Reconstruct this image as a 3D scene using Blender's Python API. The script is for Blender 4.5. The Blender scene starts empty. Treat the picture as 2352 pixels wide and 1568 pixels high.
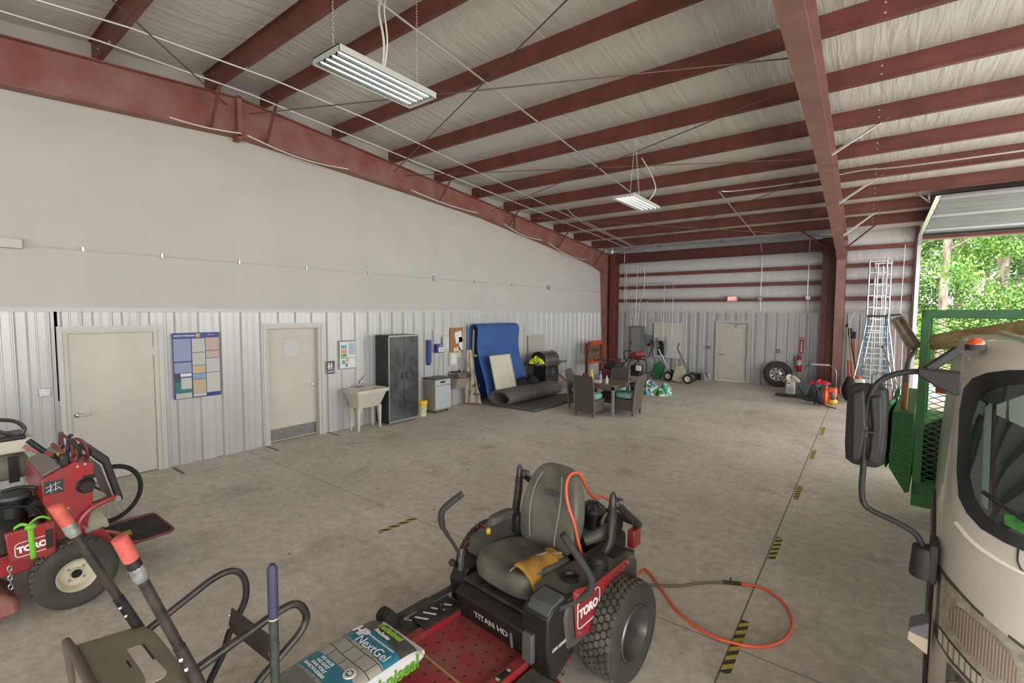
import bpy, bmesh, math, random
from mathutils import Vector, Matrix
random.seed(7)
C = bpy.context.scene.collection
PI = math.pi
# ---------------------------------------------------------------- camera
cam = bpy.data.objects.new('camera', bpy.data.cameras.new('camera')); C.objects.link(cam)
cam.data.sensor_width = 36.0; cam.data.lens = 16.45; cam.data.clip_end = 300
PITCH, YAW, ROLL = math.radians(3.629), math.radians(37.141), math.radians(0.371)
fw = Vector((-math.sin(YAW)*math.cos(PITCH), math.cos(YAW)*math.cos(PITCH), -math.sin(PITCH)))
rt = Vector((math.cos(YAW), math.sin(YAW), 0)); up = rt.cross(fw)
r2 = rt*math.cos(ROLL)+up*math.sin(ROLL); u2 = -rt*math.sin(ROLL)+up*math.cos(ROLL)
cam.matrix_world = Matrix(((r2.x,u2.x,-fw.x,8.607),(r2.y,u2.y,-fw.y,0.0),(r2.z,u2.z,-fw.z,2.4665),(0,0,0,1)))
bpy.context.scene.camera = cam
# ---------------------------------------------------------------- light
S = bpy.context.scene
S.view_settings.view_transform = 'Standard'; S.view_settings.look = 'None'
S.view_settings.exposure = 0.88; S.view_settings.gamma = 1.0; S.view_settings.use_curve_mapping = False
W = bpy.data.worlds.new('sky'); S.world = W; W.use_nodes = True
bg = W.node_tree.nodes['Background']
bg.inputs[0].default_value = (1.0, 0.988, 0.965, 1); bg.inputs[1].default_value = 3.0
sl = bpy.data.lights.new('sun', 'SUN'); sl.energy = 7.0; sl.angle = math.radians(2); sl.color = (1, 0.96, 0.88)
so = bpy.data.objects.new('sun', sl); C.objects.link(so)
so.rotation_euler = Vector((-0.35, 0.55, -1.15)).to_track_quat('-Z', 'Y').to_euler()

# ---------------------------------------------------------------- helpers
def lin(c):
    c = c/255.0
    return c/12.92 if c <= 0.04045 else ((c+0.055)/1.055)**2.4
_m = {}
def mat(name, rgb, rough=0.55, metal=0.0, var=0.0, scale=6.0, bump=0.0, bscale=None, dark=None, emit=0.0, stretch=None, alpha=None, coat=0.0, detail=4.0):
    if name in _m: return _m[name]
    m = bpy.data.materials.new(name); m.use_nodes = True; _m[name] = m
    nt = m.node_tree; b = nt.nodes['Principled BSDF']; L = nt.links
    col = (lin(rgb[0]), lin(rgb[1]), lin(rgb[2]), 1)
    b.inputs['Base Color'].default_value = col
    b.inputs['Roughness'].default_value = rough; b.inputs['Metallic'].default_value = metal
    if coat: b.inputs['Coat Weight'].default_value = coat
    if emit:
        b.inputs['Emission Color'].default_value = col; b.inputs['Emission Strength'].default_value = emit
    if alpha is not None:
        b.inputs['Alpha'].default_value = alpha
    if var or bump:
        tc = nt.nodes.new('ShaderNodeTexCoord'); mp = nt.nodes.new('ShaderNodeMapping')
        L.new(tc.outputs['Object'], mp.inputs[0])
        if stretch: mp.inputs['Scale'].default_value = stretch
    if var:
        n = nt.nodes.new('ShaderNodeTexNoise'); n.inputs['Scale'].default_value = scale; n.inputs['Detail'].default_value = detail
        L.new(mp.outputs[0], n.inputs[0])
        r = nt.nodes.new('ShaderNodeValToRGB'); r.color_ramp.elements[0].position = 0.32; r.color_ramp.elements[1].position = 0.68
        d = dark or tuple(x*(1-var) for x in rgb)
        r.color_ramp.elements[0].color = (lin(d[0]), lin(d[1]), lin(d[2]), 1); r.color_ramp.elements[1].color = col
        L.new(n.outputs[0], r.inputs[0]); L.new(r.outputs[0], b.inputs['Base Color'])
    if bump:
        n2 = nt.nodes.new('ShaderNodeTexNoise'); n2.inputs['Scale'].default_value = bscale or scale*4; n2.inputs['Detail'].default_value = 3
        L.new(mp.outputs[0], n2.inputs[0])
        bp = nt.nodes.new('ShaderNodeBump'); bp.inputs['Strength'].default_value = bump; bp.inputs['Distance'].default_value = 0.02
        L.new(n2.outputs[0], bp.inputs['Height']); L.new(bp.outputs[0], b.inputs['Normal'])
    return m

class MB:
    def __init__(s): s.v = []; s.f = []
    def add(s, vs, fs):
        n = len(s.v); s.v += [tuple(v) for v in vs]; s.f += [tuple(i+n for i in f) for f in fs]; return s
    def box(s, x0, x1, y0, y1, z0, z1, R=None, o=None):
        vs = [Vector((x, y, z)) for x in (x0, x1) for y in (y0, y1) for z in (z0, z1)]
        if R is not None:
            c = Vector(o) if o is not None else Vector(((x0+x1)/2, (y0+y1)/2, (z0+z1)/2))
            vs = [R @ (v-c)+c for v in vs]
        return s.add(vs, [(0,1,3,2),(4,6,7,5),(0,4,5,1),(2,3,7,6),(0,2,6,4),(1,5,7,3)])
    def bar(s, a, b, w, h, upv=(0,0,1)):
        a = Vector(a); b = Vector(b); d = (b-a).normalized(); u = Vector(upv)
        if abs(d.dot(u)) > 0.98: u = Vector((0,1,0))
        sd = d.cross(u).normalized(); u = sd.cross(d).normalized()
        vs = [p+sd*(i*w/2)+u*(j*h/2) for p in (a, b) for i, j in ((-1,-1),(1,-1),(1,1),(-1,1))]
        return s.add(vs, [(3,2,1,0),(4,5,6,7),(0,1,5,4),(1,2,6,5),(2,3,7,6),(3,0,4,7)])
    def cyl(s, a, b, r0, r1=None, n=16, caps=True):
        a = Vector(a); b = Vector(b); r1 = r0 if r1 is None else r1
        d = (b-a).normalized(); t = Vector((0,0,1)) if abs(d.z) < 0.9 else Vector((1,0,0))
        x = d.cross(t).normalized(); y = d.cross(x)
        vs = [p+(x*math.cos(2*PI*i/n)+y*math.sin(2*PI*i/n))*r for p, r in ((a, r0), (b, r1)) for i in range(n)]
        fs = [((i+1)%n, i, n+i, n+(i+1)%n) for i in range(n)]
        if caps: fs += [tuple(range(n)), tuple(range(2*n-1, n-1, -1))]
        return s.add(vs, fs)
    def tube(s, pts, r, n=8, closed=False, cr=0):
        P = [Vector(p) for p in pts]
        if cr:
            Q = []; m = len(P)
            rng = range(m) if closed else range(m-1)
            for i in rng:
                p0 = P[i-1] if (i > 0 or closed) else P[i]; p1 = P[i]; p2 = P[(i+1)%m]; p3 = P[(i+2)%m] if (i+2 < m or closed) else P[(i+1)%m]
                for k in range(cr):
                    t = k/cr
                    Q.append(0.5*((2*p1)+(p2-p0)*t+(2*p0-5*p1+4*p2-p3)*t*t+(3*p1-p0-3*p2+p3)*t*t*t))
            if not closed: Q.append(P[-1])
            P = Q
        m = len(P); rr = r if isinstance(r, (list, tuple)) else [r]*m
        if len(rr) != m: rr = [rr[min(len(rr)-1, int(i*len(rr)/m))] for i in range(m)]
        prev = None; vs = []
        for i, p in enumerate(P):
            if closed: d = P[(i+1)%m]-P[i-1]
            else: d = P[min(i+1, m-1)]-P[max(i-1, 0)]
            d = d.normalized() if d.length > 1e-9 else Vector((0,0,1))
            if prev is None:
                t = Vector((0,0,1)) if abs(d.z) < 0.9 else Vector((1,0,0)); x = d.cross(t).normalized()
            else:
                x = prev-d*prev.dot(d); x = x.normalized() if x.length > 1e-6 else d.orthogonal().normalized()
            prev = x; y = d.cross(x)
            vs += [p+(x*math.cos(2*PI*k/n)+y*math.sin(2*PI*k/n))*rr[i] for k in range(n)]
        fs = []
        for i in range(m if closed else m-1):
            j = (i+1)%m
            fs += [(i*n+k, i*n+(k+1)%n, j*n+(k+1)%n, j*n+k) for k in range(n)]
        if not closed: fs += [tuple(range(n-1, -1, -1)), tuple((m-1)*n+k for k in range(n))]
        return s.add(vs, fs)
    def prism(s, poly, ax, a, b):
        def P(u, v, t): return {'x': (t, u, v), 'y': (u, t, v), 'z': (u, v, t)}[ax]
        n = len(poly)
        vs = [P(u, v, a) for u, v in poly]+[P(u, v, b) for u, v in poly]
        return s.add(vs, [tuple(range(n-1, -1, -1)), tuple(range(n, 2*n))]+[(i, (i+1)%n, n+(i+1)%n, n+i) for i in range(n)])
    def lathe(s, prof, o=(0,0,0), ax='z', n=24):
        vs = []
        for r, h in prof:
            for k in range(n):
                a = 2*PI*k/n; c, q = r*math.cos(a), r*math.sin(a)
                p = {'z': (c, q, h), 'x': (h, c, q), 'y': (q, h, c)}[ax]
                vs.append((p[0]+o[0], p[1]+o[1], p[2]+o[2]))
        m = len(prof)
        fs = [(i*n+k, i*n+(k+1)%n, (i+1)*n+(k+1)%n, (i+1)*n+k) for i in range(m-1) for k in range(n)]
        return s.add(vs, fs)
    def grid(s, fn, nu, nv):
        vs = [fn(i/nu, j/nv) for i in range(nu+1) for j in range(nv+1)]
        return s.add(vs, [(i*(nv+1)+j, (i+1)*(nv+1)+j, (i+1)*(nv+1)+j+1, i*(nv+1)+j+1) for i in range(nu) for j in range(nv)])
    def loft(s, rings, caps=True, closed=True):
        n = len(rings[0]); vs = [p for r in rings for p in r]; k0 = n if closed else n-1
        fs = [(i*n+k, i*n+(k+1)%n, (i+1)*n+(k+1)%n, (i+1)*n+k) for i in range(len(rings)-1) for k in range(k0)]
        if caps: fs += [tuple(range(n-1, -1, -1)), tuple((len(rings)-1)*n+k for k in range(n))]
        return s.add(vs, fs)
    def ball(s, c, rx, ry=None, rz=None, nu=14, nv=9):
        ry = ry or rx; rz = rz or rx
        return s.grid(lambda u, v: (c[0]+rx*math.cos(2*PI*u)*math.sin(PI*v), c[1]+ry*math.sin(2*PI*u)*math.sin(PI*v), c[2]+rz*math.cos(PI*v)), nu, nv)
    def build(s, name, m, parent=None, bevel=0, smooth=True, sub=0, solid=0, ang=38, mx=None, seg=2):
        me = bpy.data.meshes.new(name); me.from_pydata(s.v, [], s.f)
        bm = bmesh.new(); bm.from_mesh(me); bmesh.ops.remove_doubles(bm, verts=bm.verts, dist=1e-5)
        bmesh.ops.recalc_face_normals(bm, faces=bm.faces)
        bm.to_mesh(me); bm.free()
        if smooth:
            me.polygons.foreach_set('use_smooth', [True]*len(me.polygons))
            me.set_sharp_from_angle(angle=math.radians(ang))
        me.materials.append(m)
        o = bpy.data.objects.new(name, me); C.objects.link(o)
        if parent: o.parent = parent
        if mx is not None: o.matrix_local = mx
        if solid:
            md = o.modifiers.new('solid', 'SOLIDIFY'); md.thickness = solid; md.offset = 0
        if bevel:
            md = o.modifiers.new('bevel', 'BEVEL'); md.width = bevel; md.segments = seg; md.limit_method = 'ANGLE'; md.angle_limit = math.radians(35)
        if sub:
            md = o.modifiers.new('sub', 'SUBSURF'); md.levels = sub; md.render_levels = sub
        return o
def tag(o, label=None, cat=None, group=None, kind=None):
    if label: o['label'] = label
    if cat: o['category'] = cat
    if group: o['group'] = group
    if kind: o['kind'] = kind
    return o
def thing(name, label, cat, loc=(0,0,0), rz=0, group=None):
    o = bpy.data.objects.new(name, None); C.objects.link(o); o.empty_display_size = 0.1
    o.location = loc; o.rotation_euler = (0, 0, rz)
    return tag(o, label, cat, group)
def dup(root, loc, rz, label=None, group=None):
    r = root.copy(); C.objects.link(r); r.location = loc
    if rz is not None: r.rotation_euler = (0, 0, rz)
    if label: r['label'] = label
    if group: r['group'] = group
    for ch in list(root.children):
        c = ch.copy(); C.objects.link(c); c.parent = r
        for g in list(ch.children):
            d = g.copy(); C.objects.link(d); d.parent = c
    return r
def struct(o, label, cat): return tag(o, label, cat, kind='structure')
def fr(o, xa, ya):
    x = Vector(xa).normalized(); y = Vector(ya); z = x.cross(y).normalized(); y = z.cross(x)
    return Matrix(((x.x,y.x,z.x,o[0]),(x.y,y.y,z.y,o[1]),(x.z,y.z,z.z,o[2]),(0,0,0,1)))
def text(name, s, size, o, xa, ya, m, parent, ext=0.0008, bold=0.0, align='CENTER', sx=1.0, shear=0.0):
    cu = bpy.data.curves.new(name, 'FONT'); cu.body = s; cu.size = size; cu.extrude = ext; cu.offset = bold
    cu.align_x = align; cu.align_y = 'CENTER'; cu.resolution_u = 3; cu.shear = shear
    t = bpy.data.objects.new(name, cu); C.objects.link(t); bpy.context.view_layer.update()
    me = bpy.data.meshes.new_from_object(t.evaluated_get(bpy.context.evaluated_depsgraph_get()))
    bpy.data.objects.remove(t); me.materials.clear(); me.materials.append(m)
    ob = bpy.data.objects.new(name, me); C.objects.link(ob); ob.parent = parent
    ob.matrix_local = fr(o, xa, ya) @ Matrix.Diagonal((sx, 1, 1, 1))
    return ob
def roundrect(w, h, r, n=5):
    P = []
    for cx, cy, a0 in ((w/2-r, h/2-r, 0), (-w/2+r, h/2-r, 90), (-w/2+r, -h/2+r, 180), (w/2-r, -h/2+r, 270)):
        for k in range(n+1):
            a = math.radians(a0+90*k/n); P.append((cx+r*math.cos(a), cy+r*math.sin(a)))
    return P
def stripes(name, c1, c2, scale, ax='X', thr=0.5, rough=0.6, diag=0.0, noise=0.0):
    """two-tone stripes printed on a surface, along object coordinates"""
    if name in _m: return _m[name]
    m = bpy.data.materials.new(name); m.use_nodes = True; _m[name] = m
    nt = m.node_tree; b = nt.nodes['Principled BSDF']; L = nt.links; b.inputs['Roughness'].default_value = rough
    tc = nt.nodes.new('ShaderNodeTexCoord'); sp = nt.nodes.new('ShaderNodeSeparateXYZ'); L.new(tc.outputs['Object'], sp.inputs[0])
    def mth(op, a, b_):
        n = nt.nodes.new('ShaderNodeMath'); n.operation = op
        for i, q in ((0, a), (1, b_)):
            if isinstance(q, (int, float)): n.inputs[i].default_value = q
            elif q is not None: L.new(q, n.inputs[i])
        return n.outputs[0]
    main = sp.outputs[ax]; oth = sp.outputs['Y' if ax != 'Y' else 'X'] if diag else None
    v = mth('MULTIPLY', main, scale)
    if diag: v = mth('ADD', v, mth('MULTIPLY', oth, scale*diag))
    if noise:
        nz = nt.nodes.new('ShaderNodeTexNoise'); nz.inputs['Scale'].default_value = 30; L.new(tc.outputs['Object'], nz.inputs[0])
        v = mth('ADD', v, mth('MULTIPLY', nz.outputs[0], noise))
    v = mth('FRACT', v, None); v = mth('GREATER_THAN', v, thr)
    mx = nt.nodes.new('ShaderNodeMix'); mx.data_type = 'RGBA'; L.new(v, mx.inputs[0])
    mx.inputs[6].default_value = (lin(c1[0]), lin(c1[1]), lin(c1[2]), 1); mx.inputs[7].default_value = (lin(c2[0]), lin(c2[1]), lin(c2[2]), 1)
    L.new(mx.outputs[2], b.inputs['Base Color']); return m
# ---------------------------------------------------------------- materials
RED = mat('primer_red_steel', (122,68,60), 0.5, var=0.18, scale=3, bump=0.05, bscale=30)
RED2 = mat('primer_red_stained', (134,76,68), 0.55, var=0.3, scale=2.2, dark=(150,110,102), bump=0.05, bscale=25, detail=8)
DRY = mat('drywall_paint', (190,188,183), 0.85, var=0.03, scale=1.2, bump=0.04, bscale=60)
PANEL = mat('white_metal_panel', (190,191,190), 0.28, 0.14, var=0.05, scale=2, stretch=(1,1,0.2))
TRIM = mat('white_metal_trim', (190,190,188), 0.4)
DOORP = mat('door_paint', (194,192,182), 0.5, var=0.05, scale=2.5)
DOORD = mat('dirty_door_paint', (200,197,187), 0.55, var=0.1, scale=5, dark=(190,186,175))
STEEL = mat('galvanised_steel', (190,192,194), 0.32, 0.85, var=0.1, scale=20)
CHROME = mat('chrome', (215,215,218), 0.15, 1.0)
ALU = mat('aluminium', (205,208,212), 0.28, 0.9)
BLK = mat('black_plastic', (34,34,34), 0.45, var=0.15, scale=10)
BLKP = mat('black_painted_steel', (30,30,31), 0.35, var=0.5, scale=14, dark=(70,64,58), detail=7)
RUB = mat('rubber', (48,46,43), 0.8, var=0.25, scale=12, bump=0.1, bscale=60)
GREY = mat('grey_paint', (125,127,127), 0.5)
WHT = mat('white_plastic', (222,220,212), 0.45)
PAPER = mat('paper', (222,221,216), 0.7)
PRINT = stripes('printed_lines', (224,223,219), (120,120,122), 90, 'Z', 0.62, noise=0.7)
MRED = mat('mower_red_paint', (162,30,40), 0.35, var=0.25, scale=9, dark=(128,62,58), detail=8, coat=0.2)
MREDD = mat('dusty_red_paint', (158,38,44), 0.55, var=0.35, scale=5, dark=(132,84,76), bump=0.1, bscale=40, detail=8)
# ================================================================= SETTING
XR, YN, YB = 16.0, -12.0, 18.19          # right edge, near edge, back wall
def zr(y): return 5.96-0.0833*abs(y-3.6)   # underside of the purlins
def floor_mat():
    m = bpy.data.materials.new('concrete_floor'); m.use_nodes = True; nt = m.node_tree; L = nt.links
    b = nt.nodes['Principled BSDF']; b.inputs['Roughness'].default_value = 0.62
    tc = nt.nodes.new('ShaderNodeTexCoord'); co = tc.outputs['Object']
    def N(sc, det=4, rough=0.5, src=co):
        n = nt.nodes.new('ShaderNodeTexNoise'); n.inputs['Scale'].default_value = sc; n.inputs['Detail'].default_value = det; n.inputs['Roughness'].default_value = rough
        L.new(src, n.inputs[0]); return n.outputs[0]
    def ramp(v, p0, c0, p1, c1):
        r = nt.nodes.new('ShaderNodeValToRGB'); e = r.color_ramp.elements
        e[0].position = p0; e[1].position = p1; e[0].color = (*c0, 1); e[1].color = (*c1, 1); L.new(v, r.inputs[0]); return r.outputs[0]
    def mix(f, a, c, mode='MIX'):
        n = nt.nodes.new('ShaderNodeMix'); n.data_type = 'RGBA'; n.blend_type = mode
        if isinstance(f, float): n.inputs[0].default_value = f
        else: L.new(f, n.inputs[0])
        for i, q in ((6, a), (7, c)):
            if isinstance(q, tuple): n.inputs[i].default_value = q
            else: L.new(q, n.inputs[i])
        return n.outputs[2]
    def M(op, a, b_=None):
        n = nt.nodes.new('ShaderNodeMath'); n.operation = op
        for i, q in ((0, a), (1, b_)):
            if isinstance(q, (int, float)): n.inputs[i].default_value = q
            elif q is not None: L.new(q, n.inputs[i])
        return n.outputs[0]
    c1 = ramp(N(0.45, 5, 0.6), 0.35, (0.57,0.53,0.46), 0.65, (0.76,0.71,0.625))
    c2 = ramp(N(9, 10, 0.8), 0.32, (0.52,0.50,0.47), 0.60, (1,1,1))
    base = mix(0.75, c1, c2, 'MULTIPLY')
    st = ramp(N(1.3, 9, 0.68), 0.30, (0.50,0.48,0.45), 0.46, (1,1,1))
    base = mix(0.7, base, st, 'MULTIPLY')
    sp = ramp(N(55, 3, 0.7), 0.24, (0.35,0.33,0.3), 0.33, (1,1,1))
    base = mix(0.6, base, sp, 'MULTIPLY')
    lt = ramp(N(70, 2, 0.6), 0.7, (0,0,0), 0.76, (0.10,0.10,0.095))
    base = mix(0.8, base, lt, 'ADD')
    s = nt.nodes.new('ShaderNodeSeparateXYZ'); L.new(co, s.inputs[0]); X, Y = s.outputs[0], s.outputs[1]
    # saw-cut joints
    jy = M('LESS_THAN', M('ABSOLUTE', M('SUBTRACT', M('FRACT', M('DIVIDE', M('ADD', Y, 1.83), 3.645)), 0.5)), 0.0011)
    jx = M('LESS_THAN', M('ABSOLUTE', M('SUBTRACT', X, 7.9)), 0.006)
    j = M('MULTIPLY', M('MAXIMUM', jy, jx), 0.85)
    base = mix(j, base, (0.05,0.045,0.04,1))
    L.new(base, b.inputs['Base Color'])
    bp = nt.nodes.new('ShaderNodeBump'); bp.inputs['Strength'].default_value = 0.12; bp.inputs['Distance'].default_value = 0.01
    L.new(N(40, 4, 0.7), bp.inputs['Height']); L.new(bp.outputs[0], b.inputs['Normal'])
    rr = ramp(N(2.0, 3, 0.5), 0.3, (0.5,)*3, 0.7, (0.68,)*3); L.new(rr, b.inputs['Roughness'])
    return m
FLOOR = floor_mat()
struct(MB().box(-0.4, XR, YN, YB+0.1, -0.15, 0).build('floor', FLOOR, smooth=False), 'grey-brown worn concrete shop floor with saw-cut joints', 'floor')
APR = mat('apron_concrete', (176,172,164), 0.8, var=0.1, scale=2)
struct(MB().box(-0.1, 30, YB+0.1, YB+9, -0.17, -0.02).box(XR, 34, YN-14, YB+9, -0.17, -0.02).box(-0.1, XR, YN-14, YN, -0.17, -0.02).build('trim_8', APR, smooth=False), 'pale concrete apron outside the open doors', 'pavement')
# corrugated liner panels -------------------------------------------------
def rib_profile(a0, a1, first, pitch=0.3233):
    P = []; k = math.floor((a0-first)/pitch)-1
    while first+k*pitch < a1+pitch:
        c = first+k*pitch
        for d, h in ((-0.064,0),(-0.044,-0.04),(0.044,-0.04),(0.064,0),(0.125,0),(0.131,0.006),(0.143,0.006),(0.149,0),(0.222,0),(0.228,0.006),(0.24,0.006),(0.246,0)):
            P.append((c+d, h))
        k += 1
    return [p for p in P if a0 < p[0] < a1]
def corrugated(name, wall, a0, a1, first, holes, ztop):
    P = rib_profile(a0, a1, first); cuts = [a0, a1]+[h for H in holes for h in H[:2]]
    def hgt(a):
        for (u, h), (w, g) in zip(P, P[1:]):
            if u <= a <= w: return h+(g-h)*(a-u)/(w-u+1e-9)
        return 0
    P = sorted(P+[(c, hgt(c)) for c in cuts]); mb = MB()
    for (u, h), (w, g) in zip(P, P[1:]):
        if w-u < 1e-6: continue
        mid = (u+w)/2; z0 = 0.0
        for H in holes:
            if H[0] < mid < H[1]: z0 = H[2]
        if wall == 'x': q = [(h,u,z0),(g,w,z0),(g,w,ztop),(h,u,ztop)]
        else: q = [(u,YB-h,z0),(w,YB-g,z0),(w,YB-g,ztop),(u,YB-h,ztop)]
        mb.add(q, [(0,1,2,3)])
    return mb.build(name, PANEL, ang=20)
wl = corrugated('wall_left', 'x', YN, YB, 0.975, [(1.32,2.47,2.23),(3.98,5.13,2.23)], 2.45)
struct(wl, 'white ribbed metal liner panel along the left wall', 'wall')
wu = MB(); poly = [(YN,2.47),(YB,2.47),(YB,zr(YB)+0.28),(3.6,6.24),(YN,zr(YN)+0.28)]
wu.prism(poly, 'x', -0.12, 0.012); upper = wu.build('wall_left_upper', DRY, smooth=False)
struct(upper, 'smooth off-white upper wall above the ribbed panel on the left', 'wall')
struct(MB().box(-0.005,0.03,YN,YB,2.43,2.49).build('trim_1', TRIM, smooth=False), 'narrow white metal trim between ribbed panel and smooth wall', 'trim')
BL = 0.25
wb = corrugated('wall_back', 'y', 0.1, 9.62, 0.62, [(4.20,5.40,2.2)], 2.49)
struct(wb, 'white ribbed metal liner panel along the back wall', 'wall')
struct(MB().box(0.1,9.62,YB-0.02,YB+0.02,2.47,2.51).build('trim_2', TRIM, smooth=False), 'thin white cap on the back wall ribbed panel', 'trim')
# vinyl-faced insulation: pillows between girts ----------------------------
def insul_mat(name, stretch, tint=(205,206,206), ro=0.28):
    m = bpy.data.materials.new(name); m.use_nodes = True; nt = m.node_tree; L = nt.links; b = nt.nodes['Principled BSDF']
    b.inputs['Base Color'].default_value = (lin(tint[0]), lin(tint[1]), lin(tint[2]), 1); b.inputs['Roughness'].default_value = ro
    tc = nt.nodes.new('ShaderNodeTexCoord'); mp = nt.nodes.new('ShaderNodeMapping'); mp.inputs['Scale'].default_value = stretch
    L.new(tc.outputs['Object'], mp.inputs[0]); n = nt.nodes.new('ShaderNodeTexNoise'); n.inputs['Scale'].default_value = 1; n.inputs['Detail'].default_value = 5
    n.inputs['Distortion'].default_value = 0.4
    L.new(mp.outputs[0], n.inputs[0]); bp = nt.nodes.new('ShaderNodeBump'); bp.inputs['Strength'].default_value = 0.55; bp.inputs['Distance'].default_value = 0.05
    L.new(n.outputs[0], bp.inputs['Height']); L.new(bp.outputs[0], b.inputs['Normal']); return m
INSW = insul_mat('wall_insulation_facing', (7, 7, 1.1))
INSC = insul_mat('roof_insulation_facing', (9, 1.0, 1.0), (212,212,208), 0.3)
zs = [2.50, 2.92, 3.44, 3.94, 4.46, 5.05]
ins = MB()
for (xa, xb) in ((0.1, 9.62),):
    for z0, z1 in zip(zs, zs[1:]):
        ins.grid(lambda u, v: (xa+(xb-xa)*u, YB-0.02-0.07*math.sin(PI*v)**0.6, z0+(z1-z0)*v), 24, 8)
struct(ins.build('wall_back_insulation', INSW, ang=50), 'shiny white vinyl insulation between the back wall girts', 'insulation')
struct(MB().box(-0.1,9.64,YB+0.13,YB+0.18,0,5.06).box(9.6,XR,YB+0.13,YB+0.18,4.62,5.06).box(13.9,XR,YB+0.13,YB+0.18,0,4.62).build('wall_back_outer', PANEL, smooth=False), 'outer metal sheeting of the back wall beside the open door', 'wall')
# ceiling
ce = MB(); PY = [3.6-0.43-1.372*k for k in range(11)][::-1]+[3.6+0.43+1.372*k for k in range(10)]
PY = [y for y in PY if y > YN+0.2]
edges = [YN]+PY+[YB+0.1]
for y0, y1 in zip(edges, edges[1:]):
    def f(u, v, y0=y0, y1=y1):
        y = y0+(y1-y0)*v; return (-0.05+(XR+0.05)*u, y, zr(y)+0.285-0.045*math.sin(PI*v))
    ce.grid(f, 16, 8)
struct(ce.build('ceiling', INSC, ang=60), 'white vinyl-faced roof insulation above the red purlins', 'ceiling')
struct(MB().prism([(YN-0.4,zr(YN-0.4)+0.31),(3.6,6.28),(YB+0.5,zr(YB+0.5)+0.31),(YB+0.5,zr(YB+0.5)+0.36),(3.6,6.33),(YN-0.4,zr(YN-0.4)+0.36)],'x',-0.4,XR+0.3).build('ceiling_roof', PANEL, smooth=False), 'metal roof sheeting over the insulation', 'roof')
# purlins -------------------------------------------------------------------
ordn = ['first','second','third','fourth','fifth','sixth','seventh','eighth','ninth','tenth','eleventh']
far = [y for y in PY if y > 3.6]; near = [y for y in PY if y < 3.6][::-1]
HOLE = mat('daylight_bolt', (225,225,230), 0.4)
def purlin(y, side, idx):
    s = 1 if side == 'far' else -1; z = zr(y)
    mb = MB()
    mb.box(0.0, XR, y-0.002, y+0.002, z, z+0.28)
    mb.box(0.0, XR, min(y, y-s*0.062), max(y, y-s*0.062), z, z+0.004)
    mb.box(0.0, XR, min(y, y+s*0.062), max(y, y+s*0.062), z+0.278, z+0.282)
    mb.box(0.0, XR, y-s*0.062-0.002, y-s*0.062+0.002, z, z+0.02)
    where = 'toward the back wall' if side == 'far' else 'toward the camera side'
    if idx == len(far)-1 and side == 'far': lab = 'dark red steel roof purlin closest to the back wall'
    else: lab = 'dark red steel roof purlin, %s from the ridge %s' % (ordn[idx], where)
    o = tag(mb.build('roof_purlin', RED, smooth=False), lab, 'purlin', 'red roof purlins')
    for xx in (0.35, 8.62):
        for zz in (0.09, 0.2): MB().cyl((xx, y-0.002, z+zz), (xx, y-0.012, z+zz), 0.013, n=8).build('bolt', ALU, o)
for i, y in enumerate(far): purlin(y, 'far', i)
for i, y in enumerate(near): purlin(y, 'near', i)
RW = mat('near_block_liner', (190,190,188), 0.5)
struct(MB().box(0, 6.0, YN-0.1, YN, 0, 4.9).build('wall_near_block', RW, smooth=False), 'unseen white wall added at the camera end to hold back light', 'wall')  # unseen wall, added and sized to limit light from the near side
# main frames -----------------------------------------------------------------
def frame(xc, name, lab, m, fl=0.11):
    t = thing(name, lab, 'beam', (xc, 0, 0))
    ys = [YN, 0.9, 3.6, 7.5, 9.8, 12.8, 16.2, 17.15]; zb = [4.2, 5.16, 5.345, 5.16, 5.03, 4.70, 4.30, 4.08]
    top = [(y, zr(y)-0.005) for y in (YN, 3.6, 18.05)]
    poly = [(y, z) for y, z in zip(ys, zb)]+[(18.05, 4.08), (18.05, zr(18.05)-0.005), (3.6, 5.95), (YN, zr(YN)-0.005)]
    MB().prism(poly, 'x', -0.006, 0.006).build('beam_web', m, t, smooth=False)
    b = MB()
    for (y0, z0), (y1, z1) in zip(zip(ys, zb), zip(ys[1:], zb[1:])): b.bar((0, y0, z0), (0, y1, z1), 2*fl, 0.014)
    b.build('bottom_flange', m, t, smooth=False)
    b = MB()
    for (y0, z0), (y1, z1) in zip(top, top[1:]): b.bar((0, y0, z0), (0, y1, z1), 2*fl, 0.012)
    b.build('top_flange', m, t, smooth=False)
    MB().box(-fl, fl, 3.565, 3.635, 5.27, 5.98).build('splice_plate', m, t, smooth=False)
    MB().box(-fl, fl, 11.2, 11.23, 4.88, 5.34).build('splice_plate', m, t, smooth=False)
    c = MB().prism([(17.15, 4.08), (17.55, 0.02), (18.05, 0.02), (18.05, 4.08)], 'x', -0.006, 0.006)
    c.build('column_web', m, t, smooth=False)
    d = MB(); d.prism([(17.14, 4.08), (17.155, 4.08), (17.565, 0.0), (17.55, 0.0)], 'x', -fl, fl); d.box(-fl, fl, 18.03, 18.045, 0, zr(18.05)-0.02)
    d.build('column_flange', m, t, smooth=False)
    MB().box(-fl, fl, 17.15, 18.04, 4.07, 4.085).build('stiffener_plate', m, t, smooth=False)
    MB().box(-fl, fl, 17.5, 18.1, 0, 0.02).build('base_plate', m, t, smooth=False)
    return t
F1 = frame(0.125, 'steel_frame', 'long stained red steel frame beam running up the left wall to the ridge', RED2, 0.1)
PINK = mat('daylit_primer', (152,112,106), 0.5, var=0.15, scale=3)  # same red primer, paled in its colour to paint in the daylight
F2 = frame(7.92, 'steel_frame', 'pale red steel frame beam and column overhead at right of the shop', PINK, 0.115)
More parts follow.
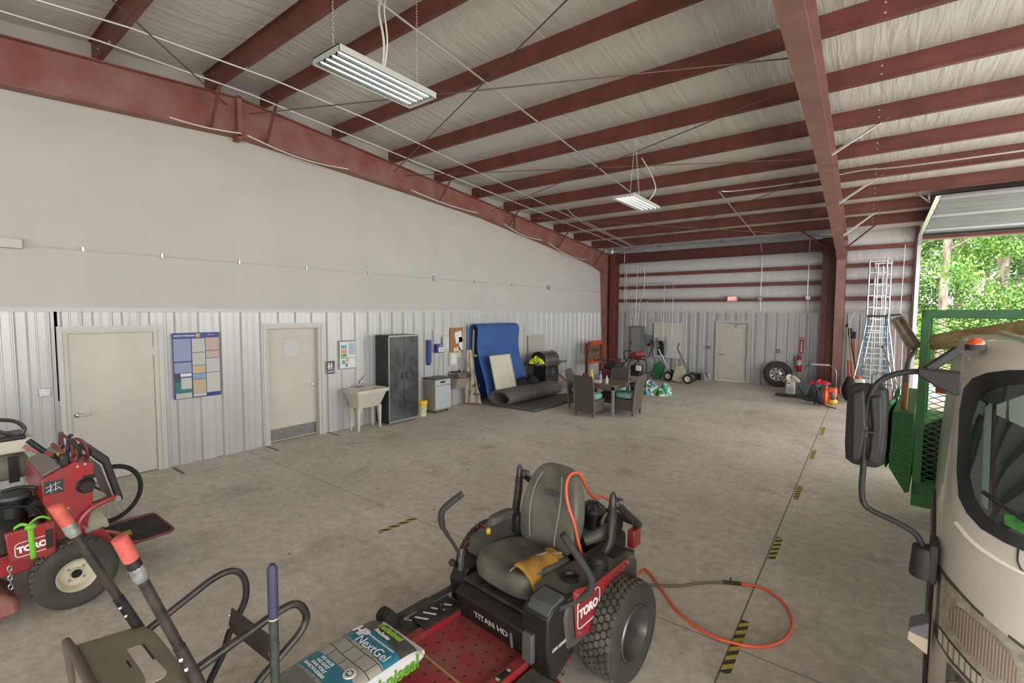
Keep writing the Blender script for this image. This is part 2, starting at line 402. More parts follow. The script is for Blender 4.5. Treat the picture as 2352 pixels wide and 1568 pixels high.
# flange braces
def brace(a, b, m, lab):
    o = MB(); o.bar(a, b, 0.045, 0.005); av = Vector(a); bv = Vector(b)
    o.bar(av+Vector((0,0.02,0.02)), bv+Vector((0,0.02,0.02)), 0.005, 0.045)
    tag(o.build('flange_brace', m, smooth=False), lab, 'brace', 'steel flange braces')
def zbot(y):
    ys = [YN, 0.9, 3.6, 7.5, 9.8, 12.8, 16.2, 17.15]; zb = [4.2, 5.16, 5.345, 5.16, 5.03, 4.70, 4.30, 4.08]
    for (a, c), (b, d) in zip(zip(ys, zb), zip(ys[1:], zb[1:])):
        if a <= y <= b: return c+(d-c)*(y-a)/(b-a)
labs = ['left of the ridge splice','right of the ridge splice','beside the seventh bay','mid far half of left beam','near the far end of the left beam','next to the corner column']
for (yp, l) in zip((near[0], far[0], far[3], far[5], far[7], far[9] if len(far) > 9 else far[-1]), labs):
    brace((0.62, yp, zr(yp)+0.05), (0.18, yp, zbot(yp)+0.02), RED, 'short red angle brace from beam to purlin, '+l)
GAL = mat('bright_angle', (200,200,204), 0.35, 0.6)
for k, (i, m, l) in enumerate(((4, GAL, 'nearest the camera'), (6, GAL, 'second from the camera'), (8, GAL, 'third from the camera'), (9 if len(far) > 9 else -1, RED, 'closest to the column top'))):
    yp = far[i] if i < len(far) else far[-1]; yb = yp-0.05
    brace((8.75, yp, zr(yp)+0.06), (8.02, yb, zbot(yb)+0.02), m, 'angle brace right of the overhead beam, '+l)
brace((6.9, 16.3, zr(16.3)+0.02), (7.82, 16.9, 4.2), RED, 'red angle brace left of the right column top')
# portal frame and girts on the back wall
t = thing('portal_frame', 'dark brown-red portal frame of two posts and a deep header on the back wall', 'frame', (0,0,0))
DRED = mat('dark_primer', (96,50,44), 0.55, var=0.15, scale=5)
def ibeam_post(x0, x1, y0, y1, z1):
    b = MB(); b.box(x0, x1, y0, y0+0.014, 0, z1); b.box(x0, x1, y1-0.014, y1, 0, z1); b.box((x0+x1)/2-0.005, (x0+x1)/2+0.005, y0, y1, 0, z1); return b
ibeam_post(0.26, 0.5, 17.55, 17.9, 4.82).build('post', RED, t, smooth=False)
ibeam_post(7.43, 7.80, 17.55, 17.9, 4.82).build('post', DRED, t, smooth=False)
h = MB(); h.box(0.5, 7.43, 17.735, 17.745, 4.44, 4.79); h.box(0.5, 7.43, 17.66, 17.82, 4.43, 4.442); h.box(0.5, 7.43, 17.66, 17.82, 4.788, 4.80)
h.build('header', DRED, t, smooth=False)
for x in (7.40, 0.505): MB().box(x, x+0.015, 17.6, 17.88, 4.38, 4.85).build('end_plate', DRED, t, smooth=False)
for k, (z, w) in enumerate(((2.886,'lowest'),(3.407,'second lowest'),(3.905,'third from the bottom'),(4.44,'topmost'))):
    g = MB(); x0 = 0.0 if z < 4.3 else 7.8
    g.box(x0, 9.64, 17.985, 18.17, z, z+0.004); g.box(x0, 9.64, 17.983, 17.987, z, z+0.115); g.box(x0, 9.64, 17.983, 18.0, z+0.111, z+0.115); g.box(x0, 9.64, 18.165, 18.169, z-0.06, z)
    tag(g.build('wall_girt', RED, smooth=False), 'red horizontal steel girt on the back wall, %s of the four' % w, 'girt', 'red wall girts')
tag(MB().box(9.62, 9.70, 17.93, 18.2, 0, 5.0).box(13.9, 13.98, 17.93, 18.2, 0, 5.0).box(9.62, 13.98, 17.95, 18.2, 4.62, 4.72).build('door_jamb_steel', RED, smooth=False), 'red steel jamb and lintel around the open roll-up doorway', 'door frame')
# ================================================================= DOORS, LIGHTS, CONDUITS
def door_left(name, y0, y1, rec, hinge_right, lab):
    zt = 2.23; d = struct(MB().box(-rec-0.045, -rec, y0+0.10, y1-0.12, 0.012, 2.125).build(name, DOORP, bevel=0.002), lab, 'door')
    f = MB()
    for a, b in ((y0, y0+0.05), (y1-0.06, y1)): f.box(-0.05, 0.014, a, b, 0, zt)
    f.box(-0.02, 0.014, y0+0.05, y1-0.06, zt-0.06, zt); f.build('door_casing', TRIM, d, smooth=False)
    g = MB()
    g.box(-0.16, -0.004, y0+0.05, y0+0.098, 0, zt-0.06); g.box(-0.16, -0.004, y1-0.118, y1-0.06, 0, zt-0.06); g.box(-0.16, -0.004, y0+0.098, y1-0.118, 2.13, zt-0.06)
    g.box(-0.2, -rec-0.05, y0, y1, 0, zt)
    g.build('door_frame', DOORP, d, smooth=False)
    yh = y0+0.17 if hinge_right else y1-0.19; s = 1 if hinge_right else -1; X = -rec
    k = MB().lathe([(0.0,X+0.028),(0.028,X+0.026),(0.038,X+0.014),(0.04,X),(0.0,X)], (0,yh,1.0), 'x', 20)
    k.tube([(X+0.02,yh,1.0),(X+0.06,yh,1.0),(X+0.066,yh+s*0.02,1.0),(X+0.066,yh+s*0.12,1.0),(X+0.055,yh+s*0.135,1.0)], 0.011, 10, cr=3)
    tag(k.build('door_handle', CHROME, d), 'shiny chrome lever handle')
    return d
d1 = door_left('door_1', 1.30, 2.48, 0.03, True, 'off-white flush door with chrome lever and three hinges, nearest the red stand-on mower')
for z in (1.83, 1.05, 0.3):
    MB().cyl((-0.022, 2.358, z-0.055), (-0.022, 2.358, z+0.055), 0.009, n=10).build('hinge', STEEL, d1)
d2 = door_left('door_2', 3.97, 5.15, 0.12, False, 'off-white restroom door with taped notice and metal kick plate')
tag(MB().box(-0.121, -0.117, 4.08, 5.02, 0.03, 0.25).build('kick_plate', mat('brushed_steel', (140,140,138), 0.35, 0.8, var=0.1, scale=20), d2, smooth=False), 'brushed metal kick plate')
nt_ = tag(MB().box(-0.118, -0.114, 4.40, 4.68, 1.58, 1.89).build('notice', PRINT, smooth=False), 'printed paper notice in a clear sleeve taped to the restroom door', 'notice')
# back door
d3 = struct(MB().box(4.33, 5.26, YB+0.06, YB+0.1, 0.012, 2.12).build('door_3', DOORD, bevel=0.002), 'scuffed white exit door in the back wall', 'door')
f = MB(); f.box(4.21, 4.25, YB-0.03, YB+0.02, 0, 2.2).box(5.34, 5.39, YB-0.03, YB+0.02, 0, 2.2).box(4.25, 5.34, YB-0.03, YB+0.02, 2.16, 2.2); f.build('door_casing', TRIM, d3, smooth=False)
f = MB(); f.box(4.25, 4.325, YB-0.015, YB+0.1, 0, 2.16).box(5.27, 5.34, YB-0.015, YB+0.1, 0, 2.16).box(4.325, 5.27, YB-0.015, YB+0.1, 2.125, 2.16); f.build('door_frame', DOORP, d3, smooth=False)
k = MB().lathe([(0.0,YB+0.03),(0.03,YB+0.032),(0.036,YB+0.05),(0.036,YB+0.06)], (4.39,0,0.96), 'y', 16)
k.tube([(4.39,YB+0.03,0.96),(4.39,YB+0.0,0.96),(4.41,YB-0.005,0.96),(4.52,YB-0.005,0.955)], 0.01, 8); k.build('door_handle', STEEL, d3)
MB().lathe([(0.0,YB+0.03),(0.026,YB+0.032),(0.03,YB+0.06)], (4.39,0,1.24), 'y', 16).build('deadbolt', STEEL, d3)
MB().box(4.9, 5.22, YB-0.01, YB+0.06, 1.97, 2.05).build('door_closer', mat('closer', (200,198,190), 0.4), d3, bevel=0.004)
MB().bar((5.1, YB+0.0, 2.07), (4.62, YB-0.05, 2.10), 0.02, 0.012).build('closer_arm', GREY, d3, smooth=False)
# roll-up door: tracks, curtain of sections lying overhead
def track(x, lab):
    t = MB(); pts = [(x,17.9,0.02),(x,17.9,4.45),(x,17.72,4.72),(x,13.6,5.0)]
    for a, b in zip(pts, pts[1:]): t.bar(a, b, 0.012, 0.06, (1,0,0)); t.bar((a[0]+0.03,a[1],a[2]), (b[0]+0.03,b[1],b[2]), 0.06, 0.006, (0,1,0.2))
    tag(t.build('door_track', ALU, smooth=False), lab, 'track', 'roll-up door tracks')
track(9.70, 'galvanised roll-up door track at the left edge of the open doorway')
track(13.86, 'galvanised roll-up door track at the far right edge of the doorway')
sd = thing('overhead_door', 'raised grey ribbed sectional door hanging under the purlins over the truck', 'door', (0,0,0))
SEC = mat('door_section', (150,156,158), 0.35, 0.3, var=0.12, scale=6, stretch=(0.3,1,1))
def dz(y): return 4.72+(17.72-y)*0.068
for i in range(7):
    y0 = 17.6-i*0.55; y1 = y0-0.53; b = MB(); prof = []
    for q in range(5):
        yy = y0+(y1-y0)*q/4
        prof += [(yy, dz(yy)), (yy-0.03, dz(yy)), (yy-0.045, dz(yy)+0.018), (yy-0.11, dz(yy)+0.018)] if q < 4 else [(yy, dz(yy))]
    poly = prof+[(y1, dz(y1)+0.05), (y0, dz(y0)+0.05)]
    b.prism(poly, 'x', 9.78, 13.8); b.build('door_panel', SEC, sd, smooth=False)
    MB().bar((9.76, y1+0.02, dz(y1)-0.02), (13.82, y1+0.02, dz(y1)-0.02), 0.02, 0.045).build('door_strut', ALU, sd, smooth=False) if i in (0, 3, 6) else None
    MB().bar((9.72, y1, dz(y1)), (9.80, y1, dz(y1)-0.03), 0.03, 0.02).build('roller', STEEL, sd)
MB().box(9.78, 13.8, 17.6, 17.66, 4.66, 4.74).build('bottom_seal', BLK, sd, smooth=False)
tb = MB(); tb.bar((9.6,14.2,5.42), (9.6,14.2,4.98), 0.035, 0.004, (0,1,0)).bar((9.2,14.2,5.42), (9.6,14.2,5.0), 0.035, 0.004, (0,1,0)).bar((9.1,14.2,5.42), (9.7,14.2,5.42), 0.004, 0.035)
tag(tb.build('track_hanger', ALU, smooth=False), 'triangular punched-angle hanger holding the roll-up door track', 'bracket')
# high bay lights ----------------------------------------------------------
LEDM = mat('led_tube', (250,252,255), 0.3, emit=1.0); HOU = mat('fixture_white', (182,185,181), 0.4)
def fixture(x0, x1, y0, y1, z, lab):
    t = thing('hanging_light', lab, 'light fixture', ((x0+x1)/2, (y0+y1)/2, z), 0, 'hanging shop lights'); w = (x1-x0)/2; l = (y1-y0)/2
    b = MB(); b.prism([(-w,0),(-w+0.004,0),(-w+0.004,0.05),(w-0.004,0.05),(w-0.004,0),(w,0),(w,0.06),(-w,0.06)], 'y', -l, l)
    b.box(-w, w, -l, -l+0.004, 0, 0.06).box(-w, w, l-0.004, l, 0, 0.06); b.build('housing', HOU, t, smooth=False)
    r = MB()
    for c in (-0.66*w, -0.22*w, 0.22*w, 0.66*w):
        r.prism([(c-0.2*w,0.012),(c-0.1*w,0.044),(c+0.1*w,0.044),(c+0.2*w,0.012),(c+0.2*w,0.010),(c+0.11*w,0.042),(c-0.11*w,0.042),(c-0.2*w,0.010)], 'y', -l+0.05, l-0.05)
    r.build('reflector', CHROME, t, smooth=False)
    for c in (-0.66*w, -0.22*w, 0.22*w, 0.66*w): MB().cyl((c,-l+0.05,0.022),(c,l-0.05,0.022),0.009,n=10).build('led_tube', LEDM, t)
    return t
def chain(a, b, t, lab=None):
    a = Vector(a); b = Vector(b); n = int((b-a).length/0.03); m = MB()
    for i in range(n):
        p = a+(b-a)*(i+0.5)/n; h = 0.022; w = 0.007
        dx = Vector((w,0,0)) if i % 2 else Vector((0,w,0)); up_ = (b-a).normalized()*h
        m.tube([p-up_*0.9, p-up_*0.5+dx, p+up_*0.5+dx, p+up_*0.9, p+up_*0.5-dx, p-up_*0.5-dx], 0.0022, 4, closed=True)
    return m.build('chain', STEEL, t)
h1 = fixture(4.40, 4.83, 2.46, 3.62, 4.74, 'larger hanging four-tube shop light nearest the camera')
chain((0,-0.5,0.06), (0,-0.5,1.22), h1); chain((0,0.5,0.06), (0,0.5,1.15), h1)
MB().tube([(0.05,0,0.06),(0.02,0.05,0.4),(-0.12,0.1,0.8),(-0.3,0.3,1.12)], 0.012, 8, cr=6).tube([(0.07,0,0.06),(0.06,0.06,0.4),(-0.06,0.12,0.8),(-0.25,0.32,1.12)], 0.008, 8, cr=6).build('power_cable', WHT, h1)
h2 = fixture(4.98, 5.36, 7.66, 8.95, 4.44, 'smaller-looking hanging shop light farther back over the floor')
chain((0,-0.35,0.06), (0,-0.158,1.15), h2); chain((0,0.1,0.06), (0,-0.152,1.15), h2)
MB().tube([(0.05,0.3,0.06),(0.2,0.35,0.3),(0.1,0.4,0.6),(-0.1,0.4,0.95)], 0.01, 8, cr=5).build('power_cable', WHT, h2)
# conduits -------------------------------------------------------------------
def run(pts, r, lab, m=GAL, name='conduit', cat='conduit', cr=0, clips=None, group='electrical conduits'):
    o = tag(MB().tube(pts, r, 8, cr=cr).build(name, m), lab, cat, group)
    for c in clips or []:
        MB().box(c[0]-0.025, c[0]+0.025, c[1]-0.012, c[1]+0.012, c[2]-0.02, c[2]+0.02).build('clip', STEEL, o)
    return o
def up_(x, y, d=-0.02): return (x, y, zr(y)+d)
run([up_(0.95,-11.5)]+[up_(0.95,0.0), up_(0.88,1.7), up_(0.55,3.6,-0.03), up_(0.62,5), up_(0.78,7.5), up_(1.42,16.9)], 0.013, 'silver conduit under the purlins, running closest to the left wall', clips=[up_(0.88,y,0) for y in (1.8,)]+[up_(0.75,6.8,0)])
run([up_(1.4,-11.5), up_(1.42,0.5), up_(1.5,1.85), up_(1.33,3.6,-0.03), up_(1.50,5.2), up_(1.55,8), up_(1.66,17.2)], 0.013, 'silver conduit under the purlins, second out from the left wall', clips=[up_(1.4,3.2,0), up_(1.5,6.8,0)])
run([up_(1.72,11.6,0.1), up_(1.72,12), up_(1.74,17.4)], 0.013, 'short silver conduit joining the pair at the far left corner of the roof')
run([up_(4.15,2.9,0.02), up_(4.05,4.4), up_(4.0,8), up_(3.95,11.6)], 0.014, 'long silver conduit crossing the ceiling between the two hanging lights', clips=[up_(4.02,5.4,0), up_(4.0,6.8,0), up_(4.0,9.5,0)])
j = run([up_(5.75,11.7), up_(5.72,17.2), (5.72,17.6,4.5)], 0.014, 'silver conduit running from mid ceiling to the back wall header', clips=[up_(5.75,11.72,-0.01)])
run([up_(5.8,11.72,0.0), up_(6.1,11.9,0.02), up_(7.5,11.95,0.03), up_(8.4,11.9,0.08), up_(9.6,11.8,0.0), up_(15.8,11.8,0.0)], 0.015, 'silver conduit running sideways along a purlin across the right roof bay', cr=4)
run([(0.8,17.7,4.45),(0.8,17.7,4.9),(0.95,17.7,5.0),(1.5,17.72,5.0),(6.9,17.72,4.98),(7.05,17.72,4.9),(7.05,17.72,2.95)], 0.014, 'silver conduit along the top of the back wall header')
for x, l in ((2.2,'left'),(4.45,'middle'),(6.3,'right')):
    tag(MB().box(x-0.06,x+0.06,17.66,17.72,4.92,5.04).build('junction_box', STEEL, bevel=0.004), 'small square junction box on the header conduit, %s one' % l, 'junction box', 'header junction boxes')
RODM = mat('brace_rod', (120,100,96), 0.4, 0.6)
def rod(a, b, lab): run([a, b], 0.009, lab, RODM, 'brace_rod', 'brace rod', group='diagonal roof brace rods')
rod((4.9,-0.8,5.4), (0.13,3.45,5.8), 'thin roof brace rod at the upper left corner of the roof')
rod((7.8,3.70,5.84), (0.13,6.84,5.55), 'thin brace rod rising toward the camera from the left beam, past the near light')
rod((0.13,3.80,5.78), (7.8,6.73,5.55), 'thin brace rod passing just behind the near hanging light')
rod((0.13,7.12,5.52), (7.8,10.23,5.26), 'thin nearly level brace rod between near and far hanging lights')
rod((7.8,7.37,5.49), (0.13,10.2,5.27), 'thin brace rod rising toward the right beam in the middle of the roof')
rod((0.13,10.8,5.22), (7.8,16.8,4.72), 'thin brace rod passing under the far hanging light')
rod((7.8,11.0,5.2), (0.13,17.5,4.66), 'thin brace rod ending at the far left roof corner')
# white cable draped along the left beam
def sagc(y0, y1, d, lab):
    P = [(0.245, y0+(y1-y0)*k/8, zbot(y0+(y1-y0)*k/8)+0.03-d*math.sin(PI*k/8)) for k in range(9)]
    tag(MB().tube(P, 0.011, 6).build('cable', WHT), lab, 'cable', 'white cables along the left beam')
sagc(2.6, 3.6, 0.03, 'white cable sagging along the left beam, left of the splice')
sagc(3.7, 5.6, 0.09, 'white cable sagging along the left beam, right of the splice')
sagc(7.2, 9.5, 0.05, 'white cable sagging along the middle of the left beam')
sagc(10.6, 12.6, 0.1, 'white cable sagging along the far part of the left beam')
sagc(13.0, 15.6, 0.12, 'white cable sagging along the last part of the left beam')
# left wall conduit and boxes
lc = thing('wall_conduit', 'thin surface conduit with junction boxes along the upper left wall', 'conduit', (0,0,0))
MB().tube([(0.03,0.95,3.275),(0.03,17.6,3.29)], 0.011, 8).build('pipe', mat('painted_conduit', (196,193,186), 0.5), lc)
MB().box(0.012,0.10,0.55,1.02,3.22,3.34).build('large_box', mat('box_paint', (190,187,180), 0.5), lc, bevel=0.006)
for y in (8.14, 13.3): MB().box(0.012,0.07,y-0.06,y+0.06,3.22,3.34).build('junction_box', STEEL, lc, bevel=0.004)
for y in (1.6, 2.5, 3.6, 4.8, 6.2, 9.6, 11.3): MB().box(0.012,0.05,y-0.012,y+0.012,3.25,3.31).build('strap', STEEL, lc)
# back wall conduits
vb = [(0.72,17.95,4.4),(0.72,17.95,2.95),(0.78,17.95,2.75),(1.0,17.95,2.5),(1.05,17.98,1.95)]
run(vb, 0.012, 'back wall riser conduit closest to the corner column')
run([(0.80,17.95,4.4),(0.80,17.95,2.95),(0.86,17.95,2.75),(1.08,17.95,2.5),(1.13,17.98,1.95)], 0.012, 'back wall riser conduit second from the corner column')
run([(1.25,17.95,4.4),(1.22,17.95,1.95)], 0.012, 'back wall riser conduit third from the corner column')
run([(1.55,17.95,4.4),(1.53,17.95,3.2),(1.38,17.95,2.9),(1.33,17.98,1.95)], 0.012, 'back wall riser conduit that bends above the electrical panel')
run([(1.62,18.0,1.95),(1.66,17.95,2.85),(1.70,17.95,2.95),(1.8,17.95,2.98),(4.6,17.95,2.98)], 0.012, 'back wall conduit bending right toward the exit sign')
run([(2.35,17.95,1.3),(2.36,17.93,3.5),(2.30,17.93,3.6),(2.0,17.93,3.62),(0.5,17.93,3.6)], 0.012, 'back wall conduit dropping to the white board, left of two')
run([(2.68,17.95,1.4),(2.70,17.93,3.5),(2.62,17.93,3.62),(2.3,17.93,3.64)], 0.012, 'back wall conduit dropping to the white board, right of two')
run([(4.98,17.95,2.98),(5.6,17.95,2.98)], 0.012, 'short conduit right of the exit sign')
run([(5.68,17.96,4.4),(5.66,17.96,2.98),(5.68,18.0,2.55)], 0.012, 'vertical conduit above the exit door latch side')
run([(7.05,17.96,2.95),(7.05,18.0,2.55)], 0.012, 'short conduit dropping behind the wall panel left of the dark post')
run([(9.4,17.96,4.5),(9.38,17.96,2.4)], 0.013, 'vertical conduit beside the roll-up doorway')
for x, l in ((5.66,'left'),(7.05,'right')):
    tag(MB().box(x-0.07,x+0.07,17.93,17.98,2.92,3.05).build('junction_box', STEEL, bevel=0.004), 'square junction box on the lowest back wall girt, %s one' % l, 'junction box', 'girt junction boxes')
ex = thing('exit_sign', 'small white exit sign with glowing red letters on the back wall', 'sign', (4.78,17.93,2.98))
MB().box(-0.17,0.17,-0.03,0.03,-0.1,0.1).build('sign_box', HOU, ex, bevel=0.008)
MB().box(-0.12,0.12,-0.034,-0.03,-0.075,0.075).build('sign_face', mat('exit_red', (235,96,84), 0.5, emit=0.6), ex, smooth=False)
text('lettering', 'EXIT', 0.13, (0,-0.036,0), (1,0,0), (0,0,1), mat('exit_letters', (250,215,205), 0.5, emit=0.5), ex, bold=0.003)
for s in (-1, 1): MB().lathe([(0.0,0.0),(0.035,0.0),(0.045,0.03),(0.045,0.06),(0.0,0.062)], (s*0.21,-0.02,0.02), 'y', 12).build('lamp_head', mat('sign_green', (96,120,110), 0.5), ex)
# ================================================================= LEFT WALL
def quadx(x, y0, y1, z0, z1, t=0.001): return MB().box(x, x+t, y0, y1, z0, z1)
ob = thing('outlet_box', 'small grey outlet box on the ribbed wall left of the first door', 'outlet', (0,1.15,1.37))
MB().box(0,0.05,-0.055,0.055,-0.055,0.055).build('box', STEEL, ob, bevel=0.004)
MB().cyl((0.05,0,0),(0.056,0,0),0.012,n=10).build('screw', ALU, ob)
# labour law poster
ps = thing('wall_poster', 'large multicolour labour law poster with a blue header on the ribbed wall', 'poster', (0.006,2.93,1.575))
MB().box(0,0.006,-0.33,0.33,-0.525,0.525).build('board', mat('poster_navy', (40,56,128), 0.4), ps, smooth=False)
_bn = [0]
def blk(y0,y1,z0,z1,c,lines=True,nm='text_block'):
    _bn[0] += 1; dx_ = 0.0001*_bn[0]
    key = 'pp%d_%d_%d'%c
    m = stripes(key, c, tuple(int(q*0.72) for q in c), 70, 'Z', 0.55, noise=0.5) if lines else mat(key+'f', c, 0.45)
    MB().box(0.006,0.0066+dx_,y0,y1,z0,z1).build(nm, m, ps, smooth=False)
blk(-0.32,-0.085,-0.0+0.075,0.43,(156,166,200)); blk(-0.32,-0.085,-0.11,0.055,(156,166,200))
blk(-0.07,0.115,0.21,0.43,(205,204,198)); blk(-0.07,0.115,-0.0,0.20,(205,204,198)); blk(-0.07,0.115,-0.13,-0.01,(216,186,146)); blk(-0.07,0.115,-0.22,-0.14,(140,178,208)); blk(-0.07,0.115,-0.45,-0.23,(206,184,152)); blk(-0.07,0.115,-0.51,-0.455,(214,212,208))
blk(0.125,0.325,0.23,0.44,(206,184,172)); blk(0.125,0.325,0.11,0.22,(206,184,172)); blk(0.125,0.325,-0.13,0.10,(206,206,202)); blk(0.125,0.325,-0.46,-0.14,(210,208,202))
blk(-0.32,-0.245,-0.25,-0.13,(60,62,70),False); blk(-0.32,-0.085,-0.42,-0.25,(38,112,108),False); blk(-0.24,-0.09,-0.17,-0.12,(214,216,210),False); blk(-0.235,-0.09,-0.37,-0.19,(206,208,200)); blk(-0.31,-0.09,-0.515,-0.43,(206,205,200))
WL = mat('white_ink', (230,230,232), 0.5)
text('lettering', 'SOUTH CAROLINA', 0.033, (0.009,-0.31,0.478), (0,1,0), (0,0,1), WL, ps, align='LEFT', bold=0.001)
text('lettering', 'LABOR LAW', 0.018, (0.009,0.16,0.488), (0,1,0), (0,0,1), WL, ps, align='LEFT')
MB().lathe([(0.0,0.009),(0.03,0.009),(0.035,0.006)], (0,0.02,0.48), 'x', 16).build('emblem', mat('seal_gold', (196,160,100), 0.5), ps)
# restroom sign
rs = thing('restroom_sign', 'dark grey restroom sign with white figures beside the restroom door', 'sign', (0.004,5.295,1.32))
MB().box(0,0.006,-0.085,0.085,-0.13,0.13).build('plate', mat('sign_grey', (78,80,82), 0.5), rs, bevel=0.003)
g = MB()
for yy, dress in ((-0.048, True), (0.012, False)):
    g.lathe([(0.0,0.0085),(0.013,0.0085),(0.013,0.006)], (0,yy,0.085), 'x', 12)
    g.prism([(yy-0.012,0.068),(yy+0.012,0.068),(yy+(0.026 if dress else 0.016),0.005),(yy+0.01,0.005),(yy+0.009,-0.045),(yy-0.009,-0.045),(yy-0.01,0.005),(yy-(0.026 if dress else 0.016),0.005)], 'x', 0.006, 0.0085)
g.box(0.006,0.0085,-0.021,-0.017,-0.04,0.09)
g.tube([(0.008,0.068+0.018*math.cos(a),-0.02+0.018*math.sin(a)) for a in [k*PI/5-2.6 for k in range(8)]], 0.003, 5)
g.build('pictogram', WL, rs)
text('lettering', 'RESTROOM', 0.028, (0.0075,0,-0.085), (0,1,0), (0,0,1), WL, rs, bold=0.001)
# safety poster
sp_ = thing('safety_poster', 'glossy sleeve-covered safety poster with coloured squares above the utility sink', 'poster', (0.006,5.68,1.555))
MB().box(0,0.006,-0.185,0.185,-0.30,0.30).build('sheet', PAPER, sp_, smooth=False)
for (y0,y1,z0,z1,c) in ((-0.16,-0.02,0.13,0.2,(70,140,150)),(-0.16,-0.02,0.03,0.11,(200,130,80)),(-0.16,-0.02,-0.05,0.02,(80,150,80)),(-0.05,0.02,-0.15,-0.08,(204,140,100)),(-0.14,-0.06,-0.19,-0.11,(70,90,150)),(-0.06,0.0,-0.25,-0.18,(60,140,80)),(-0.18,0.18,-0.075,-0.062,(70,110,90)),(-0.18,0.18,0.27,0.3,(120,60,90)),(0.02,0.17,0.0,0.24,(150,170,190)),(-0.18,0.18,-0.3,-0.28,(80,90,160))):
    MB().box(0.006,0.0068,y0,y1,z0,z1).build('picture', mat('sp%d%d'%(c[0],c[2]), c, 0.4), sp_, smooth=False)
GL = mat('clear_sleeve', (240,245,250), 0.08, alpha=0.14)
MB().grid(lambda u, v: (0.012+0.008*math.sin(9*v)*math.sin(3*u), -0.19+0.38*u, -0.31+0.62*v), 8, 8).build('sleeve', GL, sp_)
# utility sink
us = thing('utility_sink', 'off-white plastic laundry sink on four tapered legs by the restroom door', 'sink', (0.0,5.89,0))
SK = mat('sink_plastic', (204,198,184), 0.45, var=0.08, scale=6)
def rect(x0,x1,y0,y1,z,r=0.03): return [(x0+(x1-x0)/2+px, y0+(y1-y0)/2+py, z) for px, py in roundrect(x1-x0, y1-y0, r, 3)]
b = MB(); b.loft([rect(0.14,0.44,-0.27,0.27,0.47), rect(0.06,0.57,-0.35,0.35,0.78), rect(0.035,0.60,-0.385,0.385,0.785), rect(0.03,0.605,-0.39,0.39,0.855), rect(0.055,0.58,-0.365,0.365,0.858), rect(0.11,0.55,-0.33,0.33,0.80), rect(0.16,0.42,-0.25,0.25,0.49)], True)
b.build('basin', SK, us, ang=50)
for x, y in ((0.17,-0.25),(0.42,-0.25),(0.17,0.25),(0.42,0.25)):
    l = MB(); l.loft([[(x*1.02+a*0.018, y*1.06+c*0.018, 0) for a, c in ((-1,-1),(1,-1),(1,1),(-1,1))], [(x+a*0.04, y+c*0.04, 0.49) for a, c in ((-1,-1),(1,-1),(1,1),(-1,1))]])
    l.build('leg', SK, us, bevel=0.004)
fc = MB(); fc.box(0.055,0.11,-0.10,0.10,0.855,0.885); fc.cyl((0.08,-0.08,0.88),(0.08,-0.08,0.93),0.02,n=12); fc.cyl((0.08,0.08,0.88),(0.08,0.08,0.93),0.02,n=12)
fc.tube([(0.08,0,0.88),(0.08,0,0.95),(0.13,0.02,1.03),(0.22,0.05,1.10),(0.24,0.055,1.07)], 0.012, 8, cr=4)
fc.build('faucet', CHROME, us)
MB().tube([(0.25,-0.05,0.48),(0.25,-0.05,0.36),(0.2,-0.02,0.32),(0.12,-0.0,0.36),(0.02,0,0.38)], 0.02, 10, cr=4).build('drain_trap', WHT, us)
MB().tube([(0.3,-0.2,0.44),(0.3,-0.2,0.36),(0.25,-0.15,0.31),(0.18,-0.1,0.33)], 0.008, 6, cr=4).build('supply_hose', BLK, us)
# steel cabinet
cb = thing('storage_cabinet', 'tall hammered dark grey two-door steel cabinet against the ribbed wall', 'cabinet', (0.03,6.77,0))
HAM = mat('hammertone', (96,98,101), 0.38, 0.6, var=0.55, scale=3.2, bump=0.15, bscale=90, dark=(52,53,56), detail=9)
HAMD = mat('dark_cabinet', (58,58,58), 0.5, 0.3, var=0.2, scale=8)
MB().box(0,0.44,-0.42,0.42,0.03,1.94).build('body', HAMD, cb, bevel=0.006)
for s in (-1, 1):
    d = MB().box(0.44,0.462,min(s*0.003,s*0.395),max(s*0.003,s*0.395),0.09,1.90).build('cabinet_door', HAM, cb, bevel=0.004)
    MB().box(0.46,0.464,min(s*0.045,s*0.085),max(s*0.045,s*0.085),0.97,1.13).box(0.463,0.474,min(s*0.05,s*0.055),max(s*0.05,s*0.055),0.98,1.12).build('recessed_handle', BLK, d, smooth=False)
MB().box(0.44,0.465,-0.42,0.42,0.03,0.085).box(0.44,0.468,-0.42,0.42,1.905,1.94).box(0.44,0.466,-0.42,-0.40,0.03,1.94).box(0.44,0.466,0.40,0.42,0.03,1.94).build('front_frame', mat('cab_rim', (150,150,150), 0.35, 0.6), cb, smooth=False)
MB().cyl((0.46,0.05,0.90),(0.468,0.05,0.90),0.008,n=10).build('lock', CHROME, cb)
for y in (-0.38, 0.38): MB().cyl((0.42,y,0),(0.42,y,0.03),0.018,n=10).build('foot', STEEL, cb)
# bucket
bk = thing('bucket', 'white plastic pail with a yellow rim between steel cabinet and small grey cabinet', 'bucket', (0.30,7.44,0))
MB().lathe([(0.0,0),(0.115,0),(0.13,0.24),(0.0,0.24)], n=24).build('pail', mat('pail_white', (210,208,190), 0.5, var=0.2, scale=14, dark=(180,176,120)), bk)
MB().lathe([(0.131,0.24),(0.136,0.30),(0.145,0.30),(0.145,0.33),(0.138,0.37),(0.13,0.37),(0.12,0.25)], n=24).build('rim', mat('pail_yellow', (226,186,40), 0.45), bk)
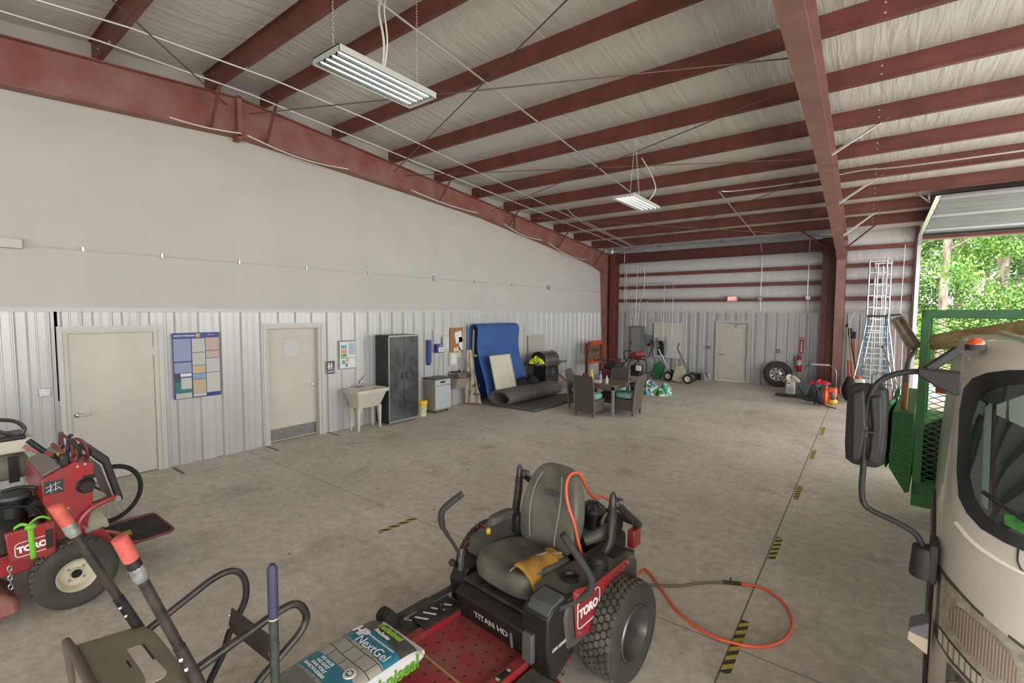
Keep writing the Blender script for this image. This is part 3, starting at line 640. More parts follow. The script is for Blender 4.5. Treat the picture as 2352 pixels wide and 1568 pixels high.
# small grey cabinet (appliance)
ac = thing('small_cabinet', 'waist-high grey metal appliance cabinet with dark top beside the drinking fountain', 'cabinet', (0.0,8.03,0))
GC = mat('pale_blue_grey', (176,184,186), 0.4)
MB().box(0.03,0.40,-0.26,0.26,0.06,0.82).build('body', mat('tan_grey_side', (152,148,138), 0.5, var=0.08), ac, bevel=0.004)
MB().box(0.40,0.425,-0.255,0.255,0.10,0.66).build('cabinet_door', GC, ac, bevel=0.004)
dr = MB().box(0.40,0.422,-0.255,0.255,0.68,0.81).build('control_panel', GC, ac, bevel=0.004)
MB().box(0.42,0.426,-0.09,0.07,0.725,0.77).build('display', BLK, dr, smooth=False)
MB().box(0.01,0.44,-0.275,0.275,0.82,0.85).build('top', mat('dark_top', (76,72,68), 0.4, var=0.2, scale=10), ac, bevel=0.004)
for x, y in ((0.36,-0.2),(0.36,0.2),(0.08,-0.2),(0.08,0.2)): MB().cyl((x,y,0),(x,y,0.06),0.025,n=10).build('foot', BLK, ac)
# wall items
cr_ = thing('card_rack', 'tall blue time card rack fixed to the ribbed wall', 'rack', (0.01,7.92,1.45))
MB().prism([(0.0,0.31),(0.05,0.31),(0.05,-0.2),(0.0,-0.31)], 'y', -0.055, 0.055).build('body', mat('rack_blue', (40,72,136), 0.4), cr_, smooth=False) if False else MB().prism([(-0.06,0.31),(0.06,0.31),(0.06,-0.22),(0.03,-0.31),(-0.04,-0.31),(-0.06,-0.24)], 'x', 0, 0.06).build('body', mat('rack_blue', (40,72,136), 0.4), cr_, smooth=False)
cl = thing('time_clock', 'small blue and white time clock on the ribbed wall', 'clock', (0.01,8.24,1.54))
MB().box(0,0.10,-0.12,0.12,-0.11,0.11).build('body', mat('clock_blue', (44,56,130), 0.4), cl, bevel=0.01)
MB().box(0.10,0.106,-0.06,0.115,-0.09,0.03).build('face', mat('clock_face', (210,216,222), 0.3), cl, smooth=False)
text('digits', '27', 0.08, (0.108,0.03,-0.03), (0,1,0), (0,0,1), BLK, cl)
MB().box(0.10,0.104,-0.05,0.11,0.05,0.1).build('top_label', GREY, cl, smooth=False)
MB().tube([(0.03,0.05,-0.11),(0.02,0.06,-0.35),(0.02,-0.0,-0.6),(0.02,0.02,-0.75)], 0.004, 5, cr=4).build('cord', GREY, cl)
tag(quadx(0.008,8.12,8.33,1.68,2.01).build('notice', PRINT, smooth=False), 'printed sheet taped to the ribbed wall above the time clock', 'notice')
tf = thing('folder_pocket', 'clear wall pocket of loose papers between time clock and corkboard', 'holder', (0.01,8.52,1.68))
MB().box(0,0.03,-0.1,0.1,-0.16,0.12).build('pocket', mat('pocket', (196,202,206), 0.2), tf, smooth=False)
MB().box(0.01,0.02,-0.08,0.07,-0.1,0.16,Matrix.Rotation(0.06,3,'X')).build('papers', PRINT, tf, smooth=False)
ck = thing('corkboard', 'cork notice board on the ribbed wall above the drinking fountain', 'board', (0.008,8.92,1.70))
MB().box(0,0.016,-0.24,0.24,-0.34,0.34).build('cork', mat('cork', (170,122,78), 0.9, var=0.15, scale=60), ck, smooth=False)
for (y,z,w,h,a,lab) in ((8.99,1.79,0.26,0.3,0.2,'tilted handwritten sheet pinned on the corkboard'),(9.07,1.62,0.14,0.34,0.0,'narrow white sheet at the right edge of the corkboard'),(8.93,1.46,0.24,0.13,0.05,'cream note pinned low on the corkboard'),(8.98,1.33,0.24,0.16,-0.08,'cream note hanging below the corkboard')):
    R = Matrix.Rotation(a,3,'X'); tag(MB().box(0.026,0.029,y-w/2,y+w/2,z-h/2,z+h/2,R).build('pinned_sheet', PAPER if z > 1.5 else mat('cream_paper', (206,196,176), 0.7), smooth=False), lab, 'paper')
bb = thing('blank_wall_box', 'flat white framed cover plate on the ribbed wall below the corkboard', 'plate', (0.008,8.76,1.23))
MB().box(0,0.05,-0.13,0.13,-0.17,0.17).build('frame', TRIM, bb, bevel=0.004)
MB().box(0.05,0.056,-0.07,0.11,-0.13,0.13).build('cover', WHT, bb, bevel=0.003)
# drinking fountain
df = thing('drinking_fountain', 'wall-mounted stainless drinking fountain under the corkboard', 'fountain', (0.0,8.86,0))
SS = mat('stainless', (150,148,142), 0.3, 0.85, var=0.15, scale=6)
def dpl(z, s, x1): return [(0.0+ (x1)*max(0,math.sin(PI*k/12))**0.55*s if 0<k<12 else 0.0, -0.24*s*math.cos(PI*k/12), z) for k in range(13)]
b = MB(); b.loft([dpl(0.74,0.9,0.44), dpl(0.76,1.0,0.47), dpl(0.88,1.02,0.48), dpl(0.90,0.98,0.46), dpl(0.895,0.86,0.42), dpl(0.86,0.5,0.36)], True)
b.build('bowl', SS, df, ang=50)
MB().prism([(0.0,0.46),(0.2,0.46),(0.33,0.74),(0.0,0.74)], 'y', -0.2, 0.2).build('apron', mat('fountain_apron', (172,162,146), 0.4, 0.3), df, bevel=0.01)
MB().tube([(0.1,0.17,0.88),(0.1,0.17,0.95),(0.13,0.15,0.97)], 0.012, 8).build('bubbler', CHROME, df)
# folded tan cloth banner
def clothfn(u, v):
    x = 0.14+0.46*(0.25+0.75*v)*u+0.05*(1-v); z = 1.43*(1-v)+0.03
    y = 9.12+0.14*u*(0.4+0.6*v)+0.02*math.sin(14*u+6*v)+0.012*math.sin(23*v+8*u)-0.10*(1-v)*0.2
    return (x, y, z)
bn = thing('cloth_banner', 'tall tan cloth banner with faded lettering propped beside the fountain', 'banner', (0,0,0))
MB().grid(clothfn, 20, 30).build('cloth', mat('tan_cloth', (186,174,156), 0.9, var=0.08, scale=8, bump=0.2, bscale=14), bn, solid=0.012)
INK = mat('faded_ink', (96,88,78), 0.9)
text('lettering', 'stallat', 0.13, (0.42,9.185,0.52), (1,0.28,0), (0,0,1), INK, bn, ext=0.002, bold=0.002)
text('lettering', 'Design', 0.13, (0.42,9.185,0.30), (1,0.28,0), (0,0,1), INK, bn, ext=0.002, bold=0.002)
# blue folded mat
BM = mat('blue_foam', (56,92,156), 0.8, var=0.08, scale=3, bump=0.08, bscale=60); bt = thing('folded_mat', 'big blue foam mat folded over and leaning on the ribbed wall', 'mat', (0,0,0))
def bmat():
    P = []
    for k in range(11): P.append((0.07+0.015*k/10, 0.02+1.9*k/10))
    for k in range(1, 12): a = PI-PI*k/12; P.append((0.24+0.165*math.cos(a), 1.95+0.17*math.sin(a)))
    for k in range(16):
        t = k/15; P.append((0.40+0.06*math.sin(t*2*PI)*-1+0.36*t**1.6, 1.93-1.9*t))
    return P
P = bmat(); b = MB()
b.grid(lambda u, v: (P[min(36,int(v*36+0.5))][0]+0.02*math.sin(3*u), 9.32+(1.95-0.10*abs(math.sin(v*PI*0.5)))*u, P[min(36,int(v*36+0.5))][1]), 10, 36)
b.build('foam_sheet', BM, bt, solid=0.045, sub=1)
MB().bar((0.16,9.36,0.1),(0.20,9.40,1.98),0.03,0.05).build('inner_edge', mat('mat_backing', (190,182,150), 0.8), bt, smooth=False)
MB().box(0.11,0.36,9.34,9.36,1.26,1.32).build('strap', mat('strap_yellow', (190,176,110), 0.7), bt, smooth=False)
wbd = thing('whiteboard', 'cream framed board leaning on the blue mat above the grey roll', 'board', (0,0,0))
a = math.atan2(0.25, 0.95); R = Matrix.Rotation(-a, 3, 'Y')
MB().box(0.84,0.86,9.42,10.28,0.34,1.30,R).build('panel', mat('cream_board', (206,204,186), 0.5, var=0.05), wbd, smooth=False)
b = MB(); cx = Vector((0.86,9.85,0.82))
for (y0,y1,z0,z1) in ((9.40,9.43,0.32,1.32),(10.27,10.30,0.32,1.32),(9.40,10.30,0.32,0.35),(9.40,10.30,1.29,1.32)): b.box(0.85,0.875,y0,y1,z0,z1,R,(0.85,9.85,0.82))
b.build('frame', mat('board_frame', (176,172,150), 0.5), wbd, smooth=False)
# rolled grey mat
FM = mat('grey_foam', (104,102,98), 0.75, var=0.12, scale=4, bump=0.1, bscale=50)
rm = thing('rolled_mat', 'thick grey foam mat half rolled up on the floor below the blue mat', 'mat', (0,0,0))
def spiral():
    Q = []; n = 64
    for k in range(n+1):
        a = -PI/2-2*PI*1.72*(1-k/n)
        r = 0.78+0.22*(k/n); Q.append((0.37*r*math.cos(a), 0.205*r*math.sin(a)))
    return Q
Q = spiral(); A = Vector((1.12,9.36,0.235)); B_ = Vector((1.22,11.75,0.235)); ax = (B_-A).normalized(); sd_ = Vector((ax.y,-ax.x,0))
b = MB(); b.grid(lambda u, v: tuple(A+(B_-A)*u+sd_*Q[int(v*64+0.5)][0]+Vector((0,0,Q[int(v*64+0.5)][1]))), 6, 64)
b.build('rolled_part', FM, rm, solid=0.034)
b = MB()
def flap(u, v):
    p0 = Vector((1.12,9.4,0.03)); p1 = Vector((1.35,11.7,0.03)); q0 = Vector((2.2,9.42,0.03)); q1 = Vector((1.95,12.3,0.2))
    p = (p0*(1-v)+p1*v)*(1-u)+(q0*(1-v)+q1*v)*u
    return (p.x+0.12*math.sin(PI*v)*u, p.y, 0.03+0.16*(u**2)*(v**3))
b.grid(flap, 12, 16); b.build('flat_part', FM, rm, solid=0.03)
# black jacket / bag heap
def heap(name, c, r, seed, m, lab, cat, sub=2, nz=0.3, parent=None):
    rn = random.Random(seed); b = MB(); ph = [rn.uniform(0,6.28) for _ in range(8)]
    def f(u, v):
        th, la = 2*PI*u, PI*v/2
        k = 1+nz*(0.4*math.sin(3*th+ph[0])+0.3*math.sin(5*th+ph[1]+3*la)+0.3*math.sin(7*th+4*la+ph[2])+0.25*math.sin(11*th+ph[3]+7*la))
        return (c[0]+r[0]*k*math.cos(th)*math.cos(la), c[1]+r[1]*k*math.sin(th)*math.cos(la), max(c[2], c[2]+r[2]*k*math.sin(la)))
    b.grid(f, 36, 12)
    o = b.build(name, m, parent, ang=40)
    return tag(o, lab, cat) if lab else o
heap('crumpled_bag', (1.0,10.85,0.40), (0.22,0.36,0.22), 3, mat('black_cloth', (40,40,42), 0.7, var=0.3), 'crumpled black bag lying behind the grey mat roll', 'bag')
# leaning grey panel
tag(MB().prism([(0.10,0.0),(0.125,0.0),(0.045,1.72),(0.02,1.72)], 'y', 12.15, 13.1).build('leaning_panel', mat('grey_panel', (168,166,160), 0.6), bevel=0.003) , 'plain grey panel leaning on the ribbed wall behind the grill', 'panel')
# gas grill
gr = thing('gas_grill', 'stainless gas grill with side shelves against the left wall', 'grill', (0.62,12.3,0))
INX = mat('grill_steel', (150,150,150), 0.3, 0.9, var=0.15, scale=8); BLK2 = mat('grill_black', (32,32,33), 0.4)
MB().box(-0.22,0.24,-0.36,0.36,0.10,0.80).build('cabinet_body', BLK2, gr, bevel=0.006)
for s in (-1, 1):
    d = MB().box(0.24,0.262,min(0.004*s,0.35*s),max(0.004*s,0.35*s),0.14,0.74).build('cabinet_door', mat('grill_door', (96,96,96), 0.35, 0.8), gr, bevel=0.004)
    MB().tube([(0.262,s*0.05,0.46),(0.30,s*0.05,0.46),(0.30,s*0.05,0.66),(0.262,s*0.05,0.66)], 0.009, 6).build('handle', CHROME, d)
MB().box(-0.24,0.29,-0.40,0.40,0.80,0.93).build('control_panel', INX, gr, bevel=0.008)
for k in range(5): MB().cyl((0.29,-0.3+0.15*k,0.865),(0.325,-0.3+0.15*k,0.865),0.024,n=12).build('knob', CHROME, gr)
hd = MB(); hp = [(-0.26,0.93),(-0.26,1.08),(-0.18,1.2),(-0.02,1.25),(0.14,1.19),(0.24,1.06),(0.26,0.93)]
hd.prism(hp, 'y', -0.37, 0.37); hood = hd.build('hood', INX, gr, bevel=0.01)
for s in (-1, 1): MB().prism([(x*1.02, 0.93+(z-0.93)*1.02) for x, z in hp], 'y', min(s*0.37,s*0.40), max(s*0.37,s*0.40)).build('hood_end', BLK2, hood, bevel=0.006)
MB().tube([(0.2,-0.3,1.1),(0.28,-0.3,1.12),(0.28,0.3,1.12),(0.2,0.3,1.1)], 0.013, 8).build('hood_handle', CHROME, hood)
for s in (-1, 1): MB().box(-0.22,0.27,min(s*0.40,s*0.86),max(s*0.40,s*0.86),0.86,0.905).build('side_shelf', INX, gr, bevel=0.006)
for x, y in ((-0.17,-0.31),(0.19,-0.31),(-0.17,0.31),(0.19,0.31)): MB().cyl((x,y-0.02,0.045),(x,y+0.02,0.045),0.045,n=12).build('caster', RUB, gr)
MB().box(-0.2,0.22,-0.35,0.35,0.04,0.10).build('base_shelf', BLK2, gr, smooth=False)
heap('safety_vest', (0.68,11.7,0.91), (0.18,0.2,0.16), 8, mat('hi_vis', (205,222,40), 0.7), 'yellow-green safety vest heaped on the left shelf of the grill', 'vest', nz=0.5)
heap('cleaning_rag', (0.80,11.62,0.91), (0.09,0.12,0.06), 11, mat('tan_rag', (190,132,112), 0.85), 'tan rag hanging beside the safety vest on the grill shelf', 'rag', nz=0.5)
# ================================================================= TABLE AND CHAIRS
WICK = mat('dark_wicker', (102,96,88), 0.7, var=0.35, scale=70, bump=0.5, bscale=120)
WEDGE = mat('wicker_edge', (150,144,132), 0.6, var=0.2, scale=60)
tb = thing('patio_table', 'square wood-topped patio table with grey metal legs among four wicker chairs', 'table', (3.42,10.68,0), 0.0)
WT = mat('weathered_wood_top', (138,116,96), 0.55, var=0.3, scale=5, stretch=(1,6,1), dark=(98,80,66))
MB().box(-0.5,0.5,-0.5,0.5,0.70,0.735).build('tabletop', WT, tb, bevel=0.004)
MB().box(-0.49,0.49,-0.49,-0.465,0.63,0.70).box(-0.49,0.49,0.465,0.49,0.63,0.70).box(-0.49,-0.465,-0.465,0.465,0.63,0.70).box(0.465,0.49,-0.465,0.465,0.63,0.70).build('apron', mat('table_apron', (112,98,88), 0.5), tb, smooth=False)
for x in (-0.46, 0.46):
    for y in (-0.46, 0.46): MB().box(x-0.03,x+0.03,y-0.03,y+0.03,0,0.70).build('leg', mat('table_leg', (150,148,140), 0.4, 0.3), tb, bevel=0.003)
CUSH = mat('teal_cushion', (128,176,166), 0.8, var=0.12, scale=5, bump=0.1, bscale=40)
def wicker_chair(lab, loc, rz):
    t = thing('wicker_chair', lab, 'chair', loc, rz, 'dark wicker chairs around the patio table')
    # faces +y, back at -y
    pr = [(-0.27,0.13),(-0.30,0.5),(-0.33,0.78),(-0.40,0.98),(-0.37,0.99),(-0.295,0.79),(-0.25,0.5),(-0.23,0.42),(-0.22,0.13)]
    MB().prism(pr, 'x', -0.26, 0.26).build('backrest', WICK, t, bevel=0.006)
    MB().box(-0.26,0.26,-0.22,0.27,0.13,0.40).build('seat_box', WICK, t, bevel=0.008)
    e = MB()
    for s in (-1, 1): e.tube([(s*0.262,p[0],p[1]) for p in [(-0.27,0.13),(-0.30,0.5),(-0.33,0.78),(-0.395,0.985)]], 0.008, 6)
    e.build('piping', WEDGE, t)
    b = MB(); b.loft([[(px,py,z) for px,py in roundrect(0.48*s,0.44*s,0.12,4)] for z, s in ((0.40,0.95),(0.42,1.08),(0.48,1.12),(0.53,1.05),(0.55,0.85))])
    b.build('seat_cushion', CUSH, t, sub=1)
    for x in (-0.225, 0.225):
        for y in (-0.25, 0.23): 
            l = MB(); l.loft([[(x+a*0.016,y+c*0.016,0) for a,c in ((-1,-1),(1,-1),(1,1),(-1,1))],[(x+a*0.025,y+c*0.025,0.14) for a,c in ((-1,-1),(1,-1),(1,1),(-1,1))]]); l.build('leg', mat('chair_leg', (96,88,76), 0.5), t)
    return t
w1 = wicker_chair('wicker chair seen from behind, nearest the camera and left of the table leg', (3.37,10.03,0), 0.0)
dup(w1, (4.02,10.71,0), PI/2, 'wicker chair on the right side of the patio table, its back to the right')
dup(w1, (2.78,10.70,0), -PI/2+0.2, 'wicker chair on the left side of the patio table, behind the nearest chair')
dup(w1, (3.40,11.34,0), PI, 'wicker chair on the far side of the patio table, its back facing the machines')
def bottle(name, loc, r, h, m, capm, lab, cat='bottle', pump=False, spray=False):
    t = thing(name, lab, cat, loc)
    MB().lathe([(0,0),(r,0),(r,h*0.62),(r*0.45,h*0.76),(r*0.4,h*0.8),(0,h*0.8)], n=14).build('body', m, t)
    c = MB()
    if spray: c.cyl((0,0,h*0.8),(0,0,h*0.9),r*0.45,n=8).prism([(-r*1.1,h*0.88),(r*0.9,h*0.88),(r*0.9,h*1.0),(-r*0.6,h*1.02)],'x',-r*0.3,r*0.3).bar((0,-r*0.5,h*0.9),(0,-r*0.9,h*0.75),0.01,0.01)
    else: c.cyl((0,0,h*0.8),(0,0,h*0.86),r*0.42,n=10).cyl((0,0,h*0.86),(0,0,h*0.95),r*0.12,n=6).bar((0,-r*0.9,h*0.95),(0,r*0.4,h*0.96),0.012,0.012)
    c.build('spray_head' if spray else 'pump', capm, t); return t
CLR = mat('clear_bottle', (205,210,206), 0.15, alpha=0.75); BLU = mat('spray_blue', (60,120,196), 0.4); GRN2 = mat('lime_plastic', (190,206,44), 0.45)
bottle('pump_bottle', (3.62,10.42,0.735), 0.04, 0.2, CLR, WHT, 'clear hand sanitiser pump bottle on the patio table')
bottle('spray_bottle', (3.36,10.60,0.735), 0.04, 0.26, mat('bottle_blue2',(120,160,200),0.3), BLU, 'blue-headed spray bottle on the patio table', spray=True)
bottle('spray_bottle', (3.10,10.62,0.735), 0.055, 0.28, mat('amber_bottle',(206,196,120),0.3), GRN2, 'yellow-green spray bottle at the back of the patio table', spray=True)
tag(MB().box(3.30,3.46,10.36,10.5,0.735,0.80).build('small_carton', WHT, bevel=0.004), 'small white carton beside the pump bottle on the table', 'carton')
heap('work_gloves', (3.2,10.45,0.735), (0.13,0.12,0.06), 21, mat('glove_yellow', (216,216,120), 0.8), 'pale yellow work gloves on a dark tray on the table', 'gloves', nz=0.5)
# ================================================================= BACK LEFT MACHINERY
ORG = mat('orange_paint', (206,88,46), 0.5, var=0.2, scale=12, dark=(160,60,34)); TAN = mat('tan_wood', (150,122,92), 0.8, var=0.3, scale=9)
orack = thing('orange_rack', 'orange-topped steel rack of broom heads and blower parts in the left corner', 'rack', (0.55,15.7,0))
for y in (-0.55, 0.55): MB().box(-0.05,0.05,y-0.04,y+0.04,0,1.34).build('post', mat('brown_post', (96,62,48), 0.6), orack, bevel=0.004)
MB().box(-0.07,0.07,-0.38,0.58,1.26,1.40).build('top_rail', ORG, orack, bevel=0.01)
MB().box(-0.06,0.06,-0.55,0.55,0.58,0.7).build('lower_rail', ORG, orack, bevel=0.01)
MB().box(-0.03,0.03,-0.2,0.35,1.0,1.14).build('cross_plate', mat('dk_plate', (70,64,58), 0.5), orack, smooth=False)
for k in range(7): MB().box(-0.02,0.02,-0.42+k*0.13,-0.36+k*0.13,0.6,1.28).build('slat', TAN, orack, smooth=False)
def bristles(name, c, r, n, L, m, lab, cat, seed=1, parent=None):
    rn = random.Random(seed); b = MB()
    for _ in range(n):
        d = Vector((rn.gauss(0,1), rn.gauss(0,1), rn.gauss(0,1))).normalized(); p = Vector(c)+Vector((d.x*r[0],d.y*r[1],d.z*r[2]))*rn.uniform(0.2,1)
        b.bar(p, p+d*L*rn.uniform(0.4,1.2), 0.012, 0.012)
    o = b.build(name, m, parent, smooth=False)
    return tag(o, lab, cat, kind='stuff') if not parent else tag(o, kind='stuff')
bristles('orange_bristles', (0.02,0.6,0.95), (0.08,0.12,0.35), 90, 0.14, ORG, None, None, 4, orack)
bristles('orange_bristles', (0.02,-0.58,1.15), (0.06,0.1,0.2), 40, 0.12, mat('rust_red', (140,58,48), 0.6), None, None, 5, orack)
# red wheeled jack / cart frame beside the grill
rj = thing('floor_jack', 'low red wheeled floor jack between the grill and the wicker chairs', 'jack', (1.35,13.3,0), 0.3)
JR = mat('jack_red', (140,36,34), 0.45, var=0.2)
MB().box(-0.45,0.45,-0.16,0.16,0.08,0.20).build('frame', JR, rj, bevel=0.02)
for k in range(4): MB().lathe([(0.0,0.0),(0.12-0.02*k,0.0),(0.12-0.02*k,0.07),(0.0,0.08)], (0.1,0,0.2+0.08*k), n=16).build('lift_stage', JR, rj)
MB().bar((-0.45,0,0.2),(-0.9,0.05,0.55),0.06,0.03).build('handle', JR, rj, bevel=0.004)
for x in (-0.38,0.38):
    for y in (-0.17,0.17): MB().cyl((x,y-0.025,0.06),(x,y+0.025,0.06),0.06,n=14).build('wheel', RUB, rj)
# red walk-behind machine (aerator) behind the table
wm = thing('walk_behind_machine', 'red walk-behind turf machine with black looped handlebars behind the table', 'machine', (2.35,14.0,0), -0.5)
MB().box(-0.75,0.15,-0.28,0.28,0.22,0.62).build('chassis', JR, wm, bevel=0.02)
MB().bar((-1.0,-0.30,0.86),(0.45,-0.30,1.02),0.04,0.05).build('long_bar', mat('worn_bar', (96,78,70), 0.5, 0.3), wm, bevel=0.004)
MB().box(-0.45,0.0,-0.2,0.2,0.62,0.86).build('engine', BLK, wm, bevel=0.03)
MB().lathe([(0,0.0),(0.15,0.0),(0.16,0.06),(0.1,0.1),(0,0.1)], (-0.22,0,0.86), n=18).build('engine_shroud', JR, wm)
MB().ball((-0.72,0.0,0.72),0.13,0.12,0.1).build('fuel_tank', mat('grey_tank', (96,92,94), 0.4), wm)
for s in (-1,1): MB().tube([(0.0,s*0.2,0.5),(0.45,s*0.22,0.85),(0.78,s*0.24,1.12),(0.9,s*0.24,1.14),(0.95,s*0.2,1.0)], 0.018, 8, cr=4).build('handlebar', BLKP, wm)
MB().box(0.62,0.98,-0.17,0.17,1.1,1.24, Matrix.Rotation(-0.4,3,'Y')).build('control_console', JR, wm, bevel=0.03)
MB().tube([(0.55,-0.2,1.0),(0.48,-0.22,1.25),(0.62,-0.1,1.3),(0.78,-0.1,1.22)], 0.014, 8, cr=4).build('bail_lever', BLK, wm)
MB().tube([(0.1,0,0.6),(0.4,0.1,0.9),(0.3,-0.1,1.05),(0.7,0.0,1.1)], 0.008, 6, cr=5).tube([(0.0,0.1,0.8),(0.35,0.2,1.08),(0.6,0.1,1.0)], 0.008, 6, cr=5).build('control_cable', BLK, wm)
for y in (-0.34, 0.34): MB().lathe([(0.06,y-0.05),(0.19,y-0.06),(0.2,y),(0.19,y+0.06),(0.06,y+0.05)], (-0.1,0,0.2), 'y', 20).build('wheel', RUB, wm)
MB().lathe([(0.0,-0.22),(0.17,-0.22),(0.17,0.22),(0.0,0.22)], (-0.6,0,0.2), 'y', 18).build('roller_drum', JR, wm)
# black pressure washer / hand cart with loop handles
pw = thing('pressure_washer', 'black pressure washer on a cart with looped tube handles', 'pressure washer', (3.02,13.85,0), 0.1)
MB().box(-0.22,0.2,-0.25,0.25,0.12,0.34).build('frame_tray', BLK2, pw, bevel=0.02)
MB().box(-0.18,0.12,-0.2,0.18,0.52,0.85).build('engine', BLK, pw, bevel=0.03)
tag(MB().box(0.0,0.16,-0.26,-0.20,0.70,0.86).build('engine_label', mat('cream_label', (214,214,190), 0.5), pw, bevel=0.006), 'cream square cover')
MB().tube([(-0.22,-0.2,0.2),(-0.24,-0.2,0.9),(-0.1,-0.2,1.02),(0.22,-0.2,1.05),(0.32,-0.2,0.95),(0.30,-0.2,0.6),(0.22,-0.2,0.3)], 0.018, 8, cr=5).build('handle_loop', BLKP, pw)
MB().tube([(0.36,-0.1,0.05),(0.33,-0.1,0.55),(0.38,-0.1,0.66),(0.46,-0.1,0.66),(0.50,-0.1,0.55),(0.47,-0.1,0.1)], 0.016, 8, cr=5).build('front_loop', BLKP, pw)
MB().cyl((-0.2,-0.2,0.35),(0.2,-0.2,0.35),0.05,n=12).build('pump', GREY, pw)
for s in (-1,1): MB().lathe([(0.03,s*0.28),(0.15,s*0.29),(0.16,s*0.32),(0.15,s*0.35),(0.03,s*0.36)], (-0.05,0,0.16), 'y', 20).build('wheel', RUB, pw)
heap('hose_coil', (0.38,-0.05,0.02), (0.16,0.2,0.27), 31, mat('black_hose', (38,34,32), 0.6, var=0.3), None, None, nz=0.3, parent=pw)
# seed bags
def bag_mat(name, c1, c2, c3):
    m = mat(name, c1, 0.35); nt = m.node_tree; b = nt.nodes['Principled BSDF']; L = nt.links
    tc = nt.nodes.new('ShaderNodeTexCoord'); n = nt.nodes.new('ShaderNodeTexNoise'); n.inputs['Scale'].default_value = 5.5; n.inputs['Detail'].default_value = 0.5
    L.new(tc.outputs['Object'], n.inputs[0]); r = nt.nodes.new('ShaderNodeValToRGB'); r.color_ramp.interpolation = 'CONSTANT'
    e = r.color_ramp.elements; e[0].position = 0; e[1].position = 0.44; x = e.new(0.56)
    for q, c in zip((e[0], e[1], e[2]), (c1, c2, c3)): q.color = (lin(c[0]), lin(c[1]), lin(c[2]), 1)
    L.new(n.outputs[0], r.inputs[0]); L.new(r.outputs[0], b.inputs['Base Color']); return m
heap('seed_bag', (3.46,13.75,0.0), (0.22,0.2,0.36), 41, bag_mat('seed_bag_a', (60,140,60), (226,226,220), (90,170,200)), 'green and white seed bag slumped on the floor, left of the pair', 'bag', nz=0.3)
heap('seed_bag', (3.86,13.83,0.0), (0.2,0.18,0.30), 43, bag_mat('seed_bag_b', (70,170,160), (220,222,205), (60,150,80)), 'teal and white seed bag on the floor, right of the pair', 'bag', nz=0.3)
# spreaders
def spreader(loc, rz, hm, hopper, lab, fm):
    t = thing('lawn_spreader', lab, 'spreader', loc, rz)
    MB().prism(hopper, 'y', -0.22, 0.22).build('hopper', hm, t, bevel=0.015)
    for s in (-1, 1):
        w = MB().lathe([(0.10,s*0.26),(0.165,s*0.27),(0.175,s*0.31),(0.165,s*0.35),(0.10,s*0.36)], (0.30,0,0.175), 'y', 22).build('tire', RUB, t)
        MB().lathe([(0.0,s*0.30),(0.03,s*0.345),(0.035,s*0.33),(0.10,s*0.345),(0.105,s*0.30)], (0.30,0,0.175), 'y', 18).build('wheel_hub', mat('cream_hub', (216,212,196), 0.5), w)
    MB().cyl((0.30,-0.28,0.175),(0.30,0.28,0.175),0.012,n=8).build('axle', STEEL, t)
    for s in (-1, 1): MB().tube([(0.34,s*0.16,0.2),(0.18,s*0.12,0.5),(-0.12,s*0.05,1.12)], 0.013, 8).build('handle_tube', fm, t)
    MB().tube([(-0.12,0,1.10),(-0.16,0,1.22),(-0.10,0,1.40)], 0.018, 8).build('grip', BLK, t)
    MB().tube([(-0.2,-0.15,0.05),(0.0,-0.16,0.16),(0.3,-0.16,0.2)], 0.014, 6).tube([(-0.2,0.15,0.05),(0.0,0.16,0.16),(0.3,0.16,0.2)], 0.014, 6).build('frame', fm, t)
    return t
spreader((2.60,17.12,0), 0.15, mat('green_hopper', (34,104,58), 0.45), [(-0.34,0.12),(-0.02,0.04),(0.12,0.48),(-0.06,0.68),(-0.24,0.56)], 'lawn spreader with a dark green hopper, left of the two', STEEL)
spreader((3.42,16.85,0), 0.05, mat('cream_hopper', (184,180,158), 0.5), [(-0.28,0.08),(0.02,0.02),(0.16,0.46),(0.02,0.62),(-0.14,0.60)], 'lawn spreader with a cream hopper and green frame, right of the two', mat('olive_frame', (72,96,48), 0.5))
# ================================================================= BACK WALL ITEMS
ep = thing('electrical_panel', 'tall grey electrical breaker panel on the back wall', 'electrical panel', (1.25,18.07,0))
EG = mat('panel_grey', (118,120,122), 0.5)
MB().box(-0.30,0.30,-0.02,0.09,0.68,1.93).build('enclosure', EG, ep, bevel=0.006)
MB().box(-0.26,0.14,-0.034,-0.02,0.8,1.85).build('cabinet_door', mat('panel_door_grey', (134,136,138), 0.45), ep, bevel=0.004)
MB().box(-0.24,-0.21,-0.044,-0.034,1.2,1.32).build('latch', BLK, ep, smooth=False)
tag(MB().bar((0.85,17.97,2.2),(1.95,17.97,2.2),0.03,0.03).build('strut_channel', STEEL, smooth=False), 'short horizontal strut channel clamping the conduits above the breaker panel', 'bracket')
wbx = thing('backboard', 'large white painted backboard on the back wall right of the breaker panel', 'board', (0,0,0))
MB().box(1.92,3.0,18.10,18.15,0.72,2.09).build('board', mat('backboard_white', (206,205,196), 0.6), wbx, smooth=False)
for x, z in ((2.0,2.0),(2.7,2.0),(2.0,0.8),(2.85,0.8)): MB().cyl((x,18.10,z),(x,18.092,z),0.015,n=8).build('screw', STEEL, wbx)
MB().box(2.12,2.36,18.0,18.098,0.82,1.38).build('equipment_box', BLK2, None, bevel=0.01)['label'] = 'black electronics box mounted on the white backboard'
bpy.data.objects['equipment_box']['category'] = 'box'
run([(2.42,18.05,1.55),(2.47,18.03,1.1),(2.40,18.03,0.75),(2.46,18.03,0.45)], 0.012, 'blue cable hanging down beside the black box', mat('blue_cable', (60,90,170), 0.5), 'cable', 'cable', cr=4, group='backboard cables')
ds = thing('disconnect_box', 'small grey disconnect box with a looping cable left of the backboard', 'box', (1.72,18.09,1.45))
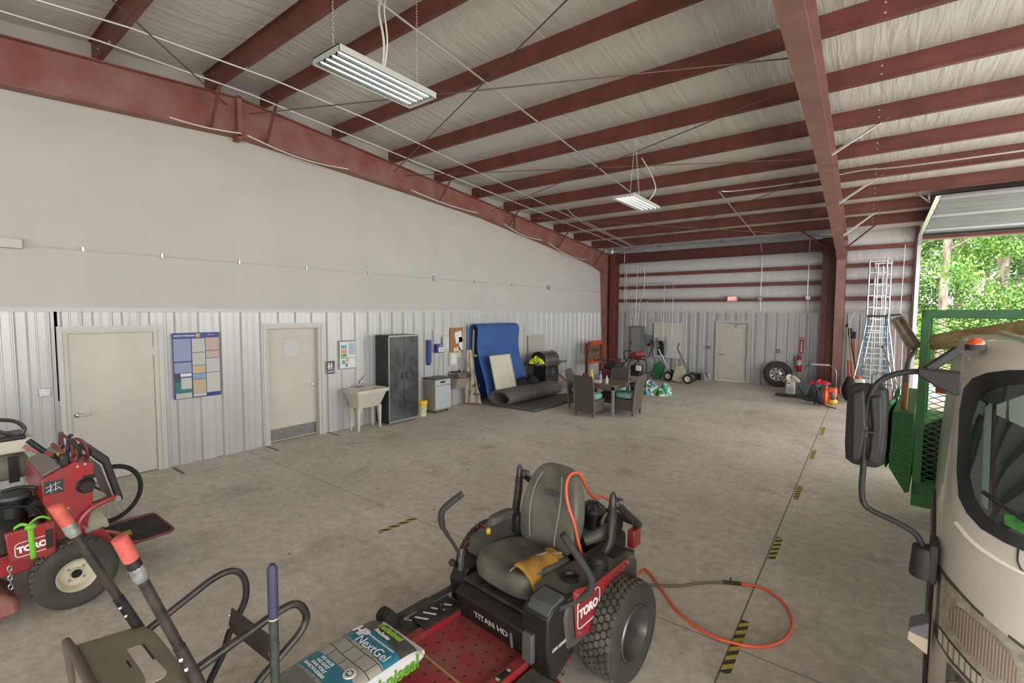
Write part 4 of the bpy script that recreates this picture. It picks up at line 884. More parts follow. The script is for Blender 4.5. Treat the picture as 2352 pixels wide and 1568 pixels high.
MB().box(-0.13,0.13,0,0.08,-0.12,0.14).build('box', EG, ds, bevel=0.006)
MB().cyl((0,-0.03,-0.25),(0,0.05,-0.25),0.06,n=14).build('receptacle', BLK, ds)
MB().tube([(0.0,-0.03,-0.25),(0.14,-0.05,-0.1),(0.16,-0.04,-0.35),(0.08,-0.03,-0.6),(0.0,-0.03,-0.75)], 0.02, 8, cr=5).build('cable', mat('dk_cable',(60,60,62),0.5), ds)
heap('cable_bundle', (2.05,18.0,1.12), (0.10,0.06,0.25), 51, GREY, 'tangle of grey cables and plugs at the left edge of the backboard', 'cables', nz=0.6)
for x, z, l in ((3.98,1.2,'left of the exit door'),(6.24,1.19,'right of the exit door')):
    o = thing('outlet_box', 'small dark metal outlet box on the back wall, '+l, 'outlet', (x,18.13,z))
    MB().box(-0.055,0.055,0,0.05,-0.055,0.055).build('box', mat('outlet_dark',(92,90,86),0.5), o, bevel=0.004)
    for s in (-0.02,0.02): MB().box(s-0.012,s+0.012,-0.004,0,-0.016,0.016).build('socket', WHT, o, smooth=False)
fs = thing('fire_sign', 'red and white fire extinguisher arrow sign on the back wall', 'sign', (6.915,18.14,1.42))
MB().box(-0.06,0.06,0,0.004,-0.26,0.26).build('plate', mat('sign_red', (170,28,34), 0.5), fs, smooth=False)
MB().prism([(-0.02,0.14),(0.02,0.14),(0.02,-0.17),(0.045,-0.17),(0,-0.235),(-0.045,-0.17),(-0.02,-0.17)], 'y', -0.002, 0).build('arrow', WL, fs, smooth=False)
text('lettering', 'FIRE', 0.055, (0,-0.003,0.205), (1,0,0), (0,0,1), WL, fs, bold=0.001)
text('lettering', 'EXTINGUISHER', 0.032, (0,-0.004,-0.01), (0,0,1), (-1,0,0), mat('sign_red', (170,28,34)), fs)
fe = thing('fire_extinguisher', 'red fire extinguisher hanging on the back wall below its arrow sign', 'fire extinguisher', (6.88,18.03,0.55))
MB().lathe([(0,0),(0.07,0.0),(0.075,0.02),(0.075,0.4),(0.06,0.46),(0.025,0.49),(0.025,0.53),(0,0.53)], n=20).build('cylinder', mat('extinguisher_red', (190,24,30), 0.25, coat=0.4), fe)
MB().lathe([(0.0765,0.22),(0.0765,0.38)], n=20).build('label', mat('ext_label', (206,206,202), 0.5), fe)
MB().bar((-0.05,0,0.55),(0.08,-0.02,0.60),0.02,0.012).bar((-0.04,0,0.53),(0.07,-0.02,0.535),0.02,0.012).build('lever', BLK, fe, smooth=False)
MB().tube([(-0.02,0,0.52),(-0.12,-0.01,0.48),(-0.13,-0.02,0.3),(-0.09,-0.03,0.12)], 0.011, 8, cr=5).build('hose', BLK, fe)
MB().box(-0.02,0.02,0.07,0.13,0.3,0.5).build('wall_bracket', BLK, fe, smooth=False)
# spare wheel
def tread_tire(name, m, parent, R, w, r_in, n=64, lug=0.012, o=(0,0,0), ax='x', blocks=True, rows=4):
    """tire lying with its axle on x; shoulders rounded, staggered tread blocks"""
    pf = [(r_in, -w*0.40), (r_in+0.015, -w*0.46), (R*0.80, -w*0.5), (R*0.93, -w*0.47), (R*0.985, -w*0.38), (R-lug, -w*0.30), (R-lug, w*0.30), (R*0.985, w*0.38), (R*0.93, w*0.47), (R*0.80, w*0.5), (r_in+0.015, w*0.46), (r_in, w*0.40)]
    ti = MB().lathe(pf, (0,0,0), 'x', n).build(name, m if not blocks else mat(m.name+'_carcass', (66,64,58), 0.8, var=0.2, scale=12), parent, ang=45)
    if blocks:
        b = MB(); nb = max(10, int(2*PI*R/0.05)); rw = w*0.86/rows
        for row in range(rows):
            xc = -w*0.43+rw*(row+0.5); rr = R-lug*0.2 if 0 < row < rows-1 else R*0.985-0.004
            for k in range(nb):
                a = 2*PI*(k+0.5*(row % 2))/nb; h = 2*PI*R/nb*0.40; q = rw*0.44
                c = Vector((xc, math.cos(a)*rr, math.sin(a)*rr)); tv = Vector((0,-math.sin(a),math.cos(a))); nv = Vector((0,math.cos(a),math.sin(a))); xv = Vector((1,0,0))
                hexa = [(-q*1.1,0),(-q*0.6,h),(q*0.6,h),(q*1.1,0),(q*0.6,-h),(-q*0.6,-h)]
                vs = [c+xv*i+tv*j-nv*lug for i, j in hexa]+[c+xv*i*0.92+tv*j*0.92+nv*lug*0.3 for i, j in hexa]
                b.add(vs, [(6,7,8,9,10,11)]+[(i,(i+1)%6,6+(i+1)%6,6+i) for i in range(6)])
        b.build('tread', m, ti, smooth=False)
    return ti
sw = thing('spare_wheel', 'truck spare wheel with silver steel rim leaning on the back wall', 'wheel', (6.27,17.97,0.43)); sw.rotation_euler = (0.12,0,PI/2)
tread_tire('tire', mat('spare_rubber', (58,56,53), 0.75, var=0.2, scale=20), sw, 0.43, 0.24, 0.23, blocks=True, lug=0.008)
# rim faces -x of local => -y of world after +90 turn
rim = MB().lathe([(0.235,-0.10),(0.225,-0.115),(0.215,-0.09),(0.19,-0.06),(0.14,-0.05),(0.10,-0.08),(0.06,-0.085),(0.05,-0.10),(0.0,-0.10)], ax='x', n=40).build('rim', mat('rim_silver', (196,194,188), 0.35, 0.5), sw)
for k in range(8):
    a = 2*PI*k/8; MB().ball((-0.06,math.cos(a)*0.165,math.sin(a)*0.165),0.012,0.03,0.03,8,6).build('vent_hole', BLK, rim)
    MB().cyl((-0.10,math.cos(a+0.3)*0.085,math.sin(a+0.3)*0.085),(-0.07,math.cos(a+0.3)*0.085,math.sin(a+0.3)*0.085),0.012,n=8).build('lug_nut', mat('nut',(90,84,78),0.4,0.7), rim)
MB().cyl((-0.115,0,0),(-0.09,0,0),0.04,n=14).build('hub_cap', mat('nut',(90,84,78)), rim)
heap('plastic_sack', (4.0,17.9,0.0), (0.17,0.15,0.30), 61, mat('clear_sack', (196,198,200), 0.3, var=0.3, scale=16, dark=(120,120,122)), 'translucent plastic sack on the floor left of the exit door', 'bag', nz=0.3)
tag(MB().box(3.55,3.84,17.8,18.1,0,0.22).build('black_crate', BLK2, bevel=0.01), 'low black crate behind the cream spreader', 'crate')
# ================================================================= BACK RIGHT CLUTTER
gb = thing('grey_tote', 'long open grey plastic tote on the floor beside the dark post', 'tote', (7.0,16.75,0))
b = MB(); b.loft([rect(-0.30,0.42,-0.18,0.18,0.02), rect(-0.34,0.46,-0.21,0.21,0.36), rect(-0.36,0.48,-0.23,0.23,0.365), rect(-0.36,0.48,-0.23,0.23,0.385), rect(-0.32,0.44,-0.19,0.19,0.38), rect(-0.28,0.40,-0.16,0.16,0.05)], True)
b.build('tote_body', mat('tote_grey', (108,112,114), 0.5), gb, ang=50)
heap('sack_lining', (-0.2,0.0,0.34), (0.22,0.16,0.18), 71, mat('beige_sack', (200,192,178), 0.8), None, None, nz=0.4, parent=gb)
gt = thing('green_tote', 'small dark green plastic tote behind the chrome handle', 'tote', (7.68,16.9,0.0))
b = MB(); b.loft([rect(-0.22,0.22,-0.16,0.16,0.0), rect(-0.26,0.26,-0.2,0.2,0.36), rect(-0.28,0.28,-0.22,0.22,0.36), rect(-0.28,0.28,-0.22,0.22,0.39), rect(-0.24,0.24,-0.18,0.18,0.385)], True); b.build('tote_body', mat('tote_green', (40,110,62), 0.45), gt, ang=50)
jg = thing('plastic_jug', 'square white plastic jug with a handle on the floor near the spare wheel', 'jug', (6.84,16.42,0))
MB().box(-0.12,0.12,-0.09,0.09,0,0.33).build('body', WHT, jg, bevel=0.02)
MB().box(-0.115,0.115,-0.03,0.03,0.33,0.40).build('neck_ridge', WHT, jg, bevel=0.012)
MB().box(-0.075,0.0,-0.032,0.032,0.345,0.37).build('handle_hole', BLK, jg, smooth=False)
MB().box(-0.08,0.08,-0.092,-0.09,0.08,0.25).build('label', PRINT, jg, smooth=False)
tag(MB().box(6.45,7.35,15.75,16.2,0.002,0.012).build('floor_board', mat('cardboard', (176,168,150), 0.8, var=0.15)), 'flat tan board lying on the floor under the blower tube', 'board')
bl = thing('backpack_blower', 'orange and black backpack leaf blower with a long black tube, lying on the floor', 'leaf blower', (7.72,15.05,0))
BG = mat('blower_grey', (62,62,62), 0.5); BO = mat('blower_orange', (232,92,44), 0.4)
MB().lathe([(0,-0.12),(0.2,-0.12),(0.24,-0.05),(0.24,0.05),(0.2,0.12),(0,0.12)], (0,0,0.26), 'x', 26).build('fan_housing', BG, bl)
MB().box(-0.16,-0.12,-0.22,0.2,0.03,0.62).build('back_frame', BLK, bl, bevel=0.02)
MB().lathe([(0.16,0.04),(0.22,0.05),(0.25,0.10),(0.2,0.15),(0.14,0.15)], (0.0,0,0.27), 'x', 26).build('orange_ring', BO, bl)
MB().box(0.12,0.34,-0.16,0.14,0.22,0.50).build('engine_cover', BO, bl, bevel=0.05)
MB().box(0.2,0.3,-0.2,-0.1,0.2,0.42, Matrix.Rotation(-0.3,3,'Y')).build('air_filter_cover', mat('teal_grey', (70,92,96), 0.4), bl, bevel=0.03)
MB().ball((0.24,-0.05,0.14),0.13,0.14,0.10).build('fuel_tank', mat('amber_tank', (196,164,60), 0.35), bl)
MB().tube([(-0.1,-0.1,0.16),(-0.3,-0.05,0.13),(-0.5,0.05,0.17),(-0.9,0.35,0.12),(-1.15,0.6,0.09)], [0.06,0.06,0.05,0.05,0.05,0.045], 14, cr=3).build('blower_tube', BG, bl)
MB().tube([(-0.42,0.0,0.2),(-0.5,0.05,0.35),(-0.58,0.08,0.45)], 0.02, 8).build('control_handle', BLK, bl)
MB().tube([(0.0,-0.24,0.1),(0.15,-0.34,0.03),(0.35,-0.38,0.02)], 0.014, 6).tube([(-0.14,-0.22,0.55),(-0.05,-0.3,0.3),(-0.14,-0.24,0.1)], 0.02, 6, cr=4).build('shoulder_strap', BLK, bl)
cd = thing('luggage_cart', 'black and chrome folding cart with an arched handle behind the leaf blower', 'cart', (7.55,15.75,0))
MB().tube([(-0.3,0,0.05),(-0.3,0,0.85),(-0.24,0,0.98),(-0.1,0,1.03),(0.24,0,1.03),(0.38,0,0.95),(0.44,0,0.8),(0.44,0,0.05)], 0.016, 10, cr=3).build('arched_handle', mat('dk_chrome', (120,122,126), 0.25, 0.9), cd)
MB().cyl((-0.16,0,1.03),(0.28,0,1.03),0.026,n=12).build('grip', mat('grey_grip', (170,170,166), 0.5), cd)
MB().box(-0.32,0.46,-0.12,0.3,0.04,0.1).build('platform', BLK, cd, bevel=0.01)
for x in (-0.34,0.48): MB().cyl((x-0.02,0.2,0.08),(x+0.02,0.2,0.08),0.08,n=16).build('wheel', RUB, cd)
heap('storage_basket', (7.62,15.82,0.1), (0.26,0.16,0.42), 73, mat('slate_cloth', (86,96,110), 0.7), 'grey-blue basket of gear on the folding cart', 'basket', nz=0.25)
heap('red_rag', (7.66,15.5,0.52), (0.2,0.1,0.09), 75, mat('red_rag', (196,40,60), 0.8), 'bright red cloth on top of the leaf blower', 'cloth', nz=0.4)
bp_ = thing('sprayer_backpack', 'black backpack sprayer with white tank and orange cap by the right column', 'sprayer', (8.28,16.2,0))
MB().ball((0.0,0,0.36),0.17,0.15,0.36).build('harness_pad', mat('pad_black', (38,32,34), 0.7, var=0.3), bp_)
MB().box(0.08,0.36,-0.02,0.24,0.3,0.66).build('tank', mat('tank_white', (206,208,204), 0.4), bp_, bevel=0.06)
MB().cyl((0.2,0.1,0.66),(0.2,0.1,0.72),0.08,n=16).build('cap', ORG, bp_)
MB().tube([(-0.14,-0.1,0.1),(-0.2,-0.14,0.35),(-0.1,-0.12,0.66)], 0.02, 8, cr=4).tube([(0.1,-0.14,0.1),(0.2,-0.16,0.35),(0.1,-0.12,0.66)], 0.02, 8, cr=4).build('strap', mat('strap_olive', (110,108,80), 0.7), bp_)
# pole tools
def pole_tool(a, b, m1, m2, lab, head='saw', cut=0.5):
    t = thing('pole_tool', lab, 'pole tool', (0,0,0), 0, 'long pole tools leaning right of the column'); a = Vector(a); b = Vector(b); c = a+(b-a)*cut
    MB().cyl(a, c, 0.026, n=10).build('lower_pole', m1, t); MB().cyl(c, b, 0.018, n=10).build('upper_pole', m2, t)
    if head == 'saw':
        P = [(0,0),(0.03,0.2),(0.1,0.4),(0.2,0.52),(0.22,0.5),(0.15,0.36),(0.10,0.2),(0.09,0)]
        MB().prism([(b.x+p[0]-0.04, b.z+p[1]) for p in P], 'y', b.y-0.003, b.y+0.003).build('curved_blade', mat('blade_white', (210,208,200), 0.4), t, smooth=False)
    elif head == 'motor': MB().box(b.x-0.06,b.x+0.06,b.y-0.06,b.y+0.06,b.z-0.1,b.z+0.12).build('gear_head', BLK, t, bevel=0.02)
    else: MB().ball(b, 0.04, 0.04, 0.07).build('grip', BLK, t)
ORP = mat('orange_pole', (214,84,40), 0.4); WHP = mat('white_pole', (206,204,196), 0.45)
pole_tool((8.28,17.1,0), (8.12,17.9,2.1), ORP, WHP, 'orange pole with white upper shaft, nearest the column', 'grip')
pole_tool((8.38,17.1,0), (8.18,17.85,2.05), ORP, mat('wood_pole', (190,150,110), 0.6), 'orange pole saw with a tall curved white blade', 'saw')
pole_tool((8.5,17.1,0.2), (8.2,17.9,1.9), ORP, BLK, 'black and orange powered pole pruner', 'motor', 0.35)
pole_tool((8.46,17.0,0.0), (8.3,17.9,1.8), WHP, ORP, 'white-tipped pole leaning outermost of the group', 'motor', 0.4)
# ladders
def step_ladder(lab, loc, rz, H, wb, wt, m, n, tripod=False, splay=0.5, group=None):
    t = thing('step_ladder' if not tripod else 'orchard_ladder', lab, 'ladder', loc, rz, group)
    for s in (-1, 1):
        if tripod: MB().tube([(s*wb/2,-splay,0),(s*wb*0.36,-splay*0.7,0.9),(s*wt/2,-splay*0.35,2.25),(s*wt/2,0,H+0.1)], 0.024, 8).build('side_rail', m, t)
        else: MB().bar((s*wb/2,-splay,0),(s*wt/2,0,H),0.07,0.028,(1,0,0)).build('side_rail', m, t, bevel=0.003)
    for k in range(1, n+1):
        f = k/(n+1); w = wb+(wt-wb)*(min(1,f/0.55) if tripod else f); MB().box(-w/2,w/2,-splay*(1-f)-0.04,-splay*(1-f)+0.04,H*f-0.012,H*f+0.012).build('step', ALU, t, smooth=False)
    if tripod: MB().cyl((0,splay*1.0,0),(0,0.02,H*0.98),0.02,n=10).build('rear_pole', ALU, t)
    else:
        for s in (-1, 1): MB().bar((s*wb*0.45,splay,0),(s*wt*0.45,0.04,H),0.05,0.022,(1,0,0)).build('rear_rail', m, t)
        for f in (0.2,0.5,0.8): MB().bar((-(wb+(wt-wb)*f)*0.45,splay*(1-f),H*f),((wb+(wt-wb)*f)*0.45,splay*(1-f),H*f),0.02,0.03).build('rear_brace', ALU, t)
    MB().box(-wt/2-0.03,wt/2+0.03,-0.09,0.09,H-0.03,H+0.02).build('top_cap', BLK if m is not ALU else ALU, t, bevel=0.01)
    return t
BFG = mat('blue_fiberglass', (62,116,156), 0.45)
step_ladder('blue fibreglass step ladder standing in front of the tall aluminium ladders', (8.83,16.9,0), 0.02, 2.42, 0.66, 0.40, BFG, 7, splay=0.45)
step_ladder('wide-footed aluminium orchard ladder reaching above the blue ladder, left one', (8.80,17.35,0), 0.0, 4.0, 1.05, 0.40, ALU, 11, True, 0.45, 'tall orchard ladders')
step_ladder('wide-footed aluminium orchard ladder, right one behind the shovel blade', (8.92,17.5,0), 0.0, 3.95, 1.0, 0.36, ALU, 11, True, 0.4, 'tall orchard ladders')
el = thing('extension_ladder', 'narrow aluminium extension ladder leaning upright between the orchard ladders', 'ladder', (8.86,17.78,0))
for x in (-0.1,0.12): MB().bar((x,-0.1,0),(x,0.06,3.55),0.07,0.03,(1,0,0)).build('side_rail', ALU, el)
for k in range(11): MB().cyl((-0.1,-0.1+0.0142*k,0.3+0.3*k),(0.12,-0.1+0.0142*k,0.3+0.3*k),0.014,n=8).build('rung', ALU, el)
# rakes by the jamb
rk = thing('rake_bundle', 'row of black-toothed rakes and hoes leaning beside the doorway jamb', 'rakes', (9.3,17.9,0), 0)
for k in range(6): MB().cyl((-0.15+0.08*k,-0.35,0),(-0.2+0.09*k,0.0,2.3),0.013,n=8).build('handle', mat('pinkish_pole',(190,110,96),0.5) if k%2 else STEEL, rk)
MB().bar((-0.35,0,2.42),(0.1,0,2.46),0.03,0.05).build('rake_head', BLK, rk)
for k in range(7): MB().tube([(-0.33+0.08*k,0,2.42),(-0.27+0.08*k,-0.03,2.3),(-0.22+0.08*k,-0.03,2.15)], 0.006, 5).build('tine', BLK, rk)
# push mower near the ladders
pm = thing('push_mower', 'black walk-behind push mower with folded handle below the ladders', 'mower', (9.0,15.95,0), 0.2)
MB().lathe([(0.0,0.10),(0.26,0.10),(0.27,0.2),(0.2,0.26),(0.0,0.27)], (0,0,0), n=24).build('deck', mat('mower_dk', (60,62,66), 0.5), pm)
MB().cyl((0,0,0.27),(0,0,0.42),0.12,n=16).build('engine', BLK, pm)
MB().tube([(-0.2,-0.2,0.2),(-0.24,-0.1,0.7),(-0.18,0.0,0.86),(0.12,0.02,0.86),(0.22,-0.08,0.7),(0.2,-0.2,0.2)], 0.014, 8, cr=4).build('handle', BLKP, pm)
MB().tube([(-0.24,-0.14,0.55),(-0.1,-0.3,0.62),(0.18,-0.28,0.6),(0.24,-0.2,0.5)], 0.012, 8, cr=4).build('lower_bar', BLKP, pm)
for x, y in ((-0.27,-0.25),(0.27,-0.25),(-0.25,0.25),(0.25,0.25)): MB().cyl((x-0.025,y,0.1),(x+0.025,y,0.1),0.1,n=18).build('wheel', RUB, pm)
tag(MB().tube([(9.0,16.4,1.55),(9.35,16.1,0.5),(9.45,16.0,0.05)], 0.014, 8).ball((9.0,16.4,1.57),0.05,0.05,0.05).build('prod_pole', mat('pole_grey',(120,120,118),0.4,0.5)), 'grey pole with a round dark knob leaning in front of the step ladder', 'pole')
# ================================================================= ZERO-TURN RIDING MOWER
ZR = math.radians(-5)
zt = thing('riding_mower', 'red and black zero-turn riding mower with torn grey seat in the foreground', 'riding mower', (6.739,3.024,0), ZR)
SEATM = mat('worn_grey_vinyl', (114,112,102), 0.5, var=0.22, scale=6, dark=(82,80,72), bump=0.08, bscale=30)
SEATD = mat('seat_side', (84,84,78), 0.55, var=0.15, scale=6)
FOAM = mat('exposed_yellow_foam', (186,146,62), 0.9, var=0.3, scale=9, dark=(150,108,44), bump=0.3, bscale=30)
TIRE = mat('mower_tire', (104,100,90), 0.8, var=0.25, scale=9, dark=(50,48,44)); TIRED = mat('tire_groove', (40,39,36), 0.9)  # block rubber lighter than the carcass, so groove shade is painted in
GUN = mat('dark_rim', (120,119,114), 0.35, 0.6, var=0.2, scale=8)
TANKM = mat('tank_charcoal', (66,68,66), 0.45, var=0.18, scale=7, dark=(92,88,78))
def riding_wheel(x, out):
    w = thing('drive_wheel', None, None, (x, -0.07, 0.33)); w.parent = zt
    if out < 0: w.rotation_euler = (0,0,PI)
    tread_tire('tire', TIRE, w, 0.33, 0.26, 0.175, n=56, lug=0.013, rows=6)
    MB().lathe([(0.18,0.115),(0.172,0.125),(0.165,0.10),(0.155,0.05),(0.15,-0.01),(0.12,-0.02),(0.07,-0.03),(0.06,0.0),(0.0,0.0)], ax='x', n=40).build('rim', GUN, w)
    return w
# the wheel is a part of the mower: tire and rim are its sub-parts
riding_wheel(0.615, 1); riding_wheel(-0.615, -1)
# seat (built as smooth lofted cushions)
def cushion(rings, name, m, par, sub=1): return MB().loft(rings).build(name, m, par, sub=sub, ang=180)
def se(cx, cy, cz, rx, ry, n=16, e=2.6, tilt=0, dz=None):
    R = []
    for k in range(n):
        a = 2*PI*k/n; c, s = math.cos(a), math.sin(a)
        x = rx*abs(c)**(2/e)*(1 if c >= 0 else -1); y = ry*abs(s)**(2/e)*(1 if s >= 0 else -1)
        z = cz+y*tilt+(dz(x, y) if dz else 0); R.append((cx+x, cy+y, z))
    return R
dish = lambda x, y: 0.035*(abs(x)/0.25)**2
cushion([se(0,-0.34,0.535,0.2,0.2,n=24,e=4), se(0,-0.35,0.55,0.265,0.275,n=24,e=4,tilt=-0.08), se(0,-0.36,0.61,0.29,0.30,n=24,e=4,tilt=-0.08), se(0,-0.355,0.68,0.285,0.29,n=24,e=4,tilt=-0.10,dz=dish), se(0,-0.35,0.705,0.25,0.255,n=24,e=3.5,tilt=-0.11,dz=dish), se(0,-0.34,0.69,0.15,0.16,n=24,e=3,tilt=-0.11), se(0,-0.34,0.685,0.05,0.05,n=24,tilt=-0.11)], 'seat_cushion', SEATM, zt)
def brk(t, w, d): # backrest ring at height parameter t
    z = 0.69+0.57*t; yc = -0.06+0.12*t; R = []
    for k in range(24):
        a = 2*PI*k/24; c, s = math.cos(a), math.sin(a)
        x = w*abs(c)**0.75*(1 if c >= 0 else -1); y = d*abs(s)**0.8*(1 if s >= 0 else -1)
        if s < 0: y -= 0.05*(abs(x)/0.25)**2*(1 if t < 0.85 else 0.4)
        R.append((x, yc+y, z+0.12*y))
    return R
cushion([brk(-0.04,0.12,0.03), brk(-0.02,0.22,0.06), brk(0.12,0.27,0.08), brk(0.4,0.28,0.08), brk(0.65,0.262,0.075), brk(0.84,0.225,0.07), brk(0.95,0.19,0.06), brk(1.01,0.14,0.04), brk(1.03,0.06,0.015)], 'backrest', SEATM, zt)
bs = MB()
for s in (-1, 1): bs.tube([(s*0.115,-0.155,0.74),(s*0.125,-0.15,0.85),(s*0.135,-0.125,0.98),(s*0.125,-0.085,1.12),(s*0.09,-0.03,1.23)], 0.005, 6, cr=4)
bs.build('piping', mat('piping_light', (140,138,126), 0.5), zt)
text('embossed_lettering', 'TORO', 0.045, (0.03,-0.098,1.10), (1,0,0), (0,0.22,1), SEATD, zt, ext=0.003, bold=0.001)
b = MB(); b.grid(lambda u, v: (0.06+0.205*u, -0.595+0.40*v+0.03*math.sin(4*u), 0.728-0.05*v*0.2-0.09*(u**3)+0.012*math.sin(9*v)+(-0.035 if v < 0.12 else 0)), 14, 18)
def tornfn(u, v):
    y = -0.60+0.44*v; a = u*1.45; k = 1-abs(v-0.5)*0.5
    return (0.12+0.205*math.sin(a)*(0.80+0.14*k)-(0.03 if v > 0.8 else 0), y, 0.59+0.17*math.cos(a)*(0.97+0.03*math.sin(9*v))+0.005*math.sin(17*v+6*u)-(y+0.35)*0.13)
MB().grid(tornfn, 12, 20).build('exposed_foam', FOAM, zt, solid=0.01)
MB().grid(lambda u, v: (0.285+0.03*math.sin(1.2*v+0.3)+0.008*math.sin(12*u), -0.62+0.48*u, 0.62-0.10*v-0.042*(u-0.5)), 14, 6).build('torn_cover_flap', mat('flap_grey', (142,136,124), 0.6), zt, solid=0.006)
MB().tube([(0.09,-0.61,0.735),(0.10,-0.52,0.757),(0.125,-0.44,0.755),(0.115,-0.35,0.745),(0.14,-0.26,0.738),(0.19,-0.16,0.722)], [0.006,0.012,0.016,0.014,0.016,0.010], 8, cr=5).build('torn_edge', mat('flap_grey', (142,136,124)), zt)
MB().box(-0.17,0.17,-0.5,-0.12,0.44,0.55).build('seat_suspension', BLK, zt, bevel=0.02)
MB().cyl((-0.02,-0.56,0.50),(-0.02,-0.50,0.50),0.032,n=16).build('suspension_knob', mat('knob_orange', (150,104,70), 0.6), zt)
for s in (-1, 1):
    a_ = MB(); a_.loft([se(s*0.335,-0.42,0.845,0.02,0.02), se(s*0.335,-0.36,0.84,0.045,0.06), se(s*0.335,-0.25,0.845,0.05,0.14,e=3), se(s*0.335,-0.24,0.885,0.048,0.135,e=3), se(s*0.335,-0.24,0.90,0.03,0.11)])
    a_.build('armrest', SEATD, zt, sub=1, ang=180) if s < 0 else MB().tube([(0.29,-0.02,0.80),(0.35,0.05,0.83),(0.38,0.16,0.86)], 0.04, 12, cr=3).build('armrest', SEATD, zt)
MB().box(-0.30,-0.24,-0.16,-0.06,0.72,0.86).build('armrest_bracket', BLK, zt, bevel=0.01)
# roll bar posts and folded hoop
for s in (-1, 1):
    MB().tube([(s*0.36,-0.03,0.60),(s*0.40,0.0,0.70),(s*0.45,0.06,0.80),(s*0.45,0.09,0.95),(s*0.45,0.10,1.06)], 0.034, 14, cr=4).build('roll_bar_post', BLKP, zt)
    p = MB().tube([(s*0.45,0.10,1.02),(s*0.45,0.105,1.13),(s*0.45,0.107,1.165)], [0.028,0.027,0.012], 14).build('roll_bar_pivot', BLKP, zt)
    MB().box(s*0.45-0.035,s*0.45+0.035,0.11,0.20,1.06,1.10).build('hinge_bracket', mat('bracket_metal',(110,108,100),0.4,0.7), p, bevel=0.006)
    MB().cyl((s*0.45-0.05,0.17,1.08),(s*0.45+0.05,0.17,1.08),0.014,n=10).build('hinge_pin', ALU, p)
MB().tube([(0.45,0.17,1.06),(0.45,0.33,0.93),(0.45,0.50,0.80),(0.40,0.575,0.76),(0.28,0.60,0.76),(-0.28,0.60,0.76),(-0.40,0.575,0.76),(-0.45,0.50,0.80),(-0.45,0.33,0.93),(-0.45,0.17,1.06)], 0.03, 12, cr=3).build('folded_roll_bar', BLKP, zt)
# control levers
LV = mat('lever_foam', (60,60,56), 0.75, var=0.15)
MB().tube([(0.54,-0.67,0.705),(0.555,-0.60,0.70),(0.575,-0.50,0.70),(0.585,-0.41,0.715),(0.575,-0.37,0.77),(0.51,-0.39,0.87),(0.46,-0.43,0.965),(0.42,-0.47,1.05)], [0.016,0.016,0.024,0.025,0.025,0.025,0.025,0.025], 12, cr=4).build('control_lever', LV, zt)
MB().tube([(-0.44,-0.56,0.60),(-0.45,-0.62,0.72),(-0.47,-0.70,0.86),(-0.475,-0.73,0.94),(-0.465,-0.73,1.02),(-0.44,-0.68,1.07),(-0.40,-0.59,1.13)], [0.013,0.013,0.015,0.023,0.024,0.024,0.024,0.024], 12, cr=4).build('control_lever', LV, zt)
MB().box(-0.455,-0.425,-0.585,-0.55,0.52,0.68).build('lever_bracket', STEEL, zt, bevel=0.003)
# side tanks / fenders
def side(s, nm):
    P = [(-0.60,0.40),(-0.64,0.62),(-0.60,0.72),(-0.50,0.745),(-0.27,0.72),(-0.02,0.715),(0.24,0.70),(0.33,0.63),(0.33,0.50),(0.12,0.42),(-0.16,0.40),(-0.5,0.38)]
    b = MB(); x0, x1 = (0.30, 0.555); n = len(P)
    rings = []
    for x, sc in ((x0,1.0),(x1-0.04,1.0),(x1,0.93)):
        rings.append([(s*x, -0.2+(y+0.2)*sc, 0.52+(z-0.52)*sc) for y, z in P])
    b.loft(rings); return b.build(nm, TANKM, zt, bevel=0.008, ang=30)
tr_ = side(1, 'fuel_tank'); tl_ = side(-1, 'fuel_tank'); tl_.location.y = 0.16; tl_.scale.y = 0.92; tl_.location.z = -0.03
MB().box(0.36,0.50,0.05,0.22,0.712,0.722).build('tray_recess', BLK2, tr_, smooth=False)
cp_ = MB().lathe([(0.0,0.80),(0.05,0.80),(0.065,0.79),(0.068,0.755),(0.075,0.75),(0.078,0.70)], (0.465,-0.12,0), n=12).build('fuel_cap', BLK, zt)
MB().lathe([(0.062,0.72),(0.064,0.757),(0.050,0.757),(0.044,0.738),(0.0,0.738)], (0.44,-0.41,0), n=24).build('cup_holder', BLK2, zt)
# front consoles beside the seat
MB().prism([(-0.74,0.30),(-0.78,0.50),(-0.77,0.68),(-0.72,0.72),(-0.50,0.735),(-0.50,0.34),(-0.70,0.26)], 'x', 0.34, 0.54).build('right_console', BLK, zt, bevel=0.012)
tag(MB().prism([(-0.765,0.69),(-0.72,0.735),(-0.60,0.75),(-0.60,0.70)], 'x', 0.37, 0.53).build('lever_slot_cover', mat('console_grey',(80,82,80),0.5), zt, bevel=0.004), 'grey slotted cover')
MB().box(0.37,0.45,-0.81,-0.77,0.38,0.56).build('console_latch', mat('console_grey',(80,82,80)), zt, bevel=0.01)
MB().prism([(-0.60,0.28),(-0.62,0.46),(-0.56,0.56),(-0.40,0.58),(-0.30,0.52),(-0.36,0.30)], 'x', -0.52, -0.37).build('left_console', BLK, zt, bevel=0.012)
MB().ball((-0.525,-0.585,0.555),0.028,0.028,0.028).build('brake_knob', LV, zt)
text('lettering', '6500 SERIES', 0.028, (0.5425,-0.66,0.47), (0,1,0.0), (0,0,1), WL, zt)
